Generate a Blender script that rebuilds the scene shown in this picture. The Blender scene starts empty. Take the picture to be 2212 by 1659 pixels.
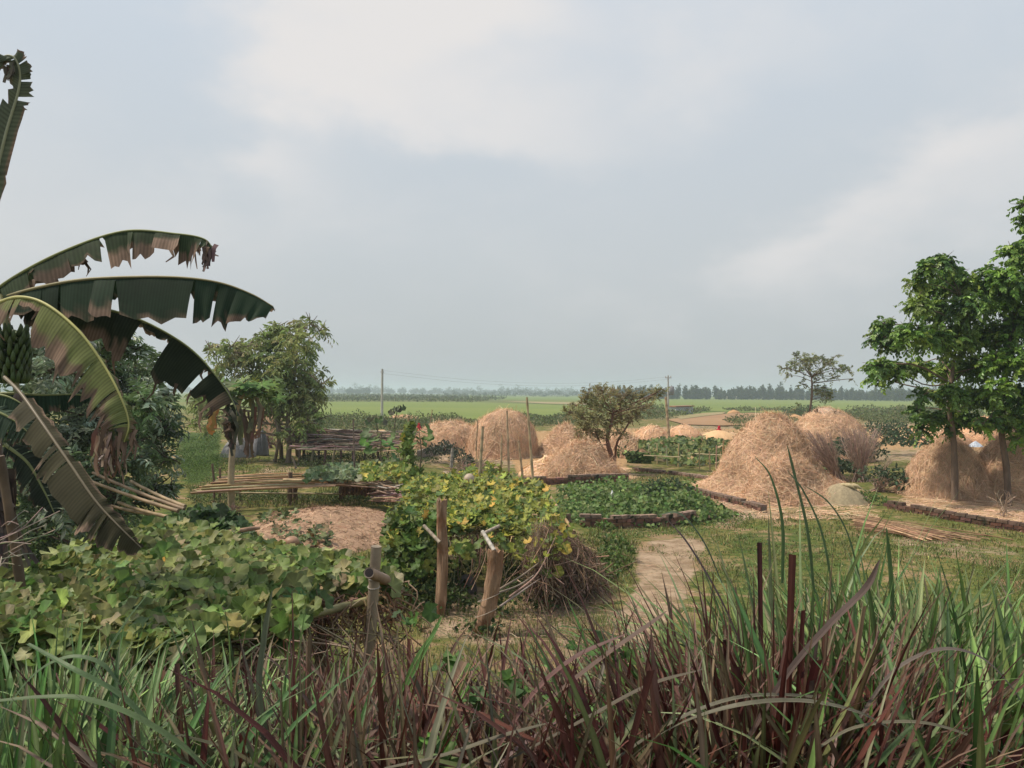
import bpy, math, random
import numpy as np
from mathutils import Matrix, Vector, noise as mnoise

SC = bpy.context.scene
COL = SC.collection
rng = np.random.default_rng(7)
random.seed(7)
R = math.radians

# ------------------------------------------------------------------ camera
CAMZ = 3.0
F = 1662.0                      # focal length in units of a 2212 x 1659 picture
CM = (Matrix.Rotation(R(90 + 0.67), 3, 'X') @ Matrix.Rotation(R(0.4), 3, 'Z'))
CMn = np.array(CM)
cam = bpy.data.cameras.new('camera')
cam.sensor_width = 36
cam.lens = 36 * F / 2212
cam.clip_start = 0.05
cam.clip_end = 12000
camo = bpy.data.objects.new('camera', cam)
COL.objects.link(camo)
camo.matrix_world = Matrix.Translation((0, 0, CAMZ)) @ CM.to_4x4()
SC.camera = camo


def ray(px, py):
    px = np.asarray(px, float); py = np.asarray(py, float)
    d = np.stack([(px - 1106) / F, -(py - 829.5) / F, -np.ones_like(px)], -1) @ CMn.T
    return d / d[..., 1:2]


def P(px, py, D):
    """world point seen at a picture position, D metres ahead"""
    return ray(px, py) * np.asarray(D, float)[..., None] + np.array([0, 0, CAMZ])


def PZ(px, py, z):
    """world point seen at a picture position at height z"""
    d = ray(px, py)
    D = (np.asarray(z, float) - CAMZ) / np.minimum(d[..., 2], -1e-4)
    return d * D[..., None] + np.array([0, 0, CAMZ])


def proj(p):
    q = (np.asarray(p, float) - np.array([0, 0, CAMZ])) @ CMn
    w = np.maximum(-q[..., 2], 1e-3)
    return 1106 + F * q[..., 0] / w, 829.5 - F * q[..., 1] / w


def sstep(a, b, x):
    t = np.clip((x - a) / (b - a), 0, 1)
    return t * t * (3 - 2 * t)


def ground(x, y):
    x = np.asarray(x, float); y = np.asarray(y, float)
    z = 1.5 * (1 - sstep(0.6, 6.5, y)) + 0.14 * (1 - sstep(6, 13, y))
    bump = 0.05 * np.sin(x * 0.9 + 1.3 * np.sin(y * 0.5)) + 0.04 * np.sin(y * 1.1 + x * 0.37 + 2)
    z = z + bump * (sstep(5, 10, y)) * (1 - 0.6 * sstep(30, 60, y)) * 0.8
    z = z + 0.25 * np.exp(-((x + 11.5) / 4.5) ** 2 - ((y - 36) / 5) ** 2)
    return z


def G(px, py):
    """where the ground is met at a picture position"""
    d = ray(px, py)
    lo = np.full(d.shape[:-1], math.log(0.8)); hi = np.full(d.shape[:-1], math.log(4000.0))
    for _ in range(50):
        m = (lo + hi) / 2; D = np.exp(m)
        over = CAMZ + d[..., 2] * D - ground(d[..., 0] * D, D) > 0
        lo = np.where(over, m, lo); hi = np.where(over, hi, m)
    D = np.exp(lo)
    return d * D[..., None] + np.array([0, 0, CAMZ])


def inpoly(x, y, poly):
    x = np.asarray(x); y = np.asarray(y)
    c = np.zeros(x.shape, bool); n = len(poly); j = n - 1
    for i in range(n):
        xi, yi = poly[i]; xj, yj = poly[j]
        c ^= ((yi > y) != (yj > y)) & (x < (xj - xi) * (y - yi) / (yj - yi + 1e-12) + xi)
        j = i
    return c


def sample_poly(poly, n):
    a = np.array(poly, float); lo = a.min(0); hi = a.max(0)
    out = np.zeros((0, 2))
    while len(out) < n:
        p = rng.uniform(lo, hi, (n * 2, 2))
        out = np.vstack([out, p[inpoly(p[:, 0], p[:, 1], poly)]])
    return out[:n]


def s2l(r, g, b):
    f = lambda c: ((c / 255 + 0.055) / 1.055) ** 2.4 if c > 10 else c / 255 / 12.92
    return np.array([f(r), f(g), f(b)])


def norm(v):
    v = np.asarray(v, float)
    return v / np.maximum(np.linalg.norm(v, axis=-1, keepdims=True), 1e-9)


def rnd_unit(n):
    return norm(rng.normal(size=(n, 3)))


# ------------------------------------------------------------------ materials
def mat(name, rough=0.8, spec=0.25, noise=(6.0, 0.35), bump=None, transl=0.0, vein=False, tint=None, veins=False, grain=1.0):
    m = bpy.data.materials.new(name); m.use_nodes = True
    nt = m.node_tree; N = nt.nodes; L = nt.links
    N.clear()
    out = N.new('ShaderNodeOutputMaterial')
    at = N.new('ShaderNodeVertexColor'); at.layer_name = 'col'
    tc = N.new('ShaderNodeTexCoord')
    nz = N.new('ShaderNodeTexNoise'); nz.inputs['Scale'].default_value = noise[0]; nz.inputs['Detail'].default_value = 6
    nz.inputs['Roughness'].default_value = 0.65
    gp = N.new('ShaderNodeMapping'); gp.inputs['Scale'].default_value = (1, 1, grain); L.new(tc.outputs['Object'], gp.inputs[0])
    L.new(gp.outputs[0], nz.inputs['Vector'])
    mr = N.new('ShaderNodeMapRange')
    mr.inputs['From Min'].default_value = 0.25; mr.inputs['From Max'].default_value = 0.75
    mr.inputs['To Min'].default_value = 1 - noise[1]; mr.inputs['To Max'].default_value = 1 + noise[1]
    L.new(nz.outputs['Fac'], mr.inputs['Value'])
    mul = N.new('ShaderNodeMix'); mul.data_type = 'RGBA'; mul.blend_type = 'MULTIPLY'; mul.inputs[0].default_value = 1
    L.new(at.outputs['Color'], mul.inputs[6]); L.new(mr.outputs['Result'], mul.inputs[7])
    colr = mul.outputs[2]
    if tint:                                   # stains: second colour where a coarse noise is high
        n2 = N.new('ShaderNodeTexNoise'); n2.inputs['Scale'].default_value = tint[1]; n2.inputs['Detail'].default_value = 5
        L.new(tc.outputs['Object'], n2.inputs['Vector'])
        m2 = N.new('ShaderNodeMapRange'); m2.inputs['From Min'].default_value = tint[2]; m2.inputs['From Max'].default_value = tint[3]
        L.new(n2.outputs['Fac'], m2.inputs['Value'])
        mx = N.new('ShaderNodeMix'); mx.data_type = 'RGBA'
        L.new(m2.outputs['Result'], mx.inputs[0]); L.new(colr, mx.inputs[6]); mx.inputs[7].default_value = (*tint[0], 1)
        colr = mx.outputs[2]
    if veins:
        sv = N.new('ShaderNodeMapRange'); sv.inputs['From Min'].default_value = 1.25; sv.inputs['From Max'].default_value = 1.9; L.new(at.outputs['Alpha'], sv.inputs['Value'])
        mv = N.new('ShaderNodeMix'); mv.data_type = 'RGBA'; mv.blend_type = 'ADD'; mu = N.new('ShaderNodeMath'); mu.operation = 'MULTIPLY'; mu.inputs[1].default_value = 0.55
        L.new(sv.outputs[0], mu.inputs[0]); L.new(mu.outputs[0], mv.inputs[0]); L.new(colr, mv.inputs[6]); L.new(colr, mv.inputs[7]); colr = mv.outputs[2]
    if vein:                                   # fine ribs across a banana blade: the alpha of col runs along the midrib
        sn = N.new('ShaderNodeMath'); sn.operation = 'SINE'; L.new(at.outputs['Alpha'], sn.inputs[0])
        m3 = N.new('ShaderNodeMapRange'); m3.inputs['From Min'].default_value = -1; m3.inputs['To Min'].default_value = 0.78; m3.inputs['To Max'].default_value = 1.15
        L.new(sn.outputs[0], m3.inputs['Value'])
        mv = N.new('ShaderNodeMix'); mv.data_type = 'RGBA'; mv.blend_type = 'MULTIPLY'; mv.inputs[0].default_value = 1
        L.new(colr, mv.inputs[6]); L.new(m3.outputs['Result'], mv.inputs[7]); colr = mv.outputs[2]
    bs = N.new('ShaderNodeBsdfPrincipled')
    bs.inputs['Roughness'].default_value = rough
    bs.inputs['Specular IOR Level'].default_value = spec
    L.new(colr, bs.inputs['Base Color'])
    if bump:
        nb = N.new('ShaderNodeTexNoise'); nb.inputs['Scale'].default_value = bump[0]; nb.inputs['Detail'].default_value = 8
        L.new(gp.outputs[0], nb.inputs['Vector'])
        bp = N.new('ShaderNodeBump'); bp.inputs['Strength'].default_value = bump[1]; bp.inputs['Distance'].default_value = bump[2]
        L.new(nb.outputs['Fac'], bp.inputs['Height']); L.new(bp.outputs['Normal'], bs.inputs['Normal'])
    if transl > 0:
        tr = N.new('ShaderNodeBsdfTranslucent'); L.new(colr, tr.inputs['Color'])
        ms = N.new('ShaderNodeMixShader'); ms.inputs[0].default_value = transl
        L.new(bs.outputs[0], ms.inputs[1]); L.new(tr.outputs[0], ms.inputs[2]); L.new(ms.outputs[0], out.inputs[0])
    else:
        L.new(bs.outputs[0], out.inputs[0])
    return m


M = {}
M['leaf'] = mat('leaf', 0.55, 0.3, (3, 0.2), transl=0.34, veins=True)
M['glossleaf'] = mat('gloss_leaf', 0.4, 0.45, (3, 0.2), transl=0.34)
M['grass'] = mat('grass_blade', 0.55, 0.3, (9, 0.3), transl=0.25)
M['banana'] = mat('banana_blade', 0.7, 0.15, (5, 0.3), transl=0.18, vein=True)
M['rib'] = mat('banana_rib', 0.5, 0.4, (8, 0.2))
M['fruit'] = mat('banana_fruit', 0.45, 0.4, (14, 0.25))
M['bark'] = mat('bark', 0.9, 0.1, (9, 0.45), bump=(28, 0.6, 0.02), grain=0.25)
M['bamboo'] = mat('bamboo', 0.6, 0.3, (7, 0.3), bump=(40, 0.2, 0.004))
M['log'] = mat('weathered_log', 0.9, 0.1, (14, 0.6), bump=(30, 1.0, 0.04), tint=((0.22, 0.115, 0.065), 3.0, 0.5, 0.62), grain=0.13)
M['hay'] = mat('hay', 0.9, 0.1, (1.7, 0.3), bump=(60, 0.5, 0.03))
M['grain'] = mat('paddy_grain', 0.9, 0.1, (3, 0.14), bump=(90, 0.3, 0.01))
M['soil'] = mat('soil', 0.95, 0.1, (4, 0.3), bump=(30, 0.6, 0.02))
M['brick'] = mat('brick', 0.95, 0.1, (9, 0.45), bump=(50, 0.6, 0.01), tint=((0.035, 0.04, 0.025), 5.0, 0.55, 0.7))
M['cement'] = mat('cement', 0.95, 0.1, (6, 0.3), bump=(40, 0.3, 0.01))
M['cloth'] = mat('cloth', 0.9, 0.1, (20, 0.25), bump=(60, 0.2, 0.005))
M['tarp'] = mat('plastic_sheet', 0.5, 0.4, (5, 0.22), bump=(7, 0.7, 0.05))
M['mat'] = mat('straw_mat', 0.9, 0.1, (14, 0.2), bump=(90, 0.3, 0.01))
M['metal'] = mat('tin_sheet', 0.6, 0.3, (4, 0.3))
M['skin'] = mat('skin', 0.6, 0.3, (20, 0.1))
M['stone'] = mat('stone', 0.9, 0.15, (9, 0.35), bump=(30, 0.5, 0.02))
M['gourd'] = mat('gourd_skin', 0.5, 0.35, (14, 0.25))


# ------------------------------------------------------------------ mesh builder
class MB:
    def __init__(self):
        self.v = []; self.f = []; self.c = []; self.n = 0

    def add(self, v, f, c):
        v = np.asarray(v, float).reshape(-1, 3)
        c = np.asarray(c, float)
        if c.ndim == 1:
            c = np.broadcast_to(c, (len(v), len(c)))
        if c.shape[1] == 3:
            c = np.concatenate([c, np.ones((len(c), 1))], 1)
        self.v.append(v); self.c.append(c)
        fs = f if isinstance(f, list) and len(f) and isinstance(f[0], np.ndarray) and f[0].ndim == 2 else [np.asarray(f)]
        for g in fs:
            self.f.append(np.asarray(g, np.int64) + self.n)
        self.n += len(v)
        return self

    def arrays(self):
        return np.concatenate(self.v), self.f

    def mesh(self, name, origin, smooth):
        v = np.concatenate(self.v) - np.asarray(origin, float)
        c = np.concatenate(self.c)
        me = bpy.data.meshes.new(name)
        loops = np.concatenate([g.ravel() for g in self.f])
        tot = np.concatenate([np.full(len(g), g.shape[1], np.int64) for g in self.f])
        start = np.concatenate([[0], np.cumsum(tot)[:-1]])
        me.vertices.add(len(v)); me.vertices.foreach_set('co', v.astype(np.float32).ravel())
        me.loops.add(len(loops)); me.loops.foreach_set('vertex_index', loops.astype(np.int32))
        me.polygons.add(len(tot)); me.polygons.foreach_set('loop_start', start.astype(np.int32))
        me.polygons.foreach_set('loop_total', tot.astype(np.int32))
        me.polygons.foreach_set('use_smooth', np.full(len(tot), smooth))
        a = me.attributes.new('col', 'FLOAT_COLOR', 'POINT')
        a.data.foreach_set('color', c.astype(np.float32).ravel())
        me.update(calc_edges=True)
        me.validate()
        return me

    def build(self, name, m, parent=None, origin=None, smooth=True):
        if origin is None:
            p = parent; origin = np.zeros(3)
            while p is not None:
                origin = origin + np.array(p.location); p = p.parent
            off = np.zeros(3)
        else:
            off = np.asarray(origin, float)
            base = np.zeros(3); p = parent
            while p is not None:
                base = base + np.array(p.location); p = p.parent
            off = off - base
        o = bpy.data.objects.new(name, self.mesh(name, origin, smooth))
        COL.objects.link(o)
        o.location = off
        o.data.materials.append(m)
        if parent is not None:
            o.parent = parent
        return o


def tag(o, label=None, cat=None, group=None, kind=None):
    if label: o['label'] = label
    if cat: o['category'] = cat
    if group: o['group'] = group
    if kind: o['kind'] = kind
    return o


def thing(name, label, cat, loc, group=None):
    o = bpy.data.objects.new(name, None)
    o.empty_display_size = 0.2
    COL.objects.link(o); o.location = [float(q) for q in loc]
    return tag(o, label, cat, group)


# ------------------------------------------------------------------ shapes
def spline(pts, n):
    p = np.asarray(pts, float)
    q = np.vstack([2 * p[0] - p[1], p, 2 * p[-1] - p[-2]])
    seg = np.linspace(0, len(p) - 1 - 1e-9, n)
    i = seg.astype(int); t = (seg - i)[:, None]
    a, b, c, d = q[i], q[i + 1], q[i + 2], q[i + 3]
    return 0.5 * (2 * b + (c - a) * t + (2 * a - 5 * b + 4 * c - d) * t ** 2 + (3 * b - a - 3 * c + d) * t ** 3)


def tube(mb, pts, rad, col, n=6, cap=True, rough=0.0):
    p = np.asarray(pts, float); k = len(p)
    r = np.broadcast_to(np.asarray(rad, float), (k,)).copy()
    t = norm(np.gradient(p, axis=0))
    u = np.cross(t[0], [0.3, 0.2, 1.0] if abs(t[0][2]) < 0.9 else [1, 0.1, 0]); u = u / np.linalg.norm(u)
    ang = np.linspace(0, 2 * np.pi, n, endpoint=False)
    vs = []
    for i in range(k):
        u = u - t[i] * np.dot(u, t[i]); u = u / max(np.linalg.norm(u), 1e-9)
        w = np.cross(t[i], u)
        rr = r[i] * (1 + rough * rng.normal(size=n))[:, None] if rough else r[i]
        vs.append(p[i] + rr * (np.cos(ang)[:, None] * u + np.sin(ang)[:, None] * w))
    v = np.concatenate(vs)
    i = np.arange(k - 1)[:, None] * n; j = np.arange(n)[None]; j2 = (j + 1) % n
    f = np.stack([i + j, i + j2, i + n + j2, i + n + j], -1).reshape(-1, 4)
    c = np.asarray(col, float)
    if c.ndim == 2:
        c = np.repeat(c, n, 0)
        ca, cb = c[0], c[-1]
    else:
        ca = cb = c
    mb.add(v, f, c)
    if cap:
        for e, cc, flip in ((0, ca, True), (k - 1, cb, False)):
            ring = v[e * n:(e + 1) * n]
            idx = np.arange(n)[None]
            mb.add(ring, idx[:, ::-1] if flip else idx, cc[:3])
    return mb


def box(mb, c, size, col, rz=0.0, tilt=0.0, jit=0.0):
    s = np.array(size) / 2
    v = np.array([[x, y, z] for z in (-1, 1) for y in (-1, 1) for x in (-1, 1)], float) * s
    if jit: v = v + rng.normal(size=v.shape) * jit
    cr, sr = math.cos(rz), math.sin(rz)
    v = np.stack([v[:, 0] * cr - v[:, 1] * sr, v[:, 0] * sr + v[:, 1] * cr, v[:, 2] + v[:, 0] * tilt], 1) + np.asarray(c, float)
    f = np.array([[0, 2, 3, 1], [4, 5, 7, 6], [0, 1, 5, 4], [2, 6, 7, 3], [0, 4, 6, 2], [1, 3, 7, 5]])
    mb.add(v, f, col)


# leaf templates: x across, y to the tip, z up from the face
def T_ovate(w=0.28, fold=0.07, droop=0.12):
    v = np.array([[0, 0, 0], [w, .28, fold], [w * .95, .58, fold * .8], [0, 1, -droop], [-w * .95, .58, fold * .8], [-w, .28, fold]])
    return v, [np.array([[0, 1, 2, 3], [0, 3, 4, 5]])]


def T_lobed(lobes=5, depth=0.2, n=22, cup=0.16, wave=0.09, fr=0.03):
    th = np.linspace(-2.55, 2.55, n)
    r = 0.86 + depth * np.cos(th * lobes * 2 * np.pi / 6.2) * (1 - 0.12 * np.abs(th)) + fr * np.cos(th * 17)
    r *= 1.0 - 0.10 * np.abs(th) / 2.5
    b = np.stack([r * np.sin(th), r * np.cos(th), cup * r * r + wave * np.sin(th * 5 + 1)], 1)
    v = np.vstack([[0, 0, 0], b])
    i = np.arange(1, n)
    va = np.ones(n + 1); va[0] = 2
    for q in np.linspace(-2, 2, 5) * 2.55 / 2.5: va[1 + int(np.argmin(np.abs(th - q)))] = 1.75
    return v, [np.stack([np.zeros(n - 1, int), i + 1, i], 1)], va


def place(mb, T, pos, fwd, nrm, size, col, wid=1.0):
    tv, tf = T[0], T[1]
    pos = np.asarray(pos, float); n = len(pos)
    if n == 0: return mb
    fwd = norm(fwd); nrm = np.asarray(nrm, float)
    nrm = norm(nrm - fwd * (nrm * fwd).sum(-1, keepdims=True) + 1e-6)
    rgt = np.cross(fwd, nrm)
    s = np.broadcast_to(np.asarray(size, float), (n,))[:, None, None]
    w = np.broadcast_to(np.asarray(wid, float), (n,))[:, None, None]
    v = pos[:, None] + s * (tv[None, :, 0:1] * w * rgt[:, None] + tv[None, :, 1:2] * fwd[:, None] + tv[None, :, 2:3] * nrm[:, None])
    k = len(tv)
    off = (np.arange(n) * k)[:, None, None]
    fs = [(g[None] + off).reshape(-1, g.shape[1]) for g in tf]
    c = np.repeat(np.broadcast_to(np.asarray(col, float), (n, 3)), k, 0)
    if len(T) > 2:                             # alpha above 1 marks the pale veins
        c = np.concatenate([c, np.tile(T[2], n)[:, None]], 1)
    return mb.add(v.reshape(-1, 3), fs, c)


def vary(base, n, amt=0.25, hue=0.12):
    base = np.asarray(base, float)
    k = np.exp(rng.normal(size=(n, 1)) * amt)
    return np.clip(base * k * np.exp(rng.normal(size=(n, 3)) * hue), 0.004, 0.9)


def pick(cols, weights, n, amt=0.22, hue=0.08):
    w = np.array(weights, float); w /= w.sum()
    i = rng.choice(len(cols), n, p=w)
    return vary(np.array(cols)[i], n, amt, hue)


def ribbons(mb, pts, width, nrm, col, taper=(1, 1)):
    """N ribbons of K points: pts (N,K,3), width (N,), nrm (N,3) roughly facing direction"""
    N_, K, _ = pts.shape
    t = norm(np.gradient(pts, axis=1))
    side = norm(np.cross(t, np.broadcast_to(nrm[:, None], t.shape)))
    w = np.broadcast_to(np.asarray(width, float), (N_,))[:, None, None] * np.linspace(taper[0], taper[1], K)[None, :, None] / 2
    v = np.stack([pts - side * w, pts + side * w], 2).reshape(-1, 3)
    base = (np.arange(N_) * K * 2)[:, None]; i = (np.arange(K - 1) * 2)[None]
    f = np.stack([base + i, base + i + 1, base + i + 3, base + i + 2], -1).reshape(-1, 4)
    c = np.asarray(col, float)
    if c.ndim == 1: c = np.broadcast_to(c, (N_, 3))
    mb.add(v, f, np.repeat(c, K * 2, 0))


def blades(mb, base, az, lean, bend, length, width, c0, c1, K=8, blunt=None, fold=0.25):
    """grass blades: rise from base, lean towards az, bend over with height"""
    N_ = len(base)
    s = np.linspace(0, 1, K)[None]
    a = np.asarray(lean)[:, None] + np.asarray(bend)[:, None] * s ** 1.6
    ds = np.asarray(length)[:, None] / (K - 1)
    hx = np.cumsum(np.sin(a) * ds, 1) - np.sin(a[:, :1]) * ds
    hz = np.cumsum(np.cos(a) * ds, 1) - np.cos(a[:, :1]) * ds
    dx, dy = np.cos(az)[:, None], np.sin(az)[:, None]
    ctr = np.stack([base[:, :1] + hx * dx, base[:, 1:2] + hx * dy, base[:, 2:] + hz], -1)
    tw = rng.normal(size=N_) * 0.5
    sx = np.stack([-np.sin(az + tw), np.cos(az + tw), np.zeros(N_)], 1)[:, None]
    prof = (0.55 + 0.9 * s - 0.45 * s * s) * np.clip((1.0 - s) / 0.55, 0.0, 1) ** 0.7
    if blunt is not None:
        pb = (0.75 + 0.4 * s) * np.ones_like(s)
        prof = np.where(np.asarray(blunt)[:, None], pb, prof)
    w = np.asarray(width)[:, None, None] * prof[..., None] / 2
    up = np.stack([np.cos(a) * -dx, np.cos(a) * -dy, np.sin(a)], -1)
    mid = ctr - up * w * fold
    v = np.stack([ctr - sx * w, mid, ctr + sx * w], 2).reshape(-1, 3)
    b = (np.arange(N_) * K * 3)[:, None]; i = (np.arange(K - 1) * 3)[None]
    f = np.concatenate([np.stack([b + i, b + i + 1, b + i + 4, b + i + 3], -1).reshape(-1, 4),
                        np.stack([b + i + 1, b + i + 2, b + i + 5, b + i + 4], -1).reshape(-1, 4)])
    c = (c0[:, None] * (1 - s[..., None]) + c1[:, None] * s[..., None])
    c = c * np.exp(rng.normal(size=(N_, K, 1)) * 0.10)
    dry = (rng.random((N_, 1)) < 0.16) * np.clip((s - rng.uniform(0.55, 0.95, (N_, 1))) * 6, 0, 1) * 0.75
    c = c * (1 - dry[..., None]) + np.array([0.22, 0.16, 0.10]) * dry[..., None]      # withered tips
    c = np.repeat(c[:, :, None], 3, 2) * np.array([0.88, 1.28, 0.88])[None, None, :, None]   # paler midrib
    mb.add(v, f, c.reshape(-1, 3))


def small_grass(mb, pos, h, w, cols, K=3):
    n = len(pos)
    az = rng.uniform(0, 2 * np.pi, n)
    blades(mb, pos, az, np.abs(rng.normal(size=n)) * 0.25, np.abs(rng.normal(size=n)) * 0.9,
           h * rng.uniform(0.5, 1.2, n), w * rng.uniform(0.7, 1.3, n), cols * 0.9, cols, K=K, fold=0.1)


def strands_on(mb, V, Fq, n, length, width, cols, lift=0.03, down=0.7, keep=None):
    """loose straws lying over a surface of quads"""
    a, b, c, d = (V[Fq[:, i]] for i in range(4))
    fn = np.cross(c - a, d - b); ar = np.linalg.norm(fn, axis=1); fn = norm(fn)
    idx = rng.choice(len(Fq), n, p=ar / ar.sum())
    u = rng.random((n, 1)); w = rng.random((n, 1))
    p = (a[idx] * (1 - u) + b[idx] * u) * (1 - w) + (d[idx] * (1 - u) + c[idx] * u) * w
    nn = fn[idx]
    nn = np.where(nn[:, 2:3] < -0.2, -nn, nn)
    dn = np.array([0, 0, -1.0]) - nn * (-nn[:, 2:3]); dn = norm(dn + rng.normal(size=(n, 3)) * 0.02)
    sd = np.cross(nn, dn)
    th = rng.normal(size=(n, 1)) * (1.55 - down)
    t = norm(dn * np.cos(th) + sd * np.sin(th) + nn * rng.normal(size=(n, 1)) * 0.16)
    L = (length * np.exp(rng.normal(size=n) * 0.4))[:, None]
    lf = np.abs(rng.normal(size=(n, 1))) * lift + 0.004
    p0 = p - t * L / 2 + nn * lf; p1 = p + nn * (lf + L * 0.05 * rng.random((n, 1))); p2 = p + t * L / 2 + nn * (lf - L * 0.05) + np.array([0, 0, -1.0]) * L * 0.08
    ribbons(mb, np.stack([p0, p1, p2], 1), width * rng.uniform(0.6, 1.5, n), nn + rng.normal(size=(n, 3)) * 0.35, cols)


# ------------------------------------------------------------------ trees
def sprays(mb, T, org, axis, L, k, leaf, col, droop=0.35, spread=0.9, wid=1.0):
    """twigs of k alternate leaves; org, axis (n,3)"""
    n = len(org)
    t = np.linspace(0.15, 1.0, k)[None, :, None]
    axis = norm(axis)
    Lc = np.asarray(L, float)[:, None, None]
    pos = org[:, None] + axis[:, None] * t * Lc + np.array([0, 0, -1.0]) * (t ** 2) * Lc * droop
    tang = norm(axis[:, None] + np.array([0, 0, -2.0]) * t * droop)
    sd = norm(np.cross(axis, np.array([0, 0, 1.0]) + rng.normal(size=(n, 3)) * 0.3))[:, None]
    sg = np.where(np.arange(k) % 2 == 0, 1, -1)[None, :, None]
    fwd = tang * 0.6 + sd * sg * spread + np.array([0, 0, -1.0]) * droop * 0.9 + rng.normal(size=(n, k, 3)) * 0.22
    nr = np.cross(sd, tang) ; nr = np.where(nr[..., 2:3] < 0, -nr, nr) + rng.normal(size=(n, k, 3)) * 0.35
    sz = leaf * rng.uniform(0.7, 1.2, (n, k)) * (1 - 0.25 * np.abs(t[..., 0] - 0.55))
    cc = np.repeat(col[:, None], k, 1) * np.exp(rng.normal(size=(n, k, 1)) * 0.16)
    place(mb, T, pos.reshape(-1, 3), fwd.reshape(-1, 3), nr.reshape(-1, 3), sz.ravel(), cc.reshape(-1, 3), wid)


def tree(name, label, cat, base, trunk, trad, clumps, D, T, leaf, k, cols, weights, dens, m='leaf', barkc=(0.13, 0.09, 0.065),
         group=None, depth=0.8, L=0.35, droop=0.35, limbs=True, limb_r=0.25, nseg=8, extra_stems=(), bright=1.35):
    """clumps: (px, py, radius_px[, dz metres]) ; trunk: picture polyline at distance D"""
    base = np.asarray(base, float)
    o = thing(name, label, cat, base, group)
    tr = np.array([base] + [P(x, y, D) for x, y in trunk])
    tp = spline(tr, 24)
    tb = MB(); tube(tb, tp, np.linspace(trad[0], trad[1], 24) * (1 + 0.05 * rng.normal(size=24)), barkc, nseg)
    for st in extra_stems:
        q = spline([G(*st[0])] + [P(x, y, D + st[2]) for x, y in st[1]], 14)
        tube(tb, q, np.linspace(st[3], st[3] * 0.45, 14), barkc, 6)
    cs = []
    for c in clumps:
        dz = c[3] if len(c) > 3 else rng.normal() * depth
        cs.append((P(c[0], c[1], D + dz), c[2] * D / F))
    fb = MB()
    for ce, r in cs:
        if limbs:
            dist = np.linalg.norm(tp - ce, axis=1) + np.maximum(tp[:, 2] - ce[2] + 0.3, 0) * 3 + np.maximum(0.45 - np.arange(24) / 24, 0) * 3 * np.linalg.norm(tp[0] - tp[-1])
            i = int(np.argmin(dist)); s0 = tp[i]
            mid = s0 * 0.5 + ce * 0.5 + np.array([0, 0, 0.12 * np.linalg.norm(ce - s0)]) * rng.uniform(-0.6, 1) + rng.normal(size=3) * 0.05 * np.linalg.norm(ce - s0)
            r0 = min((trad[0] + (trad[1] - trad[0]) * i / 23) * 0.75, 0.10 * trad[0] + 0.009 * np.linalg.norm(ce - s0))
            q = spline([s0, mid, ce, ce + (ce - mid) * 0.1], 9)
            tube(tb, q, np.linspace(r0, r0 * 0.22, 9), barkc, 5, cap=False)
        n = max(3, int(dens * (r / 0.5) ** 2.2))
        dr = rnd_unit(n); dr[:, 2] = dr[:, 2] * 0.9 + 0.15
        q = rng.random((n, 1)) ** 0.5
        sq = np.array([1.0, 1.0, 0.85])
        org = ce + norm(dr) * r * q * sq * rng.uniform(0.8, 1.08, (n, 1))
        ax = dr * 0.8 + rng.normal(size=(n, 3)) * 0.4 + np.array([0, 0, 0.25])
        cc = (pick(cols, weights, 1, 0.12, 0.05) * 0.35 + pick(cols, weights, n, 0.2, 0.07) * 0.65) * bright
        # twigs
        for j in range(min(6, n)):
            e = org[j] + norm(ax[j]) * L * 0.5
            tube(tb, spline([ce, (ce + e) / 2 + rng.normal(size=3) * 0.05 * r, e], 5), np.linspace(0.016, 0.005, 5) * (leaf / 0.14), barkc, 4, cap=False)
        sprays(fb, T, org - norm(ax) * L * 0.35, ax, L * rng.uniform(0.7, 1.25, n), k, leaf, cc, droop)
    tb.build('trunk', M['bark'], o)
    fb.build('crown', M[m], o, smooth=False)
    return o

# ------------------------------------------------------------------ light, sky, air
SUN_EL, SUN_AZ = R(58), R(-88)          # azimuth measured clockwise from +y; the sun stands left of and behind the camera
sd = np.array([math.sin(SUN_AZ) * math.cos(SUN_EL), math.cos(SUN_AZ) * math.cos(SUN_EL), math.sin(SUN_EL)])
sl = bpy.data.lights.new('sun', 'SUN'); sl.energy = 3.3; sl.angle = R(4); sl.color = (1.0, 0.89, 0.74)
so = bpy.data.objects.new('sun', sl); COL.objects.link(so)
so.rotation_euler = Vector(sd).to_track_quat('Z', 'Y').to_euler(); so.location = (-20, -20, 40)

wd = bpy.data.worlds.new('World'); SC.world = wd; wd.use_nodes = True
nt = wd.node_tree; N = nt.nodes; L = nt.links; N.clear()
wo = N.new('ShaderNodeOutputWorld'); bg = N.new('ShaderNodeBackground'); bg.inputs['Strength'].default_value = 0.1
L.new(bg.outputs[0], wo.inputs[0])
sky = N.new('ShaderNodeTexSky'); sky.sky_type = 'NISHITA'; sky.sun_disc = False
sky.sun_elevation = SUN_EL; sky.sun_rotation = SUN_AZ; sky.dust_density = 4; sky.air_density = 1.5
tc = N.new('ShaderNodeTexCoord'); sx = N.new('ShaderNodeSeparateXYZ'); L.new(tc.outputs['Generated'], sx.inputs[0])


def mth(op, a, b=None, c=None):
    n = N.new('ShaderNodeMath'); n.operation = op
    for i, q in enumerate((a, b, c)):
        if q is None: continue
        if isinstance(q, (int, float)): n.inputs[i].default_value = float(q)
        else: L.new(q, n.inputs[i])
    return n.outputs[0]


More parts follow.
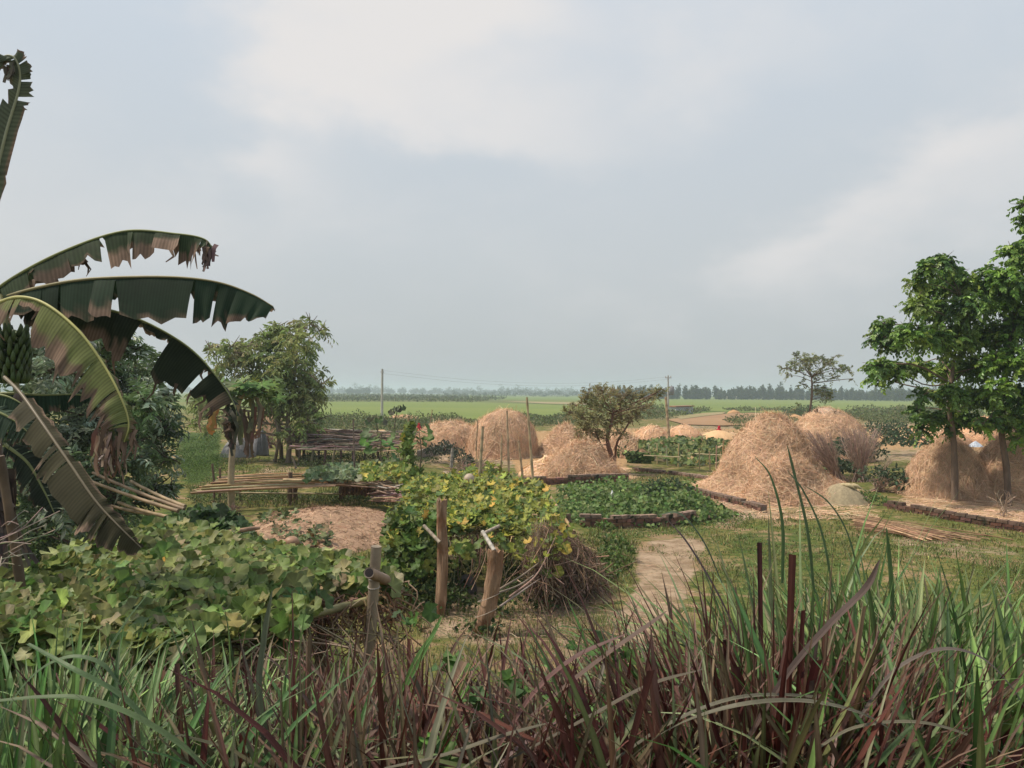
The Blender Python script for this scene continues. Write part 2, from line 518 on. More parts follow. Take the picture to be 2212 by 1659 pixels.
az = mth('ARCTAN2', sx.outputs[0], sx.outputs[1])
el = mth('ARCSINE', sx.outputs[2])
cv = N.new('ShaderNodeCombineXYZ'); L.new(az, cv.inputs[0]); L.new(mth('MULTIPLY', el, 1.7), cv.inputs[1])
w1 = N.new('ShaderNodeTexNoise'); w1.inputs['Scale'].default_value = 5.5; w1.inputs['Detail'].default_value = 7; w1.inputs['Roughness'].default_value = 0.55
L.new(cv.outputs[0], w1.inputs['Vector'])
w2 = N.new('ShaderNodeTexNoise'); w2.inputs['Scale'].default_value = 2.0; w2.inputs['Detail'].default_value = 5
mp = N.new('ShaderNodeMapping'); mp.inputs['Location'].default_value = (7.3, 2.1, 4); L.new(cv.outputs[0], mp.inputs[0]); L.new(mp.outputs[0], w2.inputs['Vector'])
sw = N.new('ShaderNodeSeparateColor'); L.new(w1.outputs['Color'], sw.inputs[0])
U = mth('ADD', az, mth('MULTIPLY', mth('SUBTRACT', sw.outputs[0], 0.5), 0.26))
V = mth('ADD', el, mth('MULTIPLY', mth('SUBTRACT', sw.outputs[1], 0.5), 0.16))


def blob(px, py, rx, ry, amp, ang=0.0):
    """a soft bank of cloud; place and size read off the photograph, held as azimuth and elevation"""
    u0 = math.atan((px - 1106) / F); v0 = math.atan((849 - py) / F * math.cos(u0)); su = rx / F; sv = ry / F
    du = mth('SUBTRACT', U, u0); dv = mth('SUBTRACT', V, v0)
    ca, sa = math.cos(ang), math.sin(ang)
    a = mth('MULTIPLY', mth('ADD', mth('MULTIPLY', du, ca), mth('MULTIPLY', dv, sa)), 1 / su)
    b = mth('MULTIPLY', mth('SUBTRACT', mth('MULTIPLY', dv, ca), mth('MULTIPLY', du, sa)), 1 / sv)
    q = mth('ADD', mth('MULTIPLY', a, a), mth('MULTIPLY', b, b))
    return mth('MULTIPLY', mth('POWER', 2.718, mth('MULTIPLY', q, -1)), amp)


BLOBS = [(800, 20, 330, 150, 1.15, 0), (1050, 60, 200, 130, 0.45, 0), (700, 190, 170, 70, 0.45, 0), (1060, 265, 230, 65, 0.5, -0.1), (560, 340, 130, 60, 0.5, 0),
         (760, 440, 330, 110, 0.28, 0.1), (1450, 110, 260, 150, 0.34, 0.5), (1800, 70, 330, 110, 0.28, 0.3),
         (2120, 330, 190, 80, 0.40, 0.35), (1850, 450, 250, 65, 0.34, 0.42), (1580, 585, 190, 60, 0.3, 0.2), (2100, 480, 250, 60, 0.2, 0.3),
         (1000, 130, 190, 50, -0.35, 0), (960, 370, 220, 70, -0.3, 0), (300, 120, 330, 300, -0.25, 0), (1640, 300, 300, 110, -0.2, 0.5),
         (-900, 300, 700, 300, 0.6, 0), (3200, 250, 700, 250, 0.2, 0)]
tot = None
for b in BLOBS:
    q = blob(*b); tot = q if tot is None else mth('ADD', tot, q)
tot = mth('ADD', tot, mth('MULTIPLY', mth('SUBTRACT', w2.outputs['Fac'], 0.5), 0.5))
tot = mth('ADD', tot, mth('MULTIPLY', mth('SUBTRACT', w1.outputs['Fac'], 0.5), 0.95))
fac = N.new('ShaderNodeMapRange'); fac.interpolation_type = 'SMOOTHSTEP'
fac.inputs['From Min'].default_value = -0.12; fac.inputs['From Max'].default_value = 1.08
L.new(tot, fac.inputs['Value'])
# hazy blue between the banks, by height: the thick grey air low down, bluer high up
rp = N.new('ShaderNodeValToRGB'); e = rp.color_ramp.elements
L.new(mth('MULTIPLY', mth('MAXIMUM', el, 0.0), 1.6), rp.inputs[0])
e[0].position = 0.0; e[0].color = (3.65, 3.9, 4.05, 1)
e[1].position = 0.75; e[1].color = (4.6, 5.1, 5.65, 1)
q = rp.color_ramp.elements.new(0.28); q.color = (4.35, 4.64, 4.85, 1)
mA = N.new('ShaderNodeMix'); mA.data_type = 'RGBA'; mA.inputs[0].default_value = 0.93
L.new(sky.outputs[0], mA.inputs[6]); L.new(rp.outputs[0], mA.inputs[7])
mB = N.new('ShaderNodeMix'); mB.data_type = 'RGBA'
L.new(fac.outputs[0], mB.inputs[0]); L.new(mA.outputs[2], mB.inputs[6]); mB.inputs[7].default_value = (5.95, 5.8, 5.72, 1)
L.new(mB.outputs[2], bg.inputs['Color'])

# thick air over the plain: one closed box of pale even haze
HAZE = 0.0007
hm = bpy.data.materials.new('haze_air'); hm.use_nodes = True
hn = hm.node_tree.nodes; hn.clear()
ho_ = hn.new('ShaderNodeOutputMaterial'); pv = hn.new('ShaderNodeVolumePrincipled')
pv.inputs['Color'].default_value = (0.72, 0.84, 0.95, 1); pv.inputs['Density'].default_value = HAZE; pv.inputs['Anisotropy'].default_value = 0.2
hm.node_tree.links.new(pv.outputs[0], ho_.inputs['Volume'])
hb = MB(); box(hb, (0, 1460, 11), (3600, 3000, 26), (1, 1, 1))
tag(hb.build('haze', hm, smooth=False), kind='stuff')

# ------------------------------------------------------------------ ground
rows = np.concatenate([np.arange(-9, 0.5, 0.5), 0.5 * 1.026 ** np.arange(0, 198)])
y0 = rows[-1]; rows = np.concatenate([rows, y0 * 1.07 ** np.arange(1, 60)])
rows = rows[rows < 2900]; rows = np.append(rows, 2900)
u = np.linspace(-1, 1, 331); u = np.sign(u) * np.abs(u) ** 1.25 * 1.25
YY, UU = np.meshgrid(rows, u, indexing='ij'); XX = UU * (np.abs(YY) * 0.9 + 9)
ZZ = ground(XX, YY)
fine = np.array([mnoise.noise((x * 1.7, y * 1.7, 0)) + 0.5 * mnoise.noise((x * 4.1, y * 4.1, 3)) for x, y in zip(XX.ravel(), YY.ravel())]).reshape(XX.shape)
ZZ = ZZ + 0.035 * fine * sstep(3, 8, YY) * (1 - sstep(60, 110, YY))
vx, vy = proj(np.stack([XX, YY, ZZ], -1))
ok = YY > 1.2


def gmask(polys):
    m = np.zeros(XX.shape)
    for p, val in polys:
        m = np.maximum(m, np.where(inpoly(vx, vy, p) & ok, val, 0))
    for _ in range(5):
        m[1:-1, 1:-1] = (m[1:-1, 1:-1] * 2 + m[:-2, 1:-1] + m[2:, 1:-1] + m[1:-1, :-2] + m[1:-1, 2:]) / 6
    return m


PATH = [(1365, 1195), (1400, 1170), (1500, 1155), (1530, 1170), (1500, 1215), (1490, 1265), (1450, 1330), (1380, 1440), (1200, 1440), (1240, 1390), (1360, 1300), (1380, 1230)]
soil = gmask([(PATH, 1.0), ([(1250, 925), (1900, 905), (2300, 930), (2300, 1000), (1250, 1000)], 0.55), ([(980, 955), (1260, 955), (1260, 1030), (1000, 1000)], 0.6),
              ([(1500, 1090), (1660, 1080), (1700, 1110), (1560, 1150)], 0.7), ([(1220, 1018), (1330, 1046), (1420, 1046), (1340, 1018)], 0.7),
              ([(850, 975), (1010, 960), (1040, 1000), (860, 1010)], 0.7), ([(560, 1000), (650, 1000), (640, 1050), (540, 1050)], 0.55),
              ([(1930, 1088), (2240, 1150), (2240, 1070), (1960, 1074)], 0.65), ([(900, 1400), (1260, 1400), (1320, 1260), (920, 1250)], 0.62), ([(1600, 1118), (1700, 1105), (1720, 1122), (1620, 1135)], 0.5), ([(1850, 1130), (2212, 1180), (2212, 1230), (1950, 1200)], 0.5),
              ([(1380, 890), (1560, 893), (1560, 900), (1400, 912)], 0.6)])
straw = gmask([([(1490, 1060), (1640, 1105), (1860, 1085), (1840, 1040)], 1.0), ([(1100, 975), (1360, 975), (1360, 1036), (1120, 1036)], 0.9),
               ([(1930, 1084), (2240, 1146), (2240, 1060), (1960, 1064)], 0.85), ([(960, 930), (1240, 930), (1240, 995), (960, 995)], 0.8),
               ([(1240, 925), (1620, 925), (1620, 958), (1240, 958)], 0.8), ([(1830, 920), (2240, 920), (2240, 975), (1830, 975)], 0.8)])
lush = gmask([([(1210, 1035), (1480, 1050), (1580, 1110), (1265, 1115)], 1.0), ([(1300, 1150), (1380, 1170), (1340, 1260), (1280, 1260)], 0.8), ([(1560, 1150), (1800, 1130), (1900, 1300), (1560, 1300)], 0.5),
              ([(380, 935), (480, 935), (480, 1040), (390, 1050)], 0.8), ([(-200, 1130), (420, 1100), (420, 1260), (-200, 1300)], 0.7)])
far = sstep(85, 130, YY)
gm = MB()
i = np.arange(len(rows) - 1)[:, None] * len(u); j = np.arange(len(u) - 1)[None]
gf = np.stack([i + j, i + j + 1, i + j + 1 + len(u), i + j + len(u)], -1).reshape(-1, 4)
gm.add(np.stack([XX, YY, ZZ], -1), gf, np.stack([soil, straw, lush, far], -1).reshape(-1, 4))


def ground_mat():
    m = bpy.data.materials.new('earth_and_turf'); m.use_nodes = True
    t = m.node_tree; N = t.nodes; L = t.links; bs = N['Principled BSDF']; bs.inputs['Roughness'].default_value = 0.95; bs.inputs['Specular IOR Level'].default_value = 0.1
    at = N.new('ShaderNodeVertexColor'); at.layer_name = 'col'; sp = N.new('ShaderNodeSeparateColor'); L.new(at.outputs['Color'], sp.inputs[0])
    tc = N.new('ShaderNodeTexCoord')

    def nz(scale, det=6, off=0):
        n = N.new('ShaderNodeTexNoise'); n.inputs['Scale'].default_value = scale; n.inputs['Detail'].default_value = det; n.inputs['Roughness'].default_value = 0.65
        mp = N.new('ShaderNodeMapping'); mp.inputs['Location'].default_value = (off, off * 2, 0); L.new(tc.outputs['Object'], mp.inputs[0]); L.new(mp.outputs[0], n.inputs['Vector'])
        return n.outputs['Fac']

    def ramp(v, a, b):
        r = N.new('ShaderNodeMapRange'); r.interpolation_type = 'SMOOTHSTEP'; r.inputs['From Min'].default_value = a; r.inputs['From Max'].default_value = b; L.new(v, r.inputs['Value']); return r.outputs[0]

    def mth(op, a, b):
        n = N.new('ShaderNodeMath'); n.operation = op
        for i, q in enumerate((a, b)):
            if isinstance(q, (int, float)): n.inputs[i].default_value = q
            else: L.new(q, n.inputs[i])
        return n.outputs[0]

    def mix(f, a, b):
        n = N.new('ShaderNodeMix'); n.data_type = 'RGBA'
        L.new(f, n.inputs[0])
        for i, q in ((6, a), (7, b)):
            if isinstance(q, tuple): n.inputs[i].default_value = (*q, 1)
            else: L.new(q, n.inputs[i])
        return n.outputs[2]

    turf = mix(ramp(nz(0.55), 0.38, 0.62), (0.115, 0.135, 0.035), (0.20, 0.165, 0.062))
    turf = mix(ramp(nz(5, 8, 3), 0.42, 0.66), turf, (0.055, 0.075, 0.018))
    turf = mix(ramp(mth('ADD', mth('MULTIPLY', nz(0.8, 9, 9), 1), 0.0), 0.52, 0.60), turf, (0.27, 0.185, 0.105))
    lush = mix(ramp(nz(6, 8, 5), 0.4, 0.62), (0.07, 0.115, 0.025), (0.035, 0.05, 0.014))
    soilc = mix(ramp(nz(2.3, 9, 1), 0.4, 0.6), (0.37, 0.275, 0.19), (0.24, 0.17, 0.11)); soilc = mix(ramp(nz(9, 8, 21), 0.55, 0.68), soilc, (0.15, 0.125, 0.055))
    strawc = mix(ramp(nz(4, 8, 11), 0.35, 0.65), (0.42, 0.27, 0.14), (0.28, 0.175, 0.09))
    farc = mix(ramp(nz(0.02, 5, 2), 0.4, 0.6), (0.115, 0.17, 0.04), (0.16, 0.17, 0.06))
    k = nz(1.6, 7, 4)
    c = mix(ramp(mth('ADD', sp.outputs[2], mth('MULTIPLY', mth('SUBTRACT', k, 0.5), 0.9)), 0.35, 0.6), turf, lush)
    c = mix(ramp(mth('ADD', sp.outputs[0], mth('MULTIPLY', mth('SUBTRACT', k, 0.5), 1.3)), 0.38, 0.62), c, soilc)
    c = mix(ramp(mth('ADD', sp.outputs[1], mth('MULTIPLY', mth('SUBTRACT', nz(2.2, 7, 8), 0.5), 1.5)), 0.4, 0.65), c, strawc)
    c = mix(at.outputs['Alpha'], c, farc)
    L.new(c, bs.inputs['Base Color'])
    bp = N.new('ShaderNodeBump'); bp.inputs['Strength'].default_value = 0.7; bp.inputs['Distance'].default_value = 0.05
    L.new(nz(14, 9, 6), bp.inputs['Height']); L.new(bp.outputs['Normal'], bs.inputs['Normal'])
    return m


tag(gm.build('ground', ground_mat()), kind='structure')


def field_mat(name, a, b, scale, c=None, rough=0.9):
    m = bpy.data.materials.new(name); m.use_nodes = True
    t = m.node_tree; N = t.nodes; L = t.links; bs = N['Principled BSDF']; bs.inputs['Roughness'].default_value = rough; bs.inputs['Specular IOR Level'].default_value = 0.1
    tc = N.new('ShaderNodeTexCoord'); col = None
    mp = N.new('ShaderNodeMapping'); mp.inputs['Scale'].default_value = (0.35, 1, 1); L.new(tc.outputs['Object'], mp.inputs[0])
    for k, (sc, lo, hi) in enumerate(((scale, 0.35, 0.65), (scale * 9, 0.45, 0.7))):
        n = N.new('ShaderNodeTexNoise'); n.inputs['Scale'].default_value = sc; n.inputs['Detail'].default_value = 7; L.new(mp.outputs[0], n.inputs['Vector'])
        r = N.new('ShaderNodeMapRange'); r.inputs['From Min'].default_value = lo; r.inputs['From Max'].default_value = hi; L.new(n.outputs['Fac'], r.inputs['Value'])
        x = N.new('ShaderNodeMix'); x.data_type = 'RGBA'; L.new(r.outputs[0], x.inputs[0])
        if col is None: x.inputs[6].default_value = (*a, 1); x.inputs[7].default_value = (*b, 1)
        else: L.new(col, x.inputs[6]); x.inputs[7].default_value = (*(c or b), 1); m2 = N.new('ShaderNodeMath'); m2.operation = 'MULTIPLY'; m2.inputs[1].default_value = 0.5; L.new(r.outputs[0], m2.inputs[0]); L.new(m2.outputs[0], x.inputs[0])
        col = x.outputs[2]
    L.new(col, bs.inputs['Base Color'])
    return m


FM_rice = field_mat('young_rice', (0.145, 0.19, 0.052), (0.175, 0.21, 0.06), 0.03, (0.115, 0.165, 0.042))
FM_rice2 = field_mat('far_rice', (0.135, 0.19, 0.055), (0.155, 0.20, 0.06), 0.012, (0.115, 0.16, 0.05))
FM_brown = field_mat('stubble', (0.29, 0.175, 0.10), (0.34, 0.21, 0.12), 0.05, (0.20, 0.15, 0.07))
FM_pale = field_mat('dry_plot', (0.31, 0.24, 0.14), (0.25, 0.22, 0.11), 0.05, (0.2, 0.19, 0.08))
FM_weed = field_mat('weedy_bank', (0.10, 0.13, 0.045), (0.15, 0.15, 0.055), 0.06, (0.07, 0.09, 0.03))


def sheet(name, m, poly, z):
    n = len(poly); v = PZ([p[0] for p in poly], [p[1] for p in poly], z)
    mb = MB(); mb.add(v, np.arange(n)[None], (1, 1, 1))
    tag(mb.build(name, m, origin=v.mean(0), smooth=False), kind='structure')


yl = lambda x: (x - 1106) * 0.00698          # the picture's slight roll
H_ = lambda pts: [(x, y + yl(x)) for x, y in pts]
sheet('paddy_field', FM_rice2, H_([(560, 856), (1250, 856.5), (1700, 857), (2330, 858), (2330, 864), (1700, 864), (560, 861)]), 0.02)
sheet('paddy_field', FM_weed, H_([(600, 861), (960, 861), (1130, 865), (1180, 872), (600, 871)]), 0.05)
sheet('paddy_field', FM_rice, H_([(560, 871.5), (1010, 869), (1180, 873), (1245, 877), (1245, 893), (1120, 905), (900, 909), (560, 913)]), 0.08)
sheet('paddy_field', FM_pale, H_([(1080, 866), (1250, 868), (1310, 874), (1180, 871.5)]), 0.10)
sheet('paddy_field', FM_rice, H_([(1240, 876), (1310, 875), (1310, 883), (1220, 884)]), 0.12)
sheet('paddy_field', FM_rice, H_([(1380, 858), (1700, 857.5), (2330, 858), (2330, 886), (1900, 884), (1800, 889), (1640, 887), (1500, 884), (1380, 874)]), 0.06)
sheet('bare_field', FM_brown, H_([(1440, 904), (1530, 892), (1620, 888), (1720, 890), (1800, 895), (1790, 905), (1690, 912), (1560, 916), (1480, 914)]), 0.09)
sheet('bare_field', FM_pale, H_([(1460, 897), (1520, 889), (1570, 886), (1560, 891), (1510, 897), (1470, 903)]), 0.13)

# ------------------------------------------------------------------ straw stacks and paddy heaps
HAYC = [(0.72, 0.48, 0.315), (0.65, 0.42, 0.265), (0.78, 0.56, 0.39), (0.52, 0.32, 0.19)]
HAYW = [5, 3, 2.2, 1.3]
GRAINC = np.array((0.62, 0.405, 0.225))


def dome(mb, c, rx, ry, h, p, q, col, lump=0.06, seed=0, nr=30, na=72, lean=(0, 0), flare=0.0, sink=0.06):
    """a heap: half-profile r = (1 - t^p)^(1/q), lumped; returns its vertices and quads"""
    t = np.sin(np.linspace(0, np.pi / 2, nr)) ** 0.9
    t[-1] = 1
    a = np.linspace(0, 2 * np.pi, na, endpoint=False)
    T, A = np.meshgrid(t, a, indexing='ij')
    r = np.clip(1 - T ** p, 0, 1) ** (1 / q) + flare * np.exp(-T * 9)
    X = c[0] + rx * r * np.cos(A) + lean[0] * T; Y = c[1] + ry * r * np.sin(A) + lean[1] * T
    Z = ground(X, Y) * (1 - T) + (c[2]) * T - sink * (1 - T) + h * T
    f1, f2 = 1.1 / max(h, 0.4), 3.2 / max(h, 0.4)
    d = np.array([mnoise.noise((x * f1 + seed, y * f1, z * f1)) + 0.45 * mnoise.noise((x * f2, y * f2 + seed, z * f2)) + 0.25 * mnoise.noise((x * f2 * 3, y * f2 * 3, z * f2 * 3 + seed))
                  for x, y, z in zip(X.ravel(), Y.ravel(), Z.ravel())]).reshape(X.shape) * lump
    d = d * sstep(0, 0.08, 1 - T + 0.03)
    X = X + d * np.cos(A) * (1 - T * 0.6); Y = Y + d * np.sin(A) * (1 - T * 0.6); Z = Z + d * T * 0.8
    V = np.stack([X, Y, Z], -1).reshape(-1, 3)
    i = np.arange(nr - 1)[:, None] * na; j = np.arange(na)[None]; j2 = (j + 1) % na
    Fq = np.stack([i + j, i + j2, i + na + j2, i + na + j], -1).reshape(-1, 4)
    mb.add(V, Fq, col)
    return V, Fq


LAST = {}


def stack(label, cx, hw, top, basey, name='haystack', p=1.5, q=1.3, n=3000, ry=1.0, lump=0.10, seed=0, L=0.42, w=0.014, lean=0.0, flare=0.06, skirt=0, group='straw stacks in the yard', dark=1.0, down=0.55, lift=0.035, cat='haystack'):
    b = G(cx, basey)
    rx = hw * (b[1] + hw * b[1] / F * ry) / F
    c = b * (1 + rx * ry / b[1]); c[2] = ground(c[0], c[1])
    D = c[1]
    h = P(cx, top, D)[2] - c[2]
    mb = MB(); n = int(n * 1.8); w = w * 0.62; L = L * 1.25; lump = lump * 1.6; lift = lift * 1.4
    cols = np.array(HAYC) * dark
    V, Fq = LAST[label] = dome(mb, c, rx, rx * ry, h, p, q, cols[1] * 0.95, lump, seed, lean=(lean * rx, 0), flare=flare)
    strands_on(mb, V, Fq, n, L, w, pick(cols, HAYW, n, 0.15, 0.04), lift=lift, down=down)
    if skirt:
        a = rng.uniform(0, 2 * np.pi, skirt); rr = 1 + np.abs(rng.normal(size=skirt)) * 0.14
        pos = np.stack([c[0] + np.cos(a) * rx * rr, c[1] + np.sin(a) * rx * ry * rr, np.zeros(skirt)], 1)
        pos[:, 2] = ground(pos[:, 0], pos[:, 1]) + 0.02 + 0.08 * rng.random(skirt) * np.clip(1.3 - rr, 0, 1) * 3
        d = norm(np.stack([rng.normal(size=skirt), rng.normal(size=skirt), rng.normal(size=skirt) * 0.15], 1))
        ribbons(mb, np.stack([pos - d * L / 2, pos + [0, 0, 0.03], pos + d * L / 2], 1), np.full(skirt, w), np.tile([0, -0.3, 1.0], (skirt, 1)), pick(cols, HAYW, skirt, 0.16, 0.05))
    return tag(mb.build(name, M['hay'], origin=(c[0], c[1], c[2]), smooth=True), label, cat, group)


def heap(label, cx, hw, top, basey, ry=0.8, p=1.6, q=1.3, seed=0, lump=0.06, col=GRAINC, group='heaps of threshed paddy', name='paddy_heap', lean=0.0, n=0, m='grain', cat='paddy heap', depth=0.5):
    b = G(cx, basey); rx = hw * (b[1] + hw * b[1] / F * ry) / F
    c = b * (1 + rx * ry / b[1]); c[2] = ground(c[0], c[1])
    h = max(P(cx, top, c[1])[2] - c[2], 0.15)
    mb = MB()
    V, Fq = dome(mb, c, rx, rx * ry, h, p, q, col, lump, seed, nr=22, na=56, lean=(lean * rx, 0))
    if n:
        strands_on(mb, V, Fq, n, 0.4, 0.02, pick(HAYC, HAYW, n, 0.16, 0.05), lift=0.03, down=0.5)
    return tag(mb.build(name, M[m], origin=c), label, cat, group)


stack('biggest tawny haystack, broad and worn, left of the straw coloured tarp', 1666, 134, 904, 1074, p=0.86, q=1.55, n=24000, ry=0.85, lump=0.2, seed=1, flare=0.16, skirt=1800, lean=0.0, down=0.35, L=0.34, w=0.011)
stack('low tumbled bank of loose straw spilling in front of the biggest haystack', 1704, 94, 990, 1093, name='straw_bank', p=1.2, q=1.6, n=9500, ry=0.5, lump=0.16, seed=2, flare=0.12, skirt=700, down=0.2, group='straw stacks in the yard', cat='straw heap', L=0.34, w=0.011)
stack('wide rounded haystack with a grey weathered cap, behind the small bare tree', 1788, 92, 882, 1005, p=1.5, q=1.8, n=8500, ry=0.9, lump=0.12, seed=3, down=0.4, w=0.014, L=0.34)
stack('smooth brown dome haystack directly behind the right-hand tree trunk', 2050, 102, 950, 1082, p=1.15, q=1.75, n=13000, ry=0.9, lump=0.07, seed=4, skirt=700, dark=0.9, down=0.8, w=0.010, L=0.3)
stack('haystack cut off by the right edge of the photo, behind the slanting trunk', 2212, 110, 928, 1086, p=1.4, q=1.8, n=13000, ry=0.85, lump=0.1, seed=5, dark=0.92, down=0.5, w=0.011, L=0.32)
stack('tall steep-sided shaggy haystack in the middle, behind the bamboo stakes', 1086, 73, 889, 992, p=2.4, q=2.3, n=12000, ry=1.0, lump=0.12, seed=6, flare=0.04, skirt=300, down=0.85, w=0.014, L=0.42)
stack('long low straw bank sloping down left of the tall steep haystack', 978, 84, 911, 975, name='straw_bank', p=2.4, q=1.35, n=6000, ry=0.6, lump=0.14, seed=7, flare=0.05, down=0.4, w=0.016, cat='straw heap')
stack('pointed straw heap behind the olive tree, right of the tall steep haystack', 1226, 62, 921, 990, p=1.2, q=1.6, n=5000, ry=0.8, lump=0.12, seed=8, flare=0.05, down=0.4, w=0.016, L=0.45)
stack('tousled straw heap at the foot of the olive tree, behind the long brick wall', 1258, 74, 963, 1036, p=1.4, q=1.7, n=8000, ry=0.7, lump=0.16, seed=9, flare=0.05, skirt=500, down=0.25, w=0.013, L=0.45)
stack('small straw heap seen through the lower branches of the olive tree', 1345, 52, 938, 990, p=1.3, q=1.7, n=3000, ry=0.8, lump=0.12, seed=19, down=0.4, w=0.022)
stack('pale straw stack standing on the raised platform behind the thin trunks', 584, 26, 886, 942, p=2.2, q=1.4, n=1600, ry=1.0, lump=0.08, seed=10, down=0.9, w=0.022)
heap('smooth golden paddy heap beside the tousled straw, behind the long brick wall', 1182, 68, 978, 1030, p=1.1, q=1.15, seed=21, n=350, col=GRAINC * 0.92, lean=0.25)
heap('rounded golden paddy heap in front of the red-clad person on the right', 1550, 48, 929, 956, p=1.9, q=1.4, seed=22)
heap('broad tan heap left of the rounded golden one, behind the garden fence', 1478, 46, 917, 955, p=1.8, q=1.4, seed=23, col=GRAINC * np.array([0.95, 0.88, 0.95]), n=300)
heap('tan heap behind the leaning bamboo pole', 1405, 48, 918, 958, p=1.6, q=1.4, seed=24, col=GRAINC * np.array([0.93, 0.86, 0.92]), n=500)
heap('little tan heap glimpsed under the garden vines', 1394, 26, 968, 987, seed=25, col=GRAINC * 0.92)
heap('flat golden grain heap between the domed stacks, under the lowest leaves', 1920, 58, 921, 950, p=2.2, q=1.4, seed=26)
heap('long uneven straw-coloured heap behind the right-hand trunk', 2015, 82, 912, 960, p=1.4, q=1.4, seed=27, col=GRAINC * np.array([0.85, 0.78, 0.85]), n=700, lump=0.15)
heap('low hay bank between the two right-hand trunks', 2125, 60, 900, 958, p=1.5, q=1.4, seed=28, col=GRAINC * np.array([0.88, 0.8, 0.85]), n=500, lump=0.15)
heap('far low straw heap at the edge of the bright green field, left of centre', 871, 38, 896, 909, p=2.2, q=1.4, seed=29, col=np.array((0.42, 0.25, 0.14)), n=400)
heap('tiny far straw heap on the bare brown field', 1585, 14, 885, 894, p=2.4, q=1.3, seed=30, col=np.array((0.45, 0.27, 0.14)))
heap('small far straw heap left of the grey-capped haystack', 1716, 30, 895, 912, p=2.2, q=1.1, seed=31, col=np.array((0.45, 0.27, 0.14)))
heap('sliver of grain heaped on the grey concrete wall', 822, 24, 928, 941, p=2.0, q=1.4, seed=33)

# grey cap on the wide stack: a thrown-over sack cloth hugging its crown
cb = MB(); V, Fq = LAST['wide rounded haystack with a grey weathered cap, behind the small bare tree']
V = V.reshape(30, 72, 3)[21:].copy(); ax_ = V.mean((0, 1)); out = V - [ax_[0], ax_[1], ax_[2] - 0.9]
V += norm(out) * 0.07 + [-0.04, 0, 0]; V[0] += rng.normal(size=(72, 3)) * 0.05 + [0, 0, -0.03]; V[0, :, 2] += 0.09 * np.sin(np.arange(72) * 0.35)
i = np.arange(8)[:, None] * 72; j = np.arange(72)[None]
cb.add(V.reshape(-1, 3), np.stack([i + j, i + (j + 1) % 72, i + 72 + (j + 1) % 72, i + 72 + j], -1).reshape(-1, 4), (0.47, 0.36, 0.285))
tag(cb.build('sack_cloth', M['cloth'], origin=ax_), 'grey brown sack cloth capping the wide rounded haystack', 'cloth')

# brown earth mound left of centre, littered with chaff
mm = MB()
mc = G(690, 1150); mc[1] += 0.1
V, Fq = dome(mm, np.array([mc[0], mc[1], ground(mc[0], mc[1])]), 1.75, 2.9, 0.46, 1.8, 0.95, (0.36, 0.235, 0.16), 0.07, 4, nr=30, na=80)
strands_on(mm, V, Fq, 4200, 0.13, 0.009, pick([(0.38, 0.25, 0.16), (0.46, 0.33, 0.22), (0.27, 0.16, 0.10)], [3, 2, 2], 4200, 0.2, 0.05), lift=0.008, down=0.2)
tag(mm.build('earth_mound', M['soil'], origin=mc), 'low brown earth mound strewn with chaff, behind the pumpkin vines', 'mound')


# ------------------------------------------------------------------ brick and concrete walls
def brick_wall(label, pts, h, D=None, thick=0.24, seed=0, broken=0.25, dark=1.0, group='low brick plot walls'):
    p = G([q[0] for q in pts], [q[1] for q in pts]) if not isinstance(pts[0], np.ndarray) else np.array(pts)
    mb = MB(); r = random.Random(seed)
    for a, b in zip(p[:-1], p[1:]):
        d = b - a; Ln = float(np.hypot(d[0], d[1])); rz = math.atan2(d[1], d[0])
        nrow = max(2, int(round(h / 0.08)))
        for k in range(nrow):
            x = -(0.12 if k % 2 else 0.0)
            while x < Ln:
                l = min(0.235, Ln - x)
                if l > 0.05 and not (k == nrow - 1 and r.random() < broken * 0.35):
                    t = (x + l / 2) / Ln; c = a + d * t
                    c2 = np.array([c[0], c[1], ground(c[0], c[1]) - 0.03 + 0.08 * (k + 0.5)])
                    base = np.array((0.20, 0.105, 0.075)) * r.uniform(0.65, 1.3) * (1.0, r.uniform(0.9, 1.15), r.uniform(0.9, 1.2))[0:3]
                    if k == nrow - 1: base = base * 0.5 + np.array((0.32, 0.26, 0.21)) * 0.5 * dark
                    base = base * dark
                    box(mb, c2, (l - 0.012, thick + r.uniform(-0.02, 0.02), 0.07), base, rz + r.uniform(-0.02, 0.02), jit=0.004)
                x += 0.247
        n = max(2, int(Ln / 0.5))
        for s in range(n):                       # mortar core, a little behind the brick faces
            t = (s + 0.5) / n; c = a + d * t
            box(mb, (c[0], c[1], ground(c[0], c[1]) + h / 2 - 0.09), (Ln / n, thick - 0.05, h - 0.06), (0.17, 0.14, 0.115), rz)
    o = p.mean(0)
    return tag(mb.build('brick_wall', M['brick'], origin=o, smooth=False), label, 'brick wall', group)


brick_wall('long low brick wall in front of the tousled straw heap and the olive tree', [(1140, 1049), (1240, 1044), (1356, 1040)], 0.31, seed=1, thick=0.16)
brick_wall('crumbling brick wall along the front of the leafy garden bed', [(1264, 1138), (1330, 1141), (1450, 1136), (1500, 1128)], 0.33, seed=2, broken=0.8, thick=0.15)
brick_wall('short lower run of brick ending the garden bed wall near the grass', [(1502, 1127), (1548, 1122)], 0.2, seed=3, thick=0.15)
brick_wall('dark diagonal brick wall running from the garden bed to the foot of the biggest haystack', [(1486, 1062), (1560, 1083), (1650, 1108)], 0.27, seed=4, thick=0.18, dark=0.85)
brick_wall('thin grey brick kerb behind the garden bed, left of the biggest haystack', [(1372, 1016), (1450, 1024), (1535, 1037)], 0.13, seed=5, thick=0.14)
brick_wall('dark brick retaining wall in front of the two right-hand trees', [(1920, 1098), (2020, 1117), (2130, 1136), (2290, 1160)], 0.22, seed=6, thick=0.16, dark=0.65)

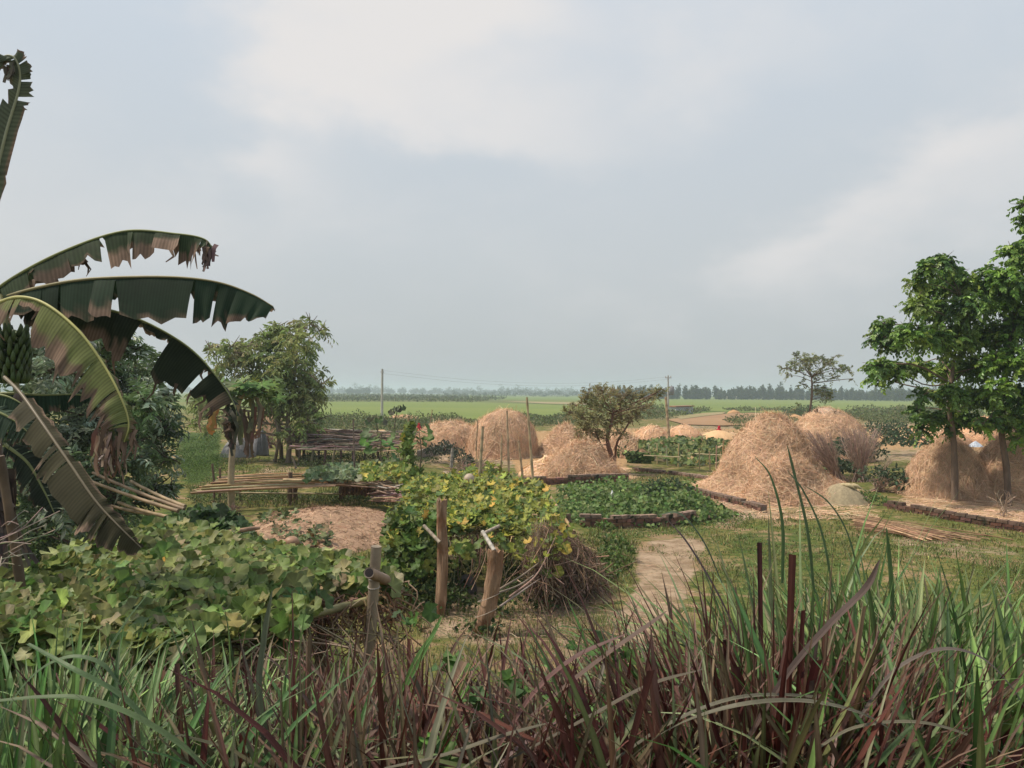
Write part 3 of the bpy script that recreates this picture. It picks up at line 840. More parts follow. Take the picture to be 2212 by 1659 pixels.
wb = MB()
w0 = G(770, 944); w1_ = G(1005, 950)
for t in np.linspace(0, 1, 9)[:-1]:
    c = w0 + (w1_ - w0) * (t + 1 / 16); d = w1_ - w0
    box(wb, (c[0], c[1], ground(c[0], c[1]) + 0.2), (np.hypot(d[0], d[1]) / 8 * 0.997, 0.18, 0.52 + 0.02 * rng.random()), np.array((0.22, 0.19, 0.165)) * rng.uniform(0.9, 1.1), math.atan2(d[1], d[0]))
tag(wb.build('concrete_wall', M['cement'], origin=(w0 + w1_) / 2, smooth=False), 'low grey concrete wall beyond the stick platform, left of the red-clad person', 'wall')
wb = MB(); w0 = G(905, 994); w1_ = G(1000, 968)
for t in np.linspace(0, 1, 6)[:-1]:
    c = w0 + (w1_ - w0) * (t + 0.1); d = w1_ - w0
    box(wb, (c[0], c[1], ground(c[0], c[1]) + 0.18), (np.hypot(d[0], d[1]) / 5 * 0.997, 0.18, 0.42), np.array((0.20, 0.18, 0.155)) * rng.uniform(0.9, 1.1), math.atan2(d[1], d[0]))
tag(wb.build('concrete_wall', M['cement'], origin=(w0 + w1_) / 2, smooth=False), 'short grey concrete wall slanting beside the long low straw bank', 'wall')


# ------------------------------------------------------------------ bamboo platform, brushwood platform
def knotted(mb, a, b, r0, r1, col, n=14, sag=0.0, seg=7):
    """a bamboo pole with swollen nodes"""
    a = np.asarray(a, float); b = np.asarray(b, float)
    k = max(n, int(np.linalg.norm(b - a) / 0.12)); t = np.linspace(0, 1, k)
    p = a + (b - a) * t[:, None] + np.array([0, 0, -1.0]) * (sag * 4 * t * (1 - t))[:, None]
    r = r0 + (r1 - r0) * t; r = r * np.where(np.arange(k) % 3 == 1, 1.16, 1.0)
    cc = np.asarray(col) * np.where(np.arange(k) % 3 == 1, 0.62, 1.0)[:, None]
    return tube(mb, p, r, cc, seg)


BAM = np.array((0.36, 0.26, 0.15))
pa = thing('bamboo_platform', 'long low platform of split bamboo poles with a pale front rail, behind the earth mound', 'platform', G(640, 1092))
db = MB()
for k in range(30):
    t = k / 29
    a = PZ(412 + 70 * t + rng.normal() * 6, 1066 - 36 * t, 0.62 + 0.03 * rng.normal())
    b = PZ(735 + rng.normal() * 12, 1050 - 26 * t + rng.normal(), 0.66 + 0.03 * rng.normal())
    tube(db, spline([a, (a + b) / 2 + [0, 0, rng.normal() * 0.03], b], 8), np.linspace(0.024, 0.014, 8), vary(BAM * [0.85, 0.8, 0.85], 1, 0.2)[0], 5)
for k in range(26):
    t = k / 25
    a = PZ(700 + rng.normal() * 10, 1048 - 22 * t, 0.66 + 0.03 * rng.normal()); b = PZ(862 + rng.normal() * 8, 1052 - 18 * t + rng.normal() * 4, 0.62 + 0.05 * rng.normal())
    tube(db, spline([a, (a + b) / 2, b], 6), np.linspace(0.02, 0.014, 6), vary((0.27, 0.2, 0.14), 1, 0.2)[0], 5)
db.build('deck', M['bamboo'], pa)
rb = MB(); knotted(rb, PZ(612, 1037, 0.70), PZ(815, 1040, 0.70), 0.042, 0.038, (0.52, 0.38, 0.21)); rb.build('rail', M['bamboo'], pa)
rb = MB(); knotted(rb, PZ(470, 1064, 0.33), PZ(850, 1068, 0.33), 0.022, 0.02, (0.45, 0.36, 0.22)); rb.build('rail', M['bamboo'], pa)
for px, yb, yt, r in ((462, 1092, 1002, 0.035), (473, 1092, 1012, 0.035), (626, 1092, 1020, 0.065), (638, 1090, 1048, 0.085), (738, 1084, 1040, 0.06), (815, 1086, 1044, 0.075), (520, 1084, 1046, 0.04)):
    b = G(px, yb); t = P(px + rng.normal() * 3, yt, b[1]); mb = MB()
    tube(mb, spline([b - [0, 0, 0.1], (b + t) / 2 + [rng.normal() * 0.02, 0, 0], t], 8), np.linspace(r, r * 0.85, 8), (0.16, 0.11, 0.08), 8, rough=0.05)
    mb.build('post', M['bark'], pa)
# dark dry leaf fringe hanging beneath its right half, and stick lattice at the end
mb = MB(); n = 420
px = rng.uniform(742, 832, n); top = PZ(px, 1044 + rng.random(n) * 3, 0.62); ln = rng.uniform(0.1, 0.32, n)
ribbons(mb, np.stack([top, top + np.stack([rng.normal(size=n) * 0.02, rng.normal(size=n) * 0.02, -ln * 0.5], 1), top + np.stack([rng.normal(size=n) * 0.05, rng.normal(size=n) * 0.04, -ln], 1)], 1), rng.uniform(0.015, 0.045, n), rng.normal(size=(n, 3)) + [0, -1.5, 0], pick([(0.2, 0.11, 0.06), (0.3, 0.19, 0.1), (0.13, 0.08, 0.05)], [2, 2, 1], n))
mb.build('dry_fringe', M['leaf'], pa, smooth=False)
mb = MB()
for k in range(38):
    yy = 1050 + 34 * rng.random(); a = P(808 + rng.normal() * 10, yy, 19.6 + rng.normal() * 0.3); b = P(868 + rng.normal() * 8, yy + rng.normal() * 4, 18.9 + rng.normal() * 0.3)
    tube(mb, spline([a, (a + b) / 2 + rng.normal(size=3) * 0.04, b], 6), 0.018, vary((0.29, 0.22, 0.17), 1, 0.25)[0], 5)
mb.build('lattice', M['bark'], pa)

pb = thing('brushwood_platform', 'grey platform heaped with long dry branches, right of the slender trunks', 'platform', G(745, 1003))
db = MB()
for k in range(190):
    t = rng.random(); z = 0.72 + 0.55 * t; yy = 968 - 38 * t; x0 = rng.uniform(620, 760); x1 = x0 + rng.uniform(60, 170)
    a = PZ(x0, yy + rng.normal() * 2, z + 0.06 * rng.random()); b = PZ(min(x1, 895), yy + rng.normal() * 3 + 4 * (x1 - x0) / 150 * rng.random(), z + 0.1 * rng.random())
    m_ = (a + b) / 2 + rng.normal(size=3) * [0.1, 0.2, 0.07]
    tube(db, spline([a, m_, b], 9), np.linspace(0.04, 0.016, 9) * rng.uniform(0.6, 1.1), vary((0.25, 0.18, 0.145), 1, 0.3)[0], 5, rough=0.04)
db.build('branches', M['bark'], pb)
mb = MB(); tube(mb, spline([PZ(655, 960, 0.74), PZ(720, 969, 0.7), PZ(790, 971, 0.7), PZ(835, 973, 0.68)], 20), np.linspace(0.075, 0.05, 20), (0.27, 0.21, 0.17), 7, rough=0.06)
tube(mb, spline([PZ(690, 966, 0.78), PZ(735, 955, 0.86), PZ(752, 950, 0.95)], 10), np.linspace(0.05, 0.03, 10), (0.24, 0.19, 0.15), 6)
mb.build('edge_branch', M['bark'], pb)
for px, yb, yt in ((645, 1004, 958), (672, 1008, 962), (700, 1006, 962), (718, 1010, 966), (735, 1006, 966), (762, 1006, 968), (790, 1004, 970), (822, 1004, 970), (690, 1000, 966), (805, 998, 968)):
    b = G(px, yb); t = P(px + rng.normal() * 4, yt, b[1]); mb = MB()
    tube(mb, spline([b - [0, 0, 0.1], (b + t) / 2 + rng.normal(size=3) * 0.03, t], 7), np.linspace(0.06, 0.045, 7), vary((0.2, 0.155, 0.125), 1, 0.2)[0], 6, rough=0.05)
    mb.build('post', M['bark'], pb)


# ------------------------------------------------------------------ single stakes and poles
def stake(label, px, yt, px2, yb, r=0.022, col=(0.42, 0.31, 0.19), name='bamboo_stake', group='bamboo stakes in the garden', D=None, m='bamboo', cat='stake'):
    b = G(px2, yb) if D is None else P(px2, yb, D)
    t = P(px, yt, b[1] + rng.normal() * 0.05)
    mb = MB(); knotted(mb, b - [0, 0, 0.12 if D is None else 0], t, r * 1.1, r * 0.75, vary(col, 1, 0.12, 0.03)[0])
    return tag(mb.build(name, M[m], origin=b), label, cat, group)


stake('thick bamboo stake rising from the near right corner of the yellowing trellis', 1138, 858, 1153, 1062, 0.027, D=15.5)
stake('tall thin bamboo stake crossing the middle of the steep haystack', 1095, 888, 1100, 1040, 0.024, D=17)
stake('bamboo stake just left of the steep haystack, rising from the yellow leaves', 1043, 921, 1036, 1032, 0.034, D=16.5)
stake('slim stake leaning left of the steep haystack', 1032, 908, 1028, 975, 0.022, D=22)
stake('short slim stake against the foot of the steep haystack', 1084, 940, 1082, 1025, 0.022, D=17)
stake('bamboo stake at the right foot of the steep haystack', 1120, 952, 1130, 1040, 0.026, D=17)
stake('slim bamboo stake against the long low straw bank', 934, 885, 920, 968, 0.02, D=30)
stake('bamboo stake rising beside the climbing vine', 883, 898, 887, 1015, 0.034, D=19)
stake('thin dark stake on the brushwood platform, right of its middle', 763, 905, 766, 1010, 0.022, (0.16, 0.12, 0.09), D=20)
stake('pale broken stake standing behind the brushwood platform', 787, 912, 793, 937, 0.04)
stake('short dark stake at the edge of the bright green field', 714, 882, 716, 901, 0.06, (0.10, 0.08, 0.05))
stake('stout cut bamboo post behind the leafy trellis, below the young papaya', 865, 967, 869, 1002, 0.05, D=24)
stake('grey cut post standing right of the climbing vine', 977, 968, 975, 1010, 0.045, (0.33, 0.3, 0.26), D=22)
stake('leaning bamboo pole between the olive tree and the garden vines', 1438, 857, 1447, 962, 0.085, (0.36, 0.28, 0.17), cat='pole', name='bamboo_pole', group=None)
stake('thin stick with a white bag in the leafy garden bed', 1325, 1064, 1326, 1098, 0.022, (0.4, 0.33, 0.24), group=None)
bgm = MB(); c = P(1322, 1066, G(1326, 1098)[1] - 0.05)
tube(bgm, [c + [0, 0, 0.09], c + [0.005, 0, 0.05], c + [0.0, 0, 0], c + [0.01, 0, -0.06], c + [0, 0, -0.09]], [0.006, 0.02, 0.035, 0.03, 0.01], (0.75, 0.75, 0.76), 8, rough=0.08)
tag(bgm.build('plastic_bag', M['tarp'], origin=c), 'little white plastic bag hung on a stick over the leafy garden bed', 'bag')

for lab, px, yt, px2, yb in (('bare dark pole leaning over the upper edge of the trellis', 630, 985, 640, 1012),):
    stake(lab, px, yt, px2, yb, 0.03, (0.25, 0.19, 0.14), D=24)

# the pile of bamboo poles lying left
BL = [('lowest pole of the bamboo pile, hidden at its foot by leaves', (255, 1085), (372, 1118)), ('pale pole of the bamboo pile with the longest bare tip', (172, 1030), (385, 1104)), ('uppermost pole of the bamboo pile, ending in a ragged root', (200, 1021), (398, 1100)),
      ('short pole of the bamboo pile starting under the dry twig knot', (282, 1039), (400, 1094)), ('thin green pole lying just below the bamboo pile', (238, 1092), (345, 1112))]
for k, (lab, a, b) in enumerate(BL):
    q1 = P(b[0], b[1], 10.5 + 0.1 * k); q1[2] = max(q1[2], ground(q1[0], q1[1]) + 0.03)
    q0 = P(a[0], a[1], 11.0 + 0.12 * k)
    mb = MB(); knotted(mb, q0, q1, 0.020, 0.027, vary((0.32, 0.23, 0.135), 1, 0.12, 0.04)[0], sag=0.02)
    tag(mb.build('bamboo_pole', M['bamboo'], origin=q1), lab, 'bamboo pole', 'pile of bamboo poles on the left')


# ------------------------------------------------------------------ twig bundles, brush, tarps
def twigs(name, label, foot, topl, topr, yb, yt, n, D, col, r=0.012, group=None, neck=0.35, cat='twig bundle'):
    mb = MB(); b = G(foot, yb) if D is None else P(foot, yb, D)
    base = b
    for k in range(n):
        t = rng.random()
        q0 = b + [rng.normal() * 0.16, rng.normal() * 0.16, -0.02]
        e = P(topl + (topr - topl) * t, yt + abs(rng.normal()) * (yb - yt) * 0.22, b[1] + rng.normal() * 0.35)
        mid = b + (e - b) * neck + rng.normal(size=3) * 0.05; mid[0] = b[0] + (mid[0] - b[0]) * 0.7
        sp = spline([q0, mid, (mid + e) / 2 + rng.normal(size=3) * 0.05, e], 9)
        cc = vary(col, 1, 0.2, 0.04)[0]
        tube(mb, sp, np.linspace(r, r * 0.3, 9), cc, 4, cap=False)
        for _ in range(3):
            i = rng.integers(4, 8); tip = sp[i] + (sp[8] - sp[4]) * 0.35 + rng.normal(size=3) * [0.16, 0.12, 0.1]
            tube(mb, [sp[i], (sp[i] + tip) / 2 + rng.normal(size=3) * 0.02, tip], [r * 0.45, r * 0.35, r * 0.15], cc, 3, cap=False)
    return tag(mb.build(name, M['bark'], origin=base), label, cat, group)


TW = (0.40, 0.29, 0.245)
twigs('twig_bundle', 'grey brown twig bundle leaning against the biggest haystack', 1812, 1722, 1800, 1040, 930, 150, None, TW, 0.012, 'upright bundles of dry stalks')
twigs('twig_bundle', 'twig bundle standing straight like a sheaf between the dark shrubs', 1856, 1812, 1905, 1040, 922, 170, None, TW, 0.012, 'upright bundles of dry stalks')
twigs('dry_shrub', 'small pale leafless shrub among the dark shrubs, left of the smooth brown dome', 1903, 1885, 1935, 1030, 985, 26, None, (0.36, 0.29, 0.22), 0.012, cat='shrub')
twigs('stalk_pile', 'tangle of cut pale stalks right of the straw coloured tarp', 1900, 1880, 1935, 1062, 1030, 34, None, (0.34, 0.24, 0.19), 0.02, cat='stalk pile')
twigs('dry_shrub', 'thin leafless shrub in front of the right-hand trunks', 2165, 2145, 2205, 1118, 1062, 9, None, (0.36, 0.28, 0.2), 0.014, cat='shrub')
twigs('dry_shrub', 'small dead shrub standing on the brown earth mound', 678, 664, 694, 1120, 1092, 22, 17.3, (0.17, 0.11, 0.09), 0.008, cat='shrub')
twigs('dry_shrub', 'small dead shrub at the left end of the brown earth mound', 503, 494, 512, 1120, 1088, 9, 15.5, (0.17, 0.11, 0.09), 0.008, cat='shrub')
# lying heap of dry stalks in the turf at right
mb = MB()
for k in range(120):
    a = G(1850 + rng.normal() * 9, 1136 + rng.normal() * 7); b = G(1990 + abs(rng.normal()) * 55, 1162 + rng.normal() * 4 + 6)
    a[2] += 0.03 + 0.10 * rng.random(); b[2] += 0.03 + 0.06 * rng.random()
    sp = spline([a, (a + b) / 2 + [0, 0, 0.04], b], 8); tube(mb, sp, np.linspace(0.005, 0.011, 8), vary((0.3, 0.19, 0.12), 1, 0.3, 0.05)[0], 4, cap=False)
tag(mb.build('stalk_pile', M['bark'], origin=G(1930, 1150)), 'flat sheaf of dry stalks lying in the turf before the retaining wall', 'stalk pile')

# straw-mat mound and grey sheeted heap
def draped(name, label, cx, hw, top, basey, col, m, cat, seed, ry=0.8, p=1.3, q=1.0, fold=0.03, rim=None):
    b = G(cx, basey); rx = hw * b[1] / F; c = b + [0, rx * ry * 0.6, 0]; h = P(cx, top, c[1])[2] - ground(c[0], c[1])
    na, nr = 96, 26; T, A = np.meshgrid(np.linspace(0, 1, nr), np.linspace(0, 2 * np.pi, na, endpoint=False), indexing='ij')
    rr = T; z = h * np.clip(1 - rr ** p, 0, 1) ** q
    fo = fold * (np.sin(A * 9 + 2 * np.sin(A * 2 + seed)) + 0.6 * np.sin(A * 17 + seed)) * rr * (1 + 0 * A)
    X = c[0] + rx * rr * np.cos(A) * (1 + fo); Y = c[1] + rx * ry * rr * np.sin(A) * (1 + fo)
    lum = np.array([mnoise.noise((x * 1.4 + seed, y * 1.4, 0)) for x, y in zip(X.ravel(), Y.ravel())]).reshape(X.shape)
    Z = ground(X, Y) + z + (fo * 1.6 + lum * 0.08) * h * np.clip(1.1 - rr, 0, 1) + 0.015
    cols = np.broadcast_to(np.asarray(col, float), (nr * na, 3)) * (1 + 0.08 * rng.normal(size=(nr * na, 1)))
    mb = MB(); i = np.arange(nr - 1)[:, None] * na; j = np.arange(na)[None]; j2 = (j + 1) % na
    mb.add(np.stack([X, Y, Z], -1).reshape(-1, 3), np.stack([i + na + j, i + na + j2, i + j2, i + j], -1).reshape(-1, 4), cols)
    return c, h, mb


c, h, mb = draped('tarp', '', 1828, 66, 1046, 1092, (0.33, 0.27, 0.175), 'mat', 'tarp', 2, ry=0.7, p=1.7, q=0.95, fold=0.016)
for k in range(7):
    a = rng.uniform(2.6, 5.6); s = rng.uniform(0.1, 0.35)
    q0 = c + [0.1 + 0.5 * s * math.cos(a), 0.4 * s * math.sin(a), h * 0.9]; tube(mb, spline([q0, q0 + [0.12, -0.1, 0.03], q0 + [0.3, -0.14, -0.07]], 6), [0.02, 0.05, 0.055, 0.05, 0.03, 0.01], (0.46, 0.38, 0.23), 6, rough=0.1)
tag(mb.build('tarp', M['mat'], origin=c), 'straw-coloured sewn sacking spread over a mound, in front of the twig bundles', 'tarp')
c, h, mb = draped('tarp', '', 507, 38, 944, 988, (0.19, 0.185, 0.185), 'tarp', 'tarp', 5, ry=0.8, p=2, q=0.8, fold=0.012)
tag(mb.build('tarp', M['tarp'], origin=c), 'grey plastic sheet over a rounded heap, left of the papaya trunk', 'tarp')
c, h, mb = draped('tarp', '', 560, 17, 928, 984, (0.15, 0.15, 0.165), 'tarp', 'tarp', 7, ry=1.0, p=2.0, q=0.62, fold=0.03)
tag(mb.build('tarp', M['tarp'], origin=c), 'steep fold of grey plastic sheet, right of the dry leaf skirt', 'tarp')
c, h, mb = draped('tarp', '', 2112, 16, 953, 966, (0.40, 0.45, 0.52), 'tarp', 'tarp', 9, ry=0.8)
tag(mb.build('tarp', M['tarp'], origin=c), 'pale blue sheet between the two right-hand haystacks', 'tarp')
c, h, mb = draped('tarp', '', 762, 17, 930, 938, (0.62, 0.63, 0.55), 'tarp', 'tarp', 11, ry=0.8)
tag(mb.build('tarp', M['tarp'], origin=c), 'small pale sheet on the concrete wall left of the papaya saplings', 'tarp')
c, h, mb = draped('tarp', '', 1668, 7, 895, 901, (0.7, 0.7, 0.66), 'tarp', 'tarp', 12, ry=0.8)
tag(mb.build('sack', M['tarp'], origin=c), 'white sack dropped on the bare brown field', 'sack')
c, h, mb = draped('tarp', '', 1007, 22, 1243, 1283, (0.115, 0.105, 0.10), 'stone', 'stone', 13, ry=0.9, p=2.4, q=0.7)
tag(mb.build('boulder', M['stone'], origin=c), 'grey boulder under the yellowing trellis, between the two log posts', 'rock')

# ------------------------------------------------------------------ power poles, hut, far sheds, people
def power_pole(label, px, yt, yb, r, trafo=False):
    b = G(px, yb); h = P(px, yt, b[1])[2] - b[2]
    o = thing('power_pole', label, 'pole', b, 'power poles on the plain')
    mb = MB(); tube(mb, [b - [0, 0, 0.2], b + [0, 0, h * 0.5], b + [0, 0, h]], [r, r * 0.85, r * 0.7], (0.42, 0.40, 0.37), 8); mb.build('pole', M['cement'], o)
    mb = MB(); box(mb, b + [0, 0, h - 0.35], (0.9 if trafo else 0.4, 0.1, 0.1), (0.25, 0.25, 0.25)); mb.build('crossarm', M['metal'], o)
    for s in ((-0.38, 0.38) if trafo else (0.0,)):
        mb = MB(); tube(mb, [b + [s, 0, h - 0.29], b + [s, 0, h - 0.05]], [0.07, 0.05], (0.45, 0.42, 0.4), 7); mb.build('insulator', M['cement'], o)
    if trafo:
        mb = MB(); tube(mb, [b + [0.45, 0, h * 0.5], b + [0.45, 0, h * 0.5 + 0.1], b + [0.45, 0, h * 0.5 + 1.2], b + [0.45, 0, h * 0.5 + 1.3]], [0.25, 0.42, 0.42, 0.2], (0.22, 0.22, 0.23), 10); mb.build('transformer', M['metal'], o)


power_pole('lone grey power pole at the edge of the bright field, left of centre', 825, 797, 904, 0.16)
power_pole('power pole with a transformer, right of the olive tree', 1443, 811, 896, 0.15, True)

mb = MB(); a = P(825, 800, G(825, 904)[1]); b = P(1443, 814, G(1443, 896)[1])
for off in (0.0, 0.35):
    tube(mb, spline([a - [0, 0, off], a * 0.75 + b * 0.25 - [0, 0, 0.9 + off], (a + b) / 2 - [0, 0, 1.2 + off], a * 0.25 + b * 0.75 - [0, 0, 0.9 + off], b - [0, 0, off]], 30), 0.007, (0.1, 0.1, 0.1), 4)
tag(mb.build('power_line', M['metal'], origin=a), 'thin slack wires strung between the two power poles', 'wire')

b = G(1475, 894.5); D = b[1]; k = D / F
ho = thing('tin_hut', 'small grey tin hut with a rusty flat roof at the edge of the far field', 'hut', b)
mb = MB(); W_, H2 = 40 * k, 15.5 * k
box(mb, b + [0, W_ * 0.4, H2 / 2], (W_, W_ * 0.8, H2), (0.42, 0.44, 0.48), 0.25)
mb.build('wall', M['metal'], ho, smooth=False)
mb = MB(); box(mb, b + [0, W_ * 0.4, H2 + 0.09], (W_ * 1.12, W_ * 0.92, 0.16), (0.27, 0.14, 0.08), 0.25, 0.03); mb.build('roof', M['metal'], ho, smooth=False)
mb = MB(); cr, sr = math.cos(0.25), math.sin(0.25); ly = -W_ * 0.4 - 0.03; lx = W_ * 0.12
box(mb, b + [lx * cr - ly * sr, W_ * 0.4 + lx * sr + ly * cr, H2 * 0.42], (W_ * 0.2, 0.06, H2 * 0.8), (0.2, 0.21, 0.24), 0.25); mb.build('door', M['metal'], ho, smooth=False)


def shed(label, x0, x1, yb, h_px, wallc, roofc, zoff=0.0):
    a = PZ(x0, yb, 0.03); D = a[1]; w = (x1 - x0) * D / F; h = h_px * D / F; c = PZ((x0 + x1) / 2, yb, 0.03)
    o = thing('far_shed', label, 'shed', c, 'long sheds before the far trees')
    mb = MB(); box(mb, c + [0, 5, h * 0.28], (w, 9, h * 0.56), wallc); mb.build('wall', M['cement'], o, smooth=False)
    mb = MB(); d = 5.2; v = np.array([[-w / 2, -d, 0], [w / 2, -d, 0], [w / 2, 0, h * 0.46], [-w / 2, 0, h * 0.46], [w / 2, d, 0], [-w / 2, d, 0]]) + c + [0, 5, h * 0.57]
    mb.add(v, [np.array([[0, 1, 2, 3], [3, 2, 4, 5]]), np.array([[1, 4, 2], [0, 3, 5]])], roofc); mb.build('roof', M['metal'], o, smooth=False)


shed('longest pale far shed, right of the tin hut', 1556, 1648, 862.5, 8, (0.5, 0.45, 0.38), (0.62, 0.55, 0.45))
shed('pale far shed joined to the right end of the longest one', 1652, 1705, 863, 6.5, (0.5, 0.45, 0.38), (0.6, 0.53, 0.44))
shed('far shed behind the small bare tree', 1720, 1790, 863.5, 6, (0.48, 0.42, 0.34), (0.58, 0.5, 0.4))
shed('far shed right of the small bare tree', 1800, 1878, 864, 6, (0.48, 0.42, 0.34), (0.56, 0.5, 0.4))
shed('white far shed, right of the lone power pole', 880, 960, 851.5, 3.6, (0.7, 0.72, 0.75), (0.75, 0.77, 0.8))
shed('hazy far shed left of the olive tree', 1118, 1180, 853, 4, (0.6, 0.6, 0.62), (0.6, 0.62, 0.65))
shed('hazy far shed between the power pole and the steep haystack', 1010, 1050, 852, 3.6, (0.55, 0.55, 0.58), (0.6, 0.62, 0.65))
shed('hazy far shed directly left of the olive tree crown', 1195, 1222, 853.5, 4, (0.62, 0.6, 0.6), (0.62, 0.6, 0.6))


def person(label, px, yb, hpx, red, sit):
    b = G(px, yb); k = hpx * b[1] / F / (0.95 if sit else 1.55)
    o = thing('person', label, 'person', b, None)
    me = bpy.data.meshes.new('body')
    if sit:
        J = [(0, 0, .24), (0, .02, .5), (0, 0, .72), (0, -.02, .80), (0, -.03, .93), (.17, .1, .68), (.24, .26, .46), (.12, .36, .42), (-.17, .1, .68), (-.24, .26, .46), (-.12, .36, .42), (.12, .34, .42), (.12, .3, .05), (-.12, .34, .42), (-.12, .3, .05)]
    else:
        J = [(0, 0, .85), (0, .0, 1.1), (0, 0, 1.32), (0, 0, 1.42), (0, .02, 1.55), (.19, .02, 1.28), (.26, .12, 1.02), (.16, .3, .92), (-.19, .02, 1.28), (-.26, .12, 1.02), (-.16, .3, .92), (.1, .02, .45), (.1, 0, .05), (-.1, .02, .45), (-.1, 0, .05)]
    E = [(0, 1), (1, 2), (2, 3), (3, 4), (2, 5), (5, 6), (6, 7), (2, 8), (8, 9), (9, 10), (0, 11), (11, 12), (0, 13), (13, 14)]
    rad = [.14, .13, .13, .055, .095, .06, .045, .035, .06, .045, .035, .08, .05, .08, .05]
    me.from_pydata([tuple(np.array(j) * k) for j in J], E, []); me.update()
    a = me.attributes.new('col', 'FLOAT_COLOR', 'POINT')
    for d in a.data: d.color = (0.16, 0.085, 0.055, 1)
    bo = bpy.data.objects.new('body', me); COL.objects.link(bo); bo.parent = o
    sk = bo.modifiers.new('skin', 'SKIN')
    for v, r_ in zip(me.skin_vertices[0].data, rad): v.radius = (r_ * k, r_ * k)
    me.skin_vertices[0].data[0].use_root = True
    ss = bo.modifiers.new('smooth', 'SUBSURF'); ss.levels = 1; ss.render_levels = 1
    me.materials.append(M['skin'])
    rings = ([(.02, .34, .0), (.2, .33, .02), (.42, .27, .02), (.6, .22, .02), (.74, .17, 0), (.82, .1, -.02), (.9, .125, -.04), (1.0, .1, -.04), (1.05, .03, -.03)] if sit else
             [(.12, .24, 0), (.5, .23, 0), (.9, .2, 0), (1.1, .19, 0), (1.28, .2, 0), (1.38, .13, 0), (1.46, .1, -.01), (1.56, .125, -.02), (1.66, .09, -.02), (1.7, .03, -.01)])
    cb = MB(); na = 20; vs = []
    for i, (z, r_, y) in enumerate(rings):
        for q in range(na):
            th = 2 * math.pi * q / na; w = 1 + 0.06 * math.sin(5 * th + i)
            yy = y + r_ * 0.75 * w * math.sin(th)
            vs.append(b + np.array([r_ * w * math.cos(th), yy, z]) * k)
    i = np.arange(len(rings) - 1)[:, None] * na; j = np.arange(na)[None]
    cb.add(vs, np.stack([i + j, i + (j + 1) % na, i + na + (j + 1) % na, i + na + j], -1).reshape(-1, 4), red)
    cb.build('red_shawl', M['cloth'], o)


person('person in a red shawl squatting beside the concrete wall and the long straw bank', 905, 934.5, 19, (0.42, 0.03, 0.035), True)
person('person in a red shawl half hidden behind the rounded golden heap', 1553, 946, 24, (0.48, 0.03, 0.05), True)

# ------------------------------------------------------------------ leaves of several plants
PUMP = T_lobed(5, 0.055, 30, 0.2, 0.075, 0.018)
GOURD = T_lobed(5, 0.13, 24, 0.2, 0.09)
SQUASH = T_lobed(5, 0.10, 16, 0.15, 0.06)
OV = T_ovate(0.27, 0.06, 0.14)
LANCE = T_ovate(0.15, 0.04, 0.2)
ROUND = T_ovate(0.42, 0.08, 0.1)
CRUDE = (np.array([[0, 0, 0], [0.3, 0.45, 0.06], [0, 1, -0.1], [-0.3, 0.45, 0.06]]), [np.array([[0, 1, 2, 3]])])


def carpet(mb, T, pos, size, cols, up=0.75, toward=0.25, hrange=0.0, wid=1.0):
    """leaves of a mat: faces mostly up, some towards the light and the open side"""
    n = len(pos)
    pos = pos + np.stack([rng.normal(size=n) * 0.02, rng.normal(size=n) * 0.02, rng.random(n) * hrange], 1)
    nr = norm(np.array([-0.1, -toward, up]) + rng.normal(size=(n, 3)) * 0.33)
    a = rng.uniform(0, 2 * np.pi, n)
    fw = np.stack([np.cos(a), np.sin(a), -0.25 + rng.normal(size=n) * 0.15], 1)
    place(mb, T, pos, fw, nr, size * rng.uniform(0.6, 1.2, n), cols, wid)


def bush(name, label, cat, clumps, T, leaf, cols, weights, dens, group=None, m='leaf', kind=None, stems=True, flat=0.9):
    """a shrub or a patch of scrub: (px, basey, radius_px[, up]) balls of leaves seated on the ground"""
    mb = MB(); sb = MB(); first = None
    for c in clumps:
        b = G(c[0], c[1]); r = c[2] * b[1] / F; up = (c[3] if len(c) > 3 else 0.7) * r
        ce = b + [0, r * 0.6, up]
        if first is None: first = b
        n = max(5, int(dens * 2.6 * (r / leaf) ** 2))
        d = rnd_unit(n); d[:, 2] = np.abs(d[:, 2]) * 1.1 - 0.25 * rng.random(n); d[:, 1] -= 0.25 * rng.random(n)
        q = (0.55 + 0.5 * rng.random((n, 1))) * (1 + 0.2 * np.sin(d[:, :1] * 6 + c[0]) * np.cos(d[:, 2:] * 5))
        p = ce + norm(d) * r * q * [1, 1, flat]
        p[:, 2] = np.maximum(p[:, 2], ground(p[:, 0], p[:, 1]) + 0.02)
        cc = pick(cols, weights, n, 0.22, 0.07)
        fw = d * 0.5 + rng.normal(size=(n, 3)) * 0.5 + [0, 0, -0.25]; nr = d * 0.5 + rng.normal(size=(n, 3)) * 0.4 + [0, -0.5, 0.4]
        place(mb, T, p, fw, nr, leaf * rng.uniform(0.6, 1.25, n), cc)
        if stems:
            for _ in range(4):
                e = ce + rnd_unit(1)[0] * r * 0.6; tube(sb, spline([b + [rng.normal() * r * 0.2, r * 0.6, -0.02], (b + e) / 2 + [0, r * 0.3, 0], e], 5), np.linspace(0.012, 0.005, 5) * max(1, r), (0.12, 0.09, 0.06), 4, cap=False)
    if kind == 'stuff':
        return tag(mb.build(name, M[m], origin=first, smooth=False), kind='stuff')
    o = thing(name, label, cat, first, group)
    mb.build('foliage', M[m], o, smooth=False)
    if stems and len(clumps) < 3: sb.build('stem', M['bark'], o)
    return o


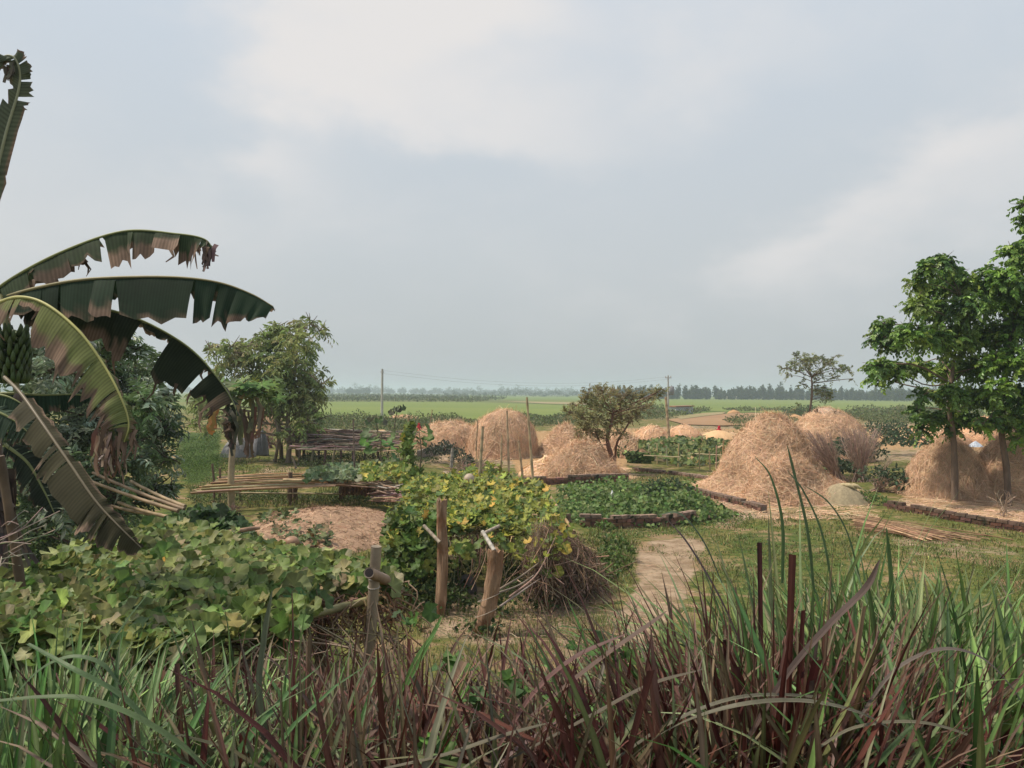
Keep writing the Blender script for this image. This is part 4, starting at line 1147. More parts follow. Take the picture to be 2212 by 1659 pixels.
# ------------------------------------------------------------------ front pumpkin trellis
PG = [(0.14, 0.185, 0.05), (0.195, 0.215, 0.07), (0.09, 0.15, 0.04), (0.235, 0.23, 0.105)]
PGW = [4, 3, 3, 2]
pt = thing('pumpkin_trellis', 'low trellis roofed with broad dusty pumpkin leaves, left of the cut bamboo post', 'trellis', G(430, 1330))
CAN = [(-40, 1290), (60, 1235), (150, 1198), (270, 1185), (345, 1150), (440, 1150), (540, 1168), (640, 1198), (730, 1214), (835, 1232), (862, 1268), (775, 1272), (690, 1268), (610, 1325), (500, 1378), (390, 1400), (220, 1400), (60, 1395), (-40, 1390)]
q = sample_poly(CAN, 2300)
zz = 1.36 + 0.0 * q[:, 0]
pos = PZ(q[:, 0], q[:, 1], zz)
pos[:, 2] += 0.06 * np.sin(pos[:, 0] * 2.3 + 1) * np.cos(pos[:, 1] * 1.9) + 0.10 * rng.random(len(pos)) - 0.05
fb = MB(); carpet(fb, PUMP, pos, 0.108, pick(PG, PGW, len(pos)), up=0.55, toward=0.6, hrange=0.10)
# leaves tumbling over the near edge to the ground at left
q = sample_poly([(-40, 1340), (240, 1380), (400, 1395), (430, 1410), (390, 1440), (300, 1480), (-40, 1480)], 420)
D_ = 5.1 + rng.normal(size=420) * 0.12
pos = P(q[:, 0], q[:, 1], D_); carpet(fb, PUMP, pos, 0.10, pick(PG, PGW, 420), up=0.45, toward=0.7)
for px, py, k in ((610, 1340, 10), (640, 1360, 8), (560, 1390, 10), (660, 1300, 9), (600, 1420, 5)):
    pos = P(px + rng.normal(size=k) * 14, py + rng.normal(size=k) * 16, 5.5 + rng.normal(size=k) * 0.1); carpet(fb, PUMP, pos, 0.105, pick(PG, PGW, k), up=0.3, toward=0.8)
# a few yellow leaves and blossoms
yp = PZ(np.array([357, 530]), np.array([1216, 1290]), 1.46)
carpet(fb, PUMP, yp, 0.07, vary((0.42, 0.30, 0.06), 2, 0.15), up=0.5, toward=0.7)
fb.build('foliage', M['leaf'], pt, smooth=True)
vb = MB()
for k in range(170):                                  # runner stems, tendrils and dead haulm along the front
    a = PZ(rng.uniform(560, 860), rng.uniform(1255, 1300), 1.32); s = [a]
    for _ in range(6): s.append(s[-1] + rng.normal(size=3) * [0.10, 0.06, 0.06] + [0, -0.01, -0.07])
    tube(vb, spline(s, 16), rng.uniform(0.003, 0.008), vary((0.28, 0.18, 0.11), 1, 0.3)[0], 4, cap=False)
dl = PZ(rng.uniform(630, 860, 520), rng.uniform(1262, 1290, 520), 1.30); dl[:, 2] -= 0.32 * rng.random(520) ** 1.5
carpet(vb, CRUDE, dl, 0.07, pick([(0.25, 0.14, 0.08), (0.33, 0.21, 0.13), (0.16, 0.09, 0.05)], [3, 2, 2], 520), up=0.2, toward=0.5)
for k in range(160):
    a = PZ(rng.uniform(100, 700), rng.uniform(1330, 1400), 1.3); b = a + [rng.normal() * 0.35, rng.normal() * 0.15, -0.75 * rng.random()]
    tube(vb, spline([a, (a + b) / 2 + rng.normal(size=3) * 0.08, b], 8), rng.uniform(0.003, 0.008), vary((0.22, 0.16, 0.10), 1, 0.3)[0], 4, cap=False)
vb.build('dry_vines', M['leaf'], pt, smooth=False)
for a, b, r in (((540, 1366), (870, 1275), 0.032), ((250, 1395), (690, 1285), 0.03), ((60, 1250), (300, 1400), 0.03), ((360, 1150), (470, 1370), 0.03), ((560, 1150), (690, 1290), 0.03), ((140, 1200), (560, 1140), 0.028)):
    mb = MB(); knotted(mb, PZ(a[0], a[1], 1.27), PZ(b[0], b[1], 1.27), r, r * 0.9, vary((0.3, 0.22, 0.14), 1, 0.15)[0]); mb.build('cross_pole', M['bamboo'], pt)
for px, py, r in ((300, 1400, 0.045), (530, 1372, 0.045), (690, 1290, 0.05), (100, 1240, 0.045), (470, 1130, 0.045)):
    c = PZ(px, py, 1.25); mb = MB(); tube(mb, [[c[0], c[1], ground(c[0], c[1]) - 0.1], c + [0.02, 0, -0.4], c], r, (0.17, 0.12, 0.085), 8, rough=0.05); mb.build('post', M['bark'], pt)
# cut bamboo post with a wire tie
o = thing('bamboo_post', 'thick cut bamboo post with wire ties at the right corner of the pumpkin trellis', 'post', PZ(793, 1400, 0.35))
b0 = P(788, 1400, 6.35); t0 = P(813, 1180, 6.25); b0[2] = ground(b0[0], b0[1]) - 0.05
mb = MB(); tube(mb, spline([b0, (b0 + t0) / 2, t0], 12), np.linspace(0.048, 0.043, 12), (0.30, 0.235, 0.165), 12); mb.build('culm', M['bamboo'], o)
mb = MB()
for s in (0.80, 0.845): 
    c = b0 + (t0 - b0) * s; th = np.linspace(0, 2 * np.pi, 14); tube(mb, np.stack([c[0] + 0.047 * np.cos(th), c[1] + 0.047 * np.sin(th), c[2] + 0.01 * np.sin(th)], 1), 0.005, (0.45, 0.40, 0.34), 5)
mb.build('wire_tie', M['metal'], o)
o = thing('bamboo_pipe', 'short hollow bamboo end poking toward the viewer beside the cut bamboo post', 'bamboo pole', P(815, 1245, 6.1))
a = P(797, 1237, 5.98); b = P(856, 1262, 6.9); mb = MB(); d = norm(b - a)
tube(mb, [a, a + (b - a) * 0.5, b], 0.043, (0.31, 0.21, 0.15), 12, cap=False); mb.build('culm', M['bamboo'], o)
mb = MB(); tube(mb, [a + d * 0.004, a + d * 0.12], 0.033, (0.05, 0.035, 0.03), 12); tube(mb, [a + d * 0.003, a + d * 0.006], [0.043, 0.034], (0.42, 0.31, 0.22), 12, cap=False); mb.build('hollow', M['bamboo'], o)  # dark solid plug paints the shade inside the open end; pale rim around it

# dark leafy heap behind it
hp = thing('vine_heap', 'dark green heap of pumpkin vines rising behind the dusty pumpkin leaves', 'vine', G(480, 1160))
q = sample_poly([(335, 1150), (370, 1120), (430, 1097), (490, 1102), (530, 1135), (560, 1165), (470, 1180), (340, 1175)], 620)
hgt = 0.25 + 0.0 * q[:, 0]; pos = P(q[:, 0], q[:, 1], 10.3 + (1150 - q[:, 1]) * 0.012 + rng.normal(size=620) * 0.25)
fb = MB(); carpet(fb, PUMP, pos, 0.12, pick([(0.04, 0.075, 0.022), (0.055, 0.095, 0.03), (0.03, 0.06, 0.02)], [3, 2, 2], 620), up=0.5, toward=0.6); fb.build('foliage', M['leaf'], hp)
sb = MB()
for k in range(40):
    i = rng.integers(0, 620); a = pos[i]; tube(sb, spline([a, a + [rng.normal() * 0.1, 0.15, -0.3], [a[0], a[1] + 0.4, ground(a[0], a[1])]], 7), 0.008, (0.1, 0.1, 0.045), 4, cap=False)
sb.build('stem', M['bark'], hp)

# squash patch between the trellis and the mound, with a gourd
sq = thing('squash_patch', 'sprawling squash vines with small ribbed leaves at the front of the earth mound', 'vine', G(640, 1190))
q = sample_poly([(556, 1128), (600, 1122), (720, 1145), (715, 1190), (640, 1195), (600, 1180)], 420); pos = G(q[:, 0], q[:, 1] + 8); pos[:, 2] += 0.08 + 0.28 * rng.random(420)
fb = MB(); carpet(fb, SQUASH, pos, 0.10, pick([(0.09, 0.12, 0.045), (0.13, 0.15, 0.07), (0.06, 0.085, 0.03), (0.17, 0.12, 0.05)], [3, 3, 2, 1], 420), up=0.5, toward=0.5); fb.build('foliage', M['leaf'], sq)
gm_ = MB(); c = P(630, 1171, 13.0); th = np.linspace(0, np.pi, 12); tube(gm_, np.stack([c[0] + 0 * th, c[1] + 0 * th, c[2] + 0.10 * np.cos(th)], 1), 0.125 * np.sin(th) + 0.002, (0.33, 0.19, 0.12), 18)
tag(gm_.build('pumpkin', M['gourd'], origin=c), 'ripe orange-brown pumpkin among the squash vines before the mound', 'pumpkin')

# ------------------------------------------------------------------ yellowing trellis in the middle
YG = [(0.19, 0.215, 0.045), (0.29, 0.285, 0.055), (0.13, 0.175, 0.04), (0.42, 0.33, 0.06), (0.085, 0.13, 0.033)]
YW = [4, 3, 3, 0.5, 2.4]
mt = thing('gourd_trellis', 'sunlit trellis of yellowing gourd vines in the middle of the garden', 'trellis', G(1040, 1240))
CAN2 = [(852, 1120), (872, 1070), (885, 1040), (960, 1018), (1090, 1024), (1170, 1062), (1212, 1104), (1216, 1130), (1165, 1165), (1120, 1152), (1050, 1144), (985, 1154), (930, 1146), (880, 1156)]
q = sample_poly(CAN2, 2050); zt = 0.93 + 0.30 * (1150 - q[:, 1]) / 140; pos = PZ(q[:, 0], q[:, 1], zt)
pos[:, 2] += 0.12 * np.sin(pos[:, 0] * 3.1) * np.cos(pos[:, 1] * 1.3) + 0.16 * rng.random(len(pos)) - 0.1
fb = MB(); carpet(fb, GOURD, pos, 0.098, pick(YG, YW, len(pos)), up=0.65, toward=0.45, hrange=0.1)
# the vines climb down at the left corner and hang in strings at the front
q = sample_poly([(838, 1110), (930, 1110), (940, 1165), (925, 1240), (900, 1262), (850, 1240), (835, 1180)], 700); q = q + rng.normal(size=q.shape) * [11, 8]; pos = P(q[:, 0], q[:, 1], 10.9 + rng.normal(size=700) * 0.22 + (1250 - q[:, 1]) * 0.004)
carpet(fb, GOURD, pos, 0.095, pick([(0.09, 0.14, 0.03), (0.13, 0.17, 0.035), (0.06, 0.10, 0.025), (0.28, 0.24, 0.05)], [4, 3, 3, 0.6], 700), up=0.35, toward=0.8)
for px, y0_, y1_, k in ((988, 1165, 1225, 14), (1010, 1160, 1205, 12), (1084, 1160, 1190, 9), (1110, 1165, 1205, 12), (1150, 1165, 1230, 14), (1190, 1150, 1240, 20), (1060, 1150, 1178, 8), (1218, 1130, 1190, 16)):
    t = rng.random(k); pos = P(px + rng.normal(size=k) * 9, y0_ + (y1_ - y0_) * t, 10.4 + rng.normal(size=k) * 0.12); carpet(fb, PUMP, pos, 0.085, pick(YG, [4, 2, 4, 0.8, 3], k), up=0.3, toward=0.8)
yp = PZ(np.array([958, 1045, 1128, 1052]), np.array([1140, 1130, 1092, 1160]), 1.06)
carpet(fb, PUMP, yp, 0.08, vary((0.5, 0.34, 0.05), 4, 0.12), up=0.4, toward=0.8)
fb.build('foliage', M['leaf'], mt)
for a, b, r in (((905, 1152), (1225, 1148), 0.03), ((940, 1128), (1010, 1176), 0.02), ((890, 1090), (1200, 1085), 0.03), ((900, 1055), (1180, 1060), 0.03), ((1180, 1060), (1240, 1150), 0.03), ((960, 1020), (1110, 1160), 0.03)):
    mb = MB(); knotted(mb, PZ(a[0], a[1], 0.86 + 0.30 * (1150 - a[1]) / 140), PZ(b[0], b[1], 0.86 + 0.30 * (1150 - b[1]) / 140), r, r * 0.9, vary((0.33, 0.25, 0.16), 1, 0.15)[0]); mb.build('cross_pole', M['bamboo'], mt)
for px, py in ((1190, 1150), (900, 1120), (985, 1040), (1120, 1045), (1060, 1100), (1228, 1110)):
    c = PZ(px, py, 0.9 + 0.30 * (1150 - py) / 140); mb = MB(); tube(mb, [[c[0], c[1], ground(c[0], c[1]) - 0.1], c * [1, 1, 0.5], c], 0.04, (0.15, 0.11, 0.08), 7, rough=0.05); mb.build('post', M['bark'], mt)
vb = MB()
for k in range(220):
    a = PZ(rng.uniform(940, 1240), rng.uniform(1120, 1165), 0.9); b = a + [rng.normal() * 0.25, rng.normal() * 0.3, -rng.uniform(0.1, 0.85)]
    tube(vb, spline([a, (a + b) / 2 + rng.normal(size=3) * 0.08, b], 7), rng.uniform(0.004, 0.010), vary((0.25, 0.19, 0.12), 1, 0.3)[0], 4, cap=False)
vb.build('dry_vines', M['bark'], mt)
# the climbing column
cl = thing('climbing_vine', 'narrow column of vine climbing a stick above the yellowing trellis', 'vine', P(888, 1060, 17))
n = 200; t = rng.random(n) ** 1.1; pos = P(885 + 6 * np.sin(t * 7) + rng.normal(size=n) * (5 + 9 * (1 - t) ** 2), 1065 - 150 * t, 16.6 + rng.normal(size=n) * 0.18)
fb = MB(); carpet(fb, SQUASH, pos, 0.10, pick([(0.10, 0.15, 0.03), (0.15, 0.18, 0.04), (0.07, 0.11, 0.025), (0.3, 0.25, 0.05)], [4, 3, 3, 0.5], n), up=0.3, toward=0.8); fb.build('foliage', M['leaf'], cl)
mb = MB(); tube(mb, spline([[P(890, 1070, 16.8)[0], P(890, 1070, 16.8)[1], 0], P(888, 1000, 16.8), P(884, 905, 16.8)], 10), 0.025, (0.2, 0.15, 0.1), 6); mb.build('stem', M['bark'], cl)
# vine row along the top of the bamboo platform
vr = thing('squash_vine', 'squash vine with mixed grey-green and yellow leaves lying along the bamboo platform', 'vine', PZ(760, 1030, 0.7))
q = sample_poly([(660, 1020), (720, 1006), (860, 1004), (900, 1015), (900, 1040), (820, 1036), (740, 1040), (660, 1036)], 620); pos = PZ(q[:, 0], q[:, 1], 0.82); pos[:, 2] += 0.08 * rng.random(620)
lw = np.where(q[:, :1] < 775, 1.0, 0.0)
cc = pick([(0.13, 0.18, 0.09), (0.16, 0.2, 0.11), (0.10, 0.14, 0.06)], [3, 2, 2], 620) * lw + pick(YG, YW, 620) * (1 - lw)
fb = MB(); carpet(fb, SQUASH, pos, 0.125, cc, up=0.45, toward=0.7); fb.build('foliage', M['leaf'], vr)
vb = MB()
for k in range(14): tube(vb, spline([PZ(rng.uniform(660, 700), 1035, 0.72), PZ(780 + rng.normal() * 20, 1034, 0.74), PZ(rng.uniform(850, 900), 1030, 0.74)], 12), 0.009, (0.14, 0.13, 0.06), 4)
vb.build('stem', M['bark'], vr)
# wax gourd resting on the vines
gb = MB(); c = P(1013, 1035, 15.6); th = np.linspace(0, np.pi, 14); ax = norm(np.array([0.5, 0.3, 0.8]))
tube(gb, c + ax * (0.115 * np.cos(th))[:, None], 0.104 * np.sin(th) ** 0.85 + 0.002, (0.42, 0.33, 0.25), 20); tube(gb, [c + ax * 0.11, c + ax * 0.15], 0.012, (0.2, 0.16, 0.09), 6)
tag(gb.build('gourd', M['gourd'], origin=c), 'round pale tan gourd sitting on top of the yellowing trellis', 'gourd')


def log_post(label, pb_, pt_, D, r, seed, top_rag=0.025):
    o = thing('log_post', label, 'post', P(*pb_, D), 'rough log posts of the yellowing trellis')
    b = P(*pb_, D); b[2] = ground(b[0], b[1]) - 0.06 if abs(b[2] - ground(b[0], b[1])) < 0.4 else b[2] - 0.1
    t = P(*pt_, D - 0.05); na, nr = 22, 26; s = np.linspace(0, 1, nr); A = np.linspace(0, 2 * np.pi, na, endpoint=False)
    S, AA = np.meshgrid(s, A, indexing='ij'); d = norm(t - b); u_ = norm(np.cross(d, [0, 1, 0])); w_ = np.cross(d, u_)
    nz = np.array([mnoise.noise((math.cos(a) * 1.3 + seed, math.sin(a) * 1.3, q * 4)) + 0.5 * mnoise.noise((math.cos(a) * 4, math.sin(a) * 4 + seed, q * 9)) for q, a in zip(S.ravel(), AA.ravel())]).reshape(S.shape)
    rr = r * (1.08 - 0.16 * S + 0.22 * nz); hgt = np.linalg.norm(t - b)
    wob = (u_ * 0.025)[None, None] * np.sin(S * 5 + seed)[..., None]
    pts = b + d * (S * hgt)[..., None] + wob + rr[..., None] * (np.cos(AA)[..., None] * u_ + np.sin(AA)[..., None] * w_)
    pts[-1] += d * (rng.normal(size=(na, 1)) * top_rag)
    cols = np.array((0.30, 0.195, 0.13)) * (1 + 0.5 * nz[..., None]); mb = MB()
    i = np.arange(nr - 1)[:, None] * na; j = np.arange(na)[None]; mb.add(pts.reshape(-1, 3), np.stack([i + j, i + (j + 1) % na, i + na + (j + 1) % na, i + na + j], -1).reshape(-1, 4), np.clip(cols, 0.03, 1).reshape(-1, 3))
    c = pts[-1].mean(0) - d * 0.03; mb.add(np.vstack([pts[-1], c]), np.stack([np.arange(na), (np.arange(na) + 1) % na, np.full(na, na)], 1), (0.33, 0.23, 0.15))
    mb.build('trunk', M['log'], o)
    return o, b, t, d


o, b, t, d = log_post('upright log post with a ragged rotten top at the front of the yellowing trellis', (948, 1312), (959, 1080), 10.3, 0.072, 3)
mb = MB(); knotted(mb, P(915, 1135, 10.3), P(950, 1172, 10.15), 0.022, 0.024, (0.42, 0.35, 0.27)); tag(mb.build('branch_pole', M['bamboo'], origin=P(935, 1155, 10.2)), 'short pale branch lashed slantwise to the ragged log post', 'branch')
o, b, t, d = log_post('reddish leaning log post with wire wound round it, nearer the purple grass', (1040, 1352), (1073, 1188), 9.5, 0.10, 8, 0.02)
mb = MB()
for s in (0.3, 0.47):
    c = b + d * s * np.linalg.norm(t - b); th = np.linspace(0, 2 * np.pi, 16); tube(mb, np.stack([c[0] + 0.135 * np.cos(th), c[1] + 0.135 * np.sin(th), c[2] + 0.06 * np.cos(th + 0.4)], 1), 0.0035, (0.48, 0.41, 0.34), 5)
mb.build('wire', M['metal'], o)
mb = MB(); knotted(mb, P(1042, 1148, 9.7), P(1068, 1190, 9.45), 0.024, 0.026, (0.5, 0.46, 0.40)); knotted(mb, P(1040, 1154, 9.7), P(1078, 1136, 10.0), 0.02, 0.02, (0.4, 0.33, 0.26))
tag(mb.build('branch_pole', M['bamboo'], origin=P(1055, 1165, 9.6)), 'pale forked branch resting on the reddish leaning log post', 'branch')
mb = MB()
for a, m_, e in (((1072, 1282), (1125, 1262), (1175, 1225)), ((1074, 1276), (1132, 1240), (1190, 1195)), ((1100, 1290), (1160, 1240), (1200, 1160)), ((1080, 1310), (1135, 1272), (1185, 1238))):
    tube(mb, spline([P(*a, 9.6), P(*m_, 9.9), P(*e, 10.4)], 12), np.linspace(0.014, 0.007, 12), vary((0.26, 0.2, 0.15), 1, 0.15)[0], 6)
tag(mb.build('fallen_branch', M['bark'], origin=P(1120, 1275, 9.8)), 'grey curved dead branches lying against the reddish leaning log post', 'branch')

# brown brush fence at the right end
bp_ = thing('brush_pile', 'brown thicket of dry stalks and twigs at the right end of the yellowing trellis', 'brush pile', G(1220, 1320))
mb = MB()
for k in range(1150):
    s = rng.random(); xt = 1150 + 110 * s + rng.normal() * 10; yt = 1120 + 60 * s ** 2 + rng.normal() * 12; xb = 1160 + 135 * s + rng.normal() * 18 ; yb = 1325 - 40 * s + rng.normal() * 14
    D = 10.7 + 0.9 * s + rng.normal() * 0.25; f = rng.uniform(0.0, 0.5); g = rng.uniform(0.55, 1.0)
    a = P(xt, yt, D); b = P(xb, yb, D - 0.25); p0 = a + (b - a) * f; p1 = a + (b - a) * g
    tube(mb, spline([p0, (p0 + p1) / 2 + rng.normal(size=3) * 0.10, p1 + rng.normal(size=3) * 0.17], 7), np.linspace(0.002, 0.006, 7) * rng.uniform(0.6, 1.6), vary((0.21, 0.145, 0.105), 1, 0.4, 0.08)[0], 3, cap=False)
mb.build('stalks', M['bark'], bp_)
mb = MB(); n = 5200; s = rng.random(n); y = rng.random(n); D = 10.75 + 0.9 * s + rng.normal(size=n) * 0.2
pos = P(1165 + 120 * s + 25 * y + rng.normal(size=n) * 8, 1135 + 60 * s ** 2 + 185 * y * (1 - 0.25 * s), D)
carpet(mb, CRUDE, pos, 0.07, pick([(0.25, 0.16, 0.115), (0.34, 0.23, 0.165), (0.15, 0.095, 0.065), (0.12, 0.135, 0.05)], [3, 2, 3, 2.2], n), up=0.1, toward=0.7, wid=0.35); mb.build('dead_leaves', M['leaf'], bp_, smooth=False)

# plants in the dark below the two trellises
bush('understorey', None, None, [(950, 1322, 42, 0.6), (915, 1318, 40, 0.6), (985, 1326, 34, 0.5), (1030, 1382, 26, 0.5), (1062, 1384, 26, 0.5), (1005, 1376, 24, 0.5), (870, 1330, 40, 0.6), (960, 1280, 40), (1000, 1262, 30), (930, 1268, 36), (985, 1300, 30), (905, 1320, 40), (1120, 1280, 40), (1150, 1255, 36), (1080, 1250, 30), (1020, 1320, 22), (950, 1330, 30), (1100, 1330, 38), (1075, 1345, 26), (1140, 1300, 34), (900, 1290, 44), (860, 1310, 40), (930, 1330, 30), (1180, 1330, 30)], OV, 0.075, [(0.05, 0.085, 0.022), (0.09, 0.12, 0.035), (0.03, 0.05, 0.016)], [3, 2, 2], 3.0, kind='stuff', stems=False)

# ------------------------------------------------------------------ garden beds, scrub and single plants
BED = [(0.11, 0.18, 0.045), (0.155, 0.225, 0.068), (0.07, 0.12, 0.034), (0.20, 0.25, 0.09)]
mb = MB()
q = sample_poly([(1205, 1062), (1300, 1048), (1440, 1042), (1490, 1052), (1560, 1090), (1600, 1104), (1560, 1120), (1480, 1126), (1400, 1132), (1330, 1128), (1262, 1130), (1225, 1120), (1200, 1092)], 5200)
pos = G(q[:, 0], q[:, 1] + 10); hb_ = 0.08 + 0.5 * np.array([max(0, 0.35 + mnoise.noise((x * 0.8, y * 0.8, 1))) for x, y in pos[:, :2]])
pos[:, 2] += hb_ * rng.random(len(q)) ** 0.5; carpet(mb, ROUND, pos, 0.11, pick(BED, [4, 3, 3, 1.2], len(q)), up=0.5, toward=0.65)
tag(mb.build('crop_foliage', M['leaf'], origin=pos.mean(0)), kind='stuff')
CAST = [(0.065, 0.10, 0.055), (0.095, 0.14, 0.075), (0.045, 0.07, 0.035)]
bush('leafy_shrub', 'bluish green leafy shrub at the right end of the garden bed', 'shrub', [(1440, 1080, 34, 0.5), (1475, 1084, 28, 0.5), (1412, 1076, 24, 0.5)], LANCE, 0.16, CAST, [3, 2, 2], 7)
bush('leafy_shrub', 'low green shrub growing against the broken end of the garden bed wall', 'shrub', [(1305, 1150, 16, 0.8), (1318, 1152, 12)], OV, 0.08, BED, [3, 2, 2, 1], 6)
bush('leafy_shrub', 'bright bushy plant between the brush pile and the dirt path', 'shrub', [(1335, 1215, 34, 0.7), (1310, 1235, 28), (1350, 1240, 24, 0.6), (1318, 1262, 24)], OV, 0.085, [(0.09, 0.145, 0.035), (0.14, 0.19, 0.06), (0.05, 0.085, 0.02)], [3, 2, 2], 6)
bush('leafy_shrub', 'dark green castor-like shrub between the two upright twig bundles', 'shrub', [(1822, 1035, 28, 0.8), (1815, 1030, 26, 1.9), (1826, 1020, 26, 1.8), (1840, 1040, 24, 1.0)], OV, 0.15, CAST, [3, 2, 3], 8)
bush('leafy_shrub', 'large dark shrub left of the smooth brown dome haystack', 'shrub', [(1900, 1062, 34), (1938, 1066, 34), (1968, 1068, 28, 0.6), (1890, 1024, 36, 1.2), (1925, 1012, 40, 1.4), (1960, 1006, 36, 1.4), (1990, 1000, 28, 1.4), (1905, 985, 32, 1.5), (1945, 985, 32, 1.5)], OV, 0.15, CAST + [(0.10, 0.12, 0.06)], [3, 2, 3, 0.8], 5)
bush('leafy_shrub', 'low shrub growing in front of the straw coloured tarp', 'shrub', [(1880, 1092, 20, 0.6), (1855, 1090, 15, 0.6), (1905, 1094, 16, 0.5)], OV, 0.07, BED, [3, 2, 3, 1], 6)
bush('leafy_shrub', 'small round shrub at the left end of the straw coloured tarp', 'shrub', [(1758, 1082, 17, 0.8), (1772, 1088, 11)], OV, 0.075, BED, [3, 2, 3, 1], 6)
bush('grass_tussock', 'dark feathery tussock at the foot of the olive tree', 'tussock', [(1352, 1008, 22, 1.0)], LANCE, 0.22, [(0.07, 0.10, 0.035), (0.10, 0.13, 0.05)], [1, 1], 5, stems=False)
bush('leafy_shrub', 'dark grey green bush right of the climbing vine, before the low straw bank', 'shrub', [(960, 1003, 30, 0.8), (990, 1012, 26, 0.7), (935, 1000, 22, 1.0), (1010, 1015, 18)], OV, 0.1, [(0.05, 0.065, 0.04), (0.075, 0.09, 0.055), (0.03, 0.04, 0.025)], [3, 2, 2], 6)
mb = MB()                                                     # dry twiggy ground right of that bush
for k in range(190):
    a = G(1010 + np.clip(rng.normal(), -1.6, 1.6) * 20, 1014 + np.clip(rng.normal(), -1.6, 1.6) * 6); e = a + [rng.normal() * 0.5, rng.normal() * 0.3, abs(rng.normal()) * 0.35]
    tube(mb, [a, (a + e) / 2 + rng.normal(size=3) * 0.06, e], [0.012, 0.01, 0.005], vary((0.25, 0.18, 0.13), 1, 0.25)[0], 4, cap=False)
tag(mb.build('brush_pile', M['bark'], origin=G(1010, 1014)), 'flat litter of dry twigs at the left foot of the steep haystack', 'brush pile')

# fenced rear vine patch
gf_ = thing('vine_fence', 'rear garden fence of thin stakes overgrown with gourd vines', 'fence', G(1470, 1005))
q = sample_poly([(1372, 955), (1430, 945), (1520, 944), (1590, 952), (1600, 975), (1540, 1000), (1470, 1004), (1420, 985), (1380, 965)], 1050)
Dv = 34 + (980 - q[:, 1]) * 0.12 + rng.normal(size=1050) * 0.5; pos = P(q[:, 0], q[:, 1], Dv); pos[:, 2] = np.maximum(pos[:, 2], ground(pos[:, 0], pos[:, 1]) + 0.03)
fb = MB(); carpet(fb, SQUASH, pos, 0.15, pick([(0.10, 0.14, 0.04), (0.15, 0.175, 0.06), (0.06, 0.09, 0.028), (0.24, 0.21, 0.09)], [3, 3, 2, 0.8], 1050), up=0.4, toward=0.7)
q = sample_poly([(1350, 975), (1420, 985), (1400, 1000), (1360, 1000)], 250); pos = P(q[:, 0], q[:, 1], 33.5); carpet(fb, SQUASH, pos, 0.13, pick(BED, [3, 2, 3, 1], 250), up=0.4, toward=0.7)
fb.build('foliage', M['leaf'], gf_)
for px, yt, yb in ((1378, 955, 1000), (1420, 958, 1003), (1442, 962, 1006), (1465, 958, 1010), (1511, 968, 1018), (1547, 962, 1012), (1560, 952, 1010), (1588, 942, 975), (1534, 975, 1018), (1400, 962, 1000)):
    b = G(px, yb); t = P(px + rng.normal() * 2, yt, b[1]); mb = MB(); tube(mb, [b - [0, 0, 0.1], (b + t) / 2, t], 0.026, vary((0.36, 0.29, 0.18), 1, 0.15)[0], 6); mb.build('stake', M['bamboo'], gf_)
for a, b in (((1372, 978), (1470, 976)), ((1390, 985), (1470, 990)), ((1465, 978), (1560, 985))):
    mb = MB(); tube(mb, [G(a[0], a[1] + 22) + [0, 0, 0.45], G(b[0], b[1] + 22) + [0, 0, 0.45]], 0.022, (0.38, 0.31, 0.19), 6); mb.build('rail', M['bamboo'], gf_)


# young papaya plants
def sapling(label, px, yt, pxb, yb, n, leaf, cols, D=None, dead=False, lp=0.32):
    b = G(pxb, yb) if D is None else P(pxb, yb, D); b = b * [1, 1, 0] + [0, 0, ground(b[0], b[1])]
    t = P(px, yt, b[1]); o = thing('papaya_sapling', label, 'sapling', b, 'young papaya plants behind the trellis')
    mb = MB(); st = spline([b, (b + t) / 2 + [rng.normal() * 0.05, 0, 0], t], 10); tube(mb, st, np.linspace(0.035, 0.018, 10), (0.14, 0.12, 0.08), 6)
    fb = MB()
    for k in range(n):
        a = rng.uniform(0, 2 * np.pi); s = st[9] - (t - b) * rng.random() * (0.12 if dead else 0.4); L_ = lp * rng.uniform(0.6, 1.2)
        e = s + np.array([math.cos(a) * L_, math.sin(a) * L_, (-0.35 if dead else 0.05) * L_]); tube(mb, [s, (s + e) / 2 + [0, 0, 0.06], e], [0.012, 0.009, 0.006], (0.16, 0.16, 0.08), 4, cap=False)
        place(fb, PUMP, e[None], np.array([[math.cos(a), math.sin(a), -1.5 if dead else -0.35]]), np.array([[0.0, -0.5, 0.8]]) + rng.normal(size=(1, 3)) * 0.2, leaf * rng.uniform(0.8, 1.15), vary(cols, 1, 0.15)[0])
    mb.build('stem', M['bark'], o); fb.build('foliage', M['leaf'], o)


sapling('tall thin papaya sapling topped with drooping dark leaves', 860, 876, 832, 965, 5, 0.17, (0.045, 0.05, 0.028), D=31, dead=True, lp=0.2)
sapling('papaya sapling with dark hanging lower leaves, left of the tall thin one', 812, 897, 818, 960, 7, 0.2, (0.06, 0.09, 0.03), D=31, dead=True, lp=0.3)
sapling('broad-leaved bright papaya sapling behind the end of the brushwood platform', 825, 935, 828, 985, 14, 0.26, (0.085, 0.14, 0.035), D=27, lp=0.5)
sapling('bright papaya sapling with big upright leaves beside the climbing vine', 905, 930, 905, 980, 16, 0.26, (0.09, 0.155, 0.035), D=28, lp=0.45)
sapling('low papaya sapling with pale leaves under the edge branch of the brushwood platform', 838, 985, 838, 1008, 10, 0.22, (0.08, 0.12, 0.04), D=25, lp=0.35)

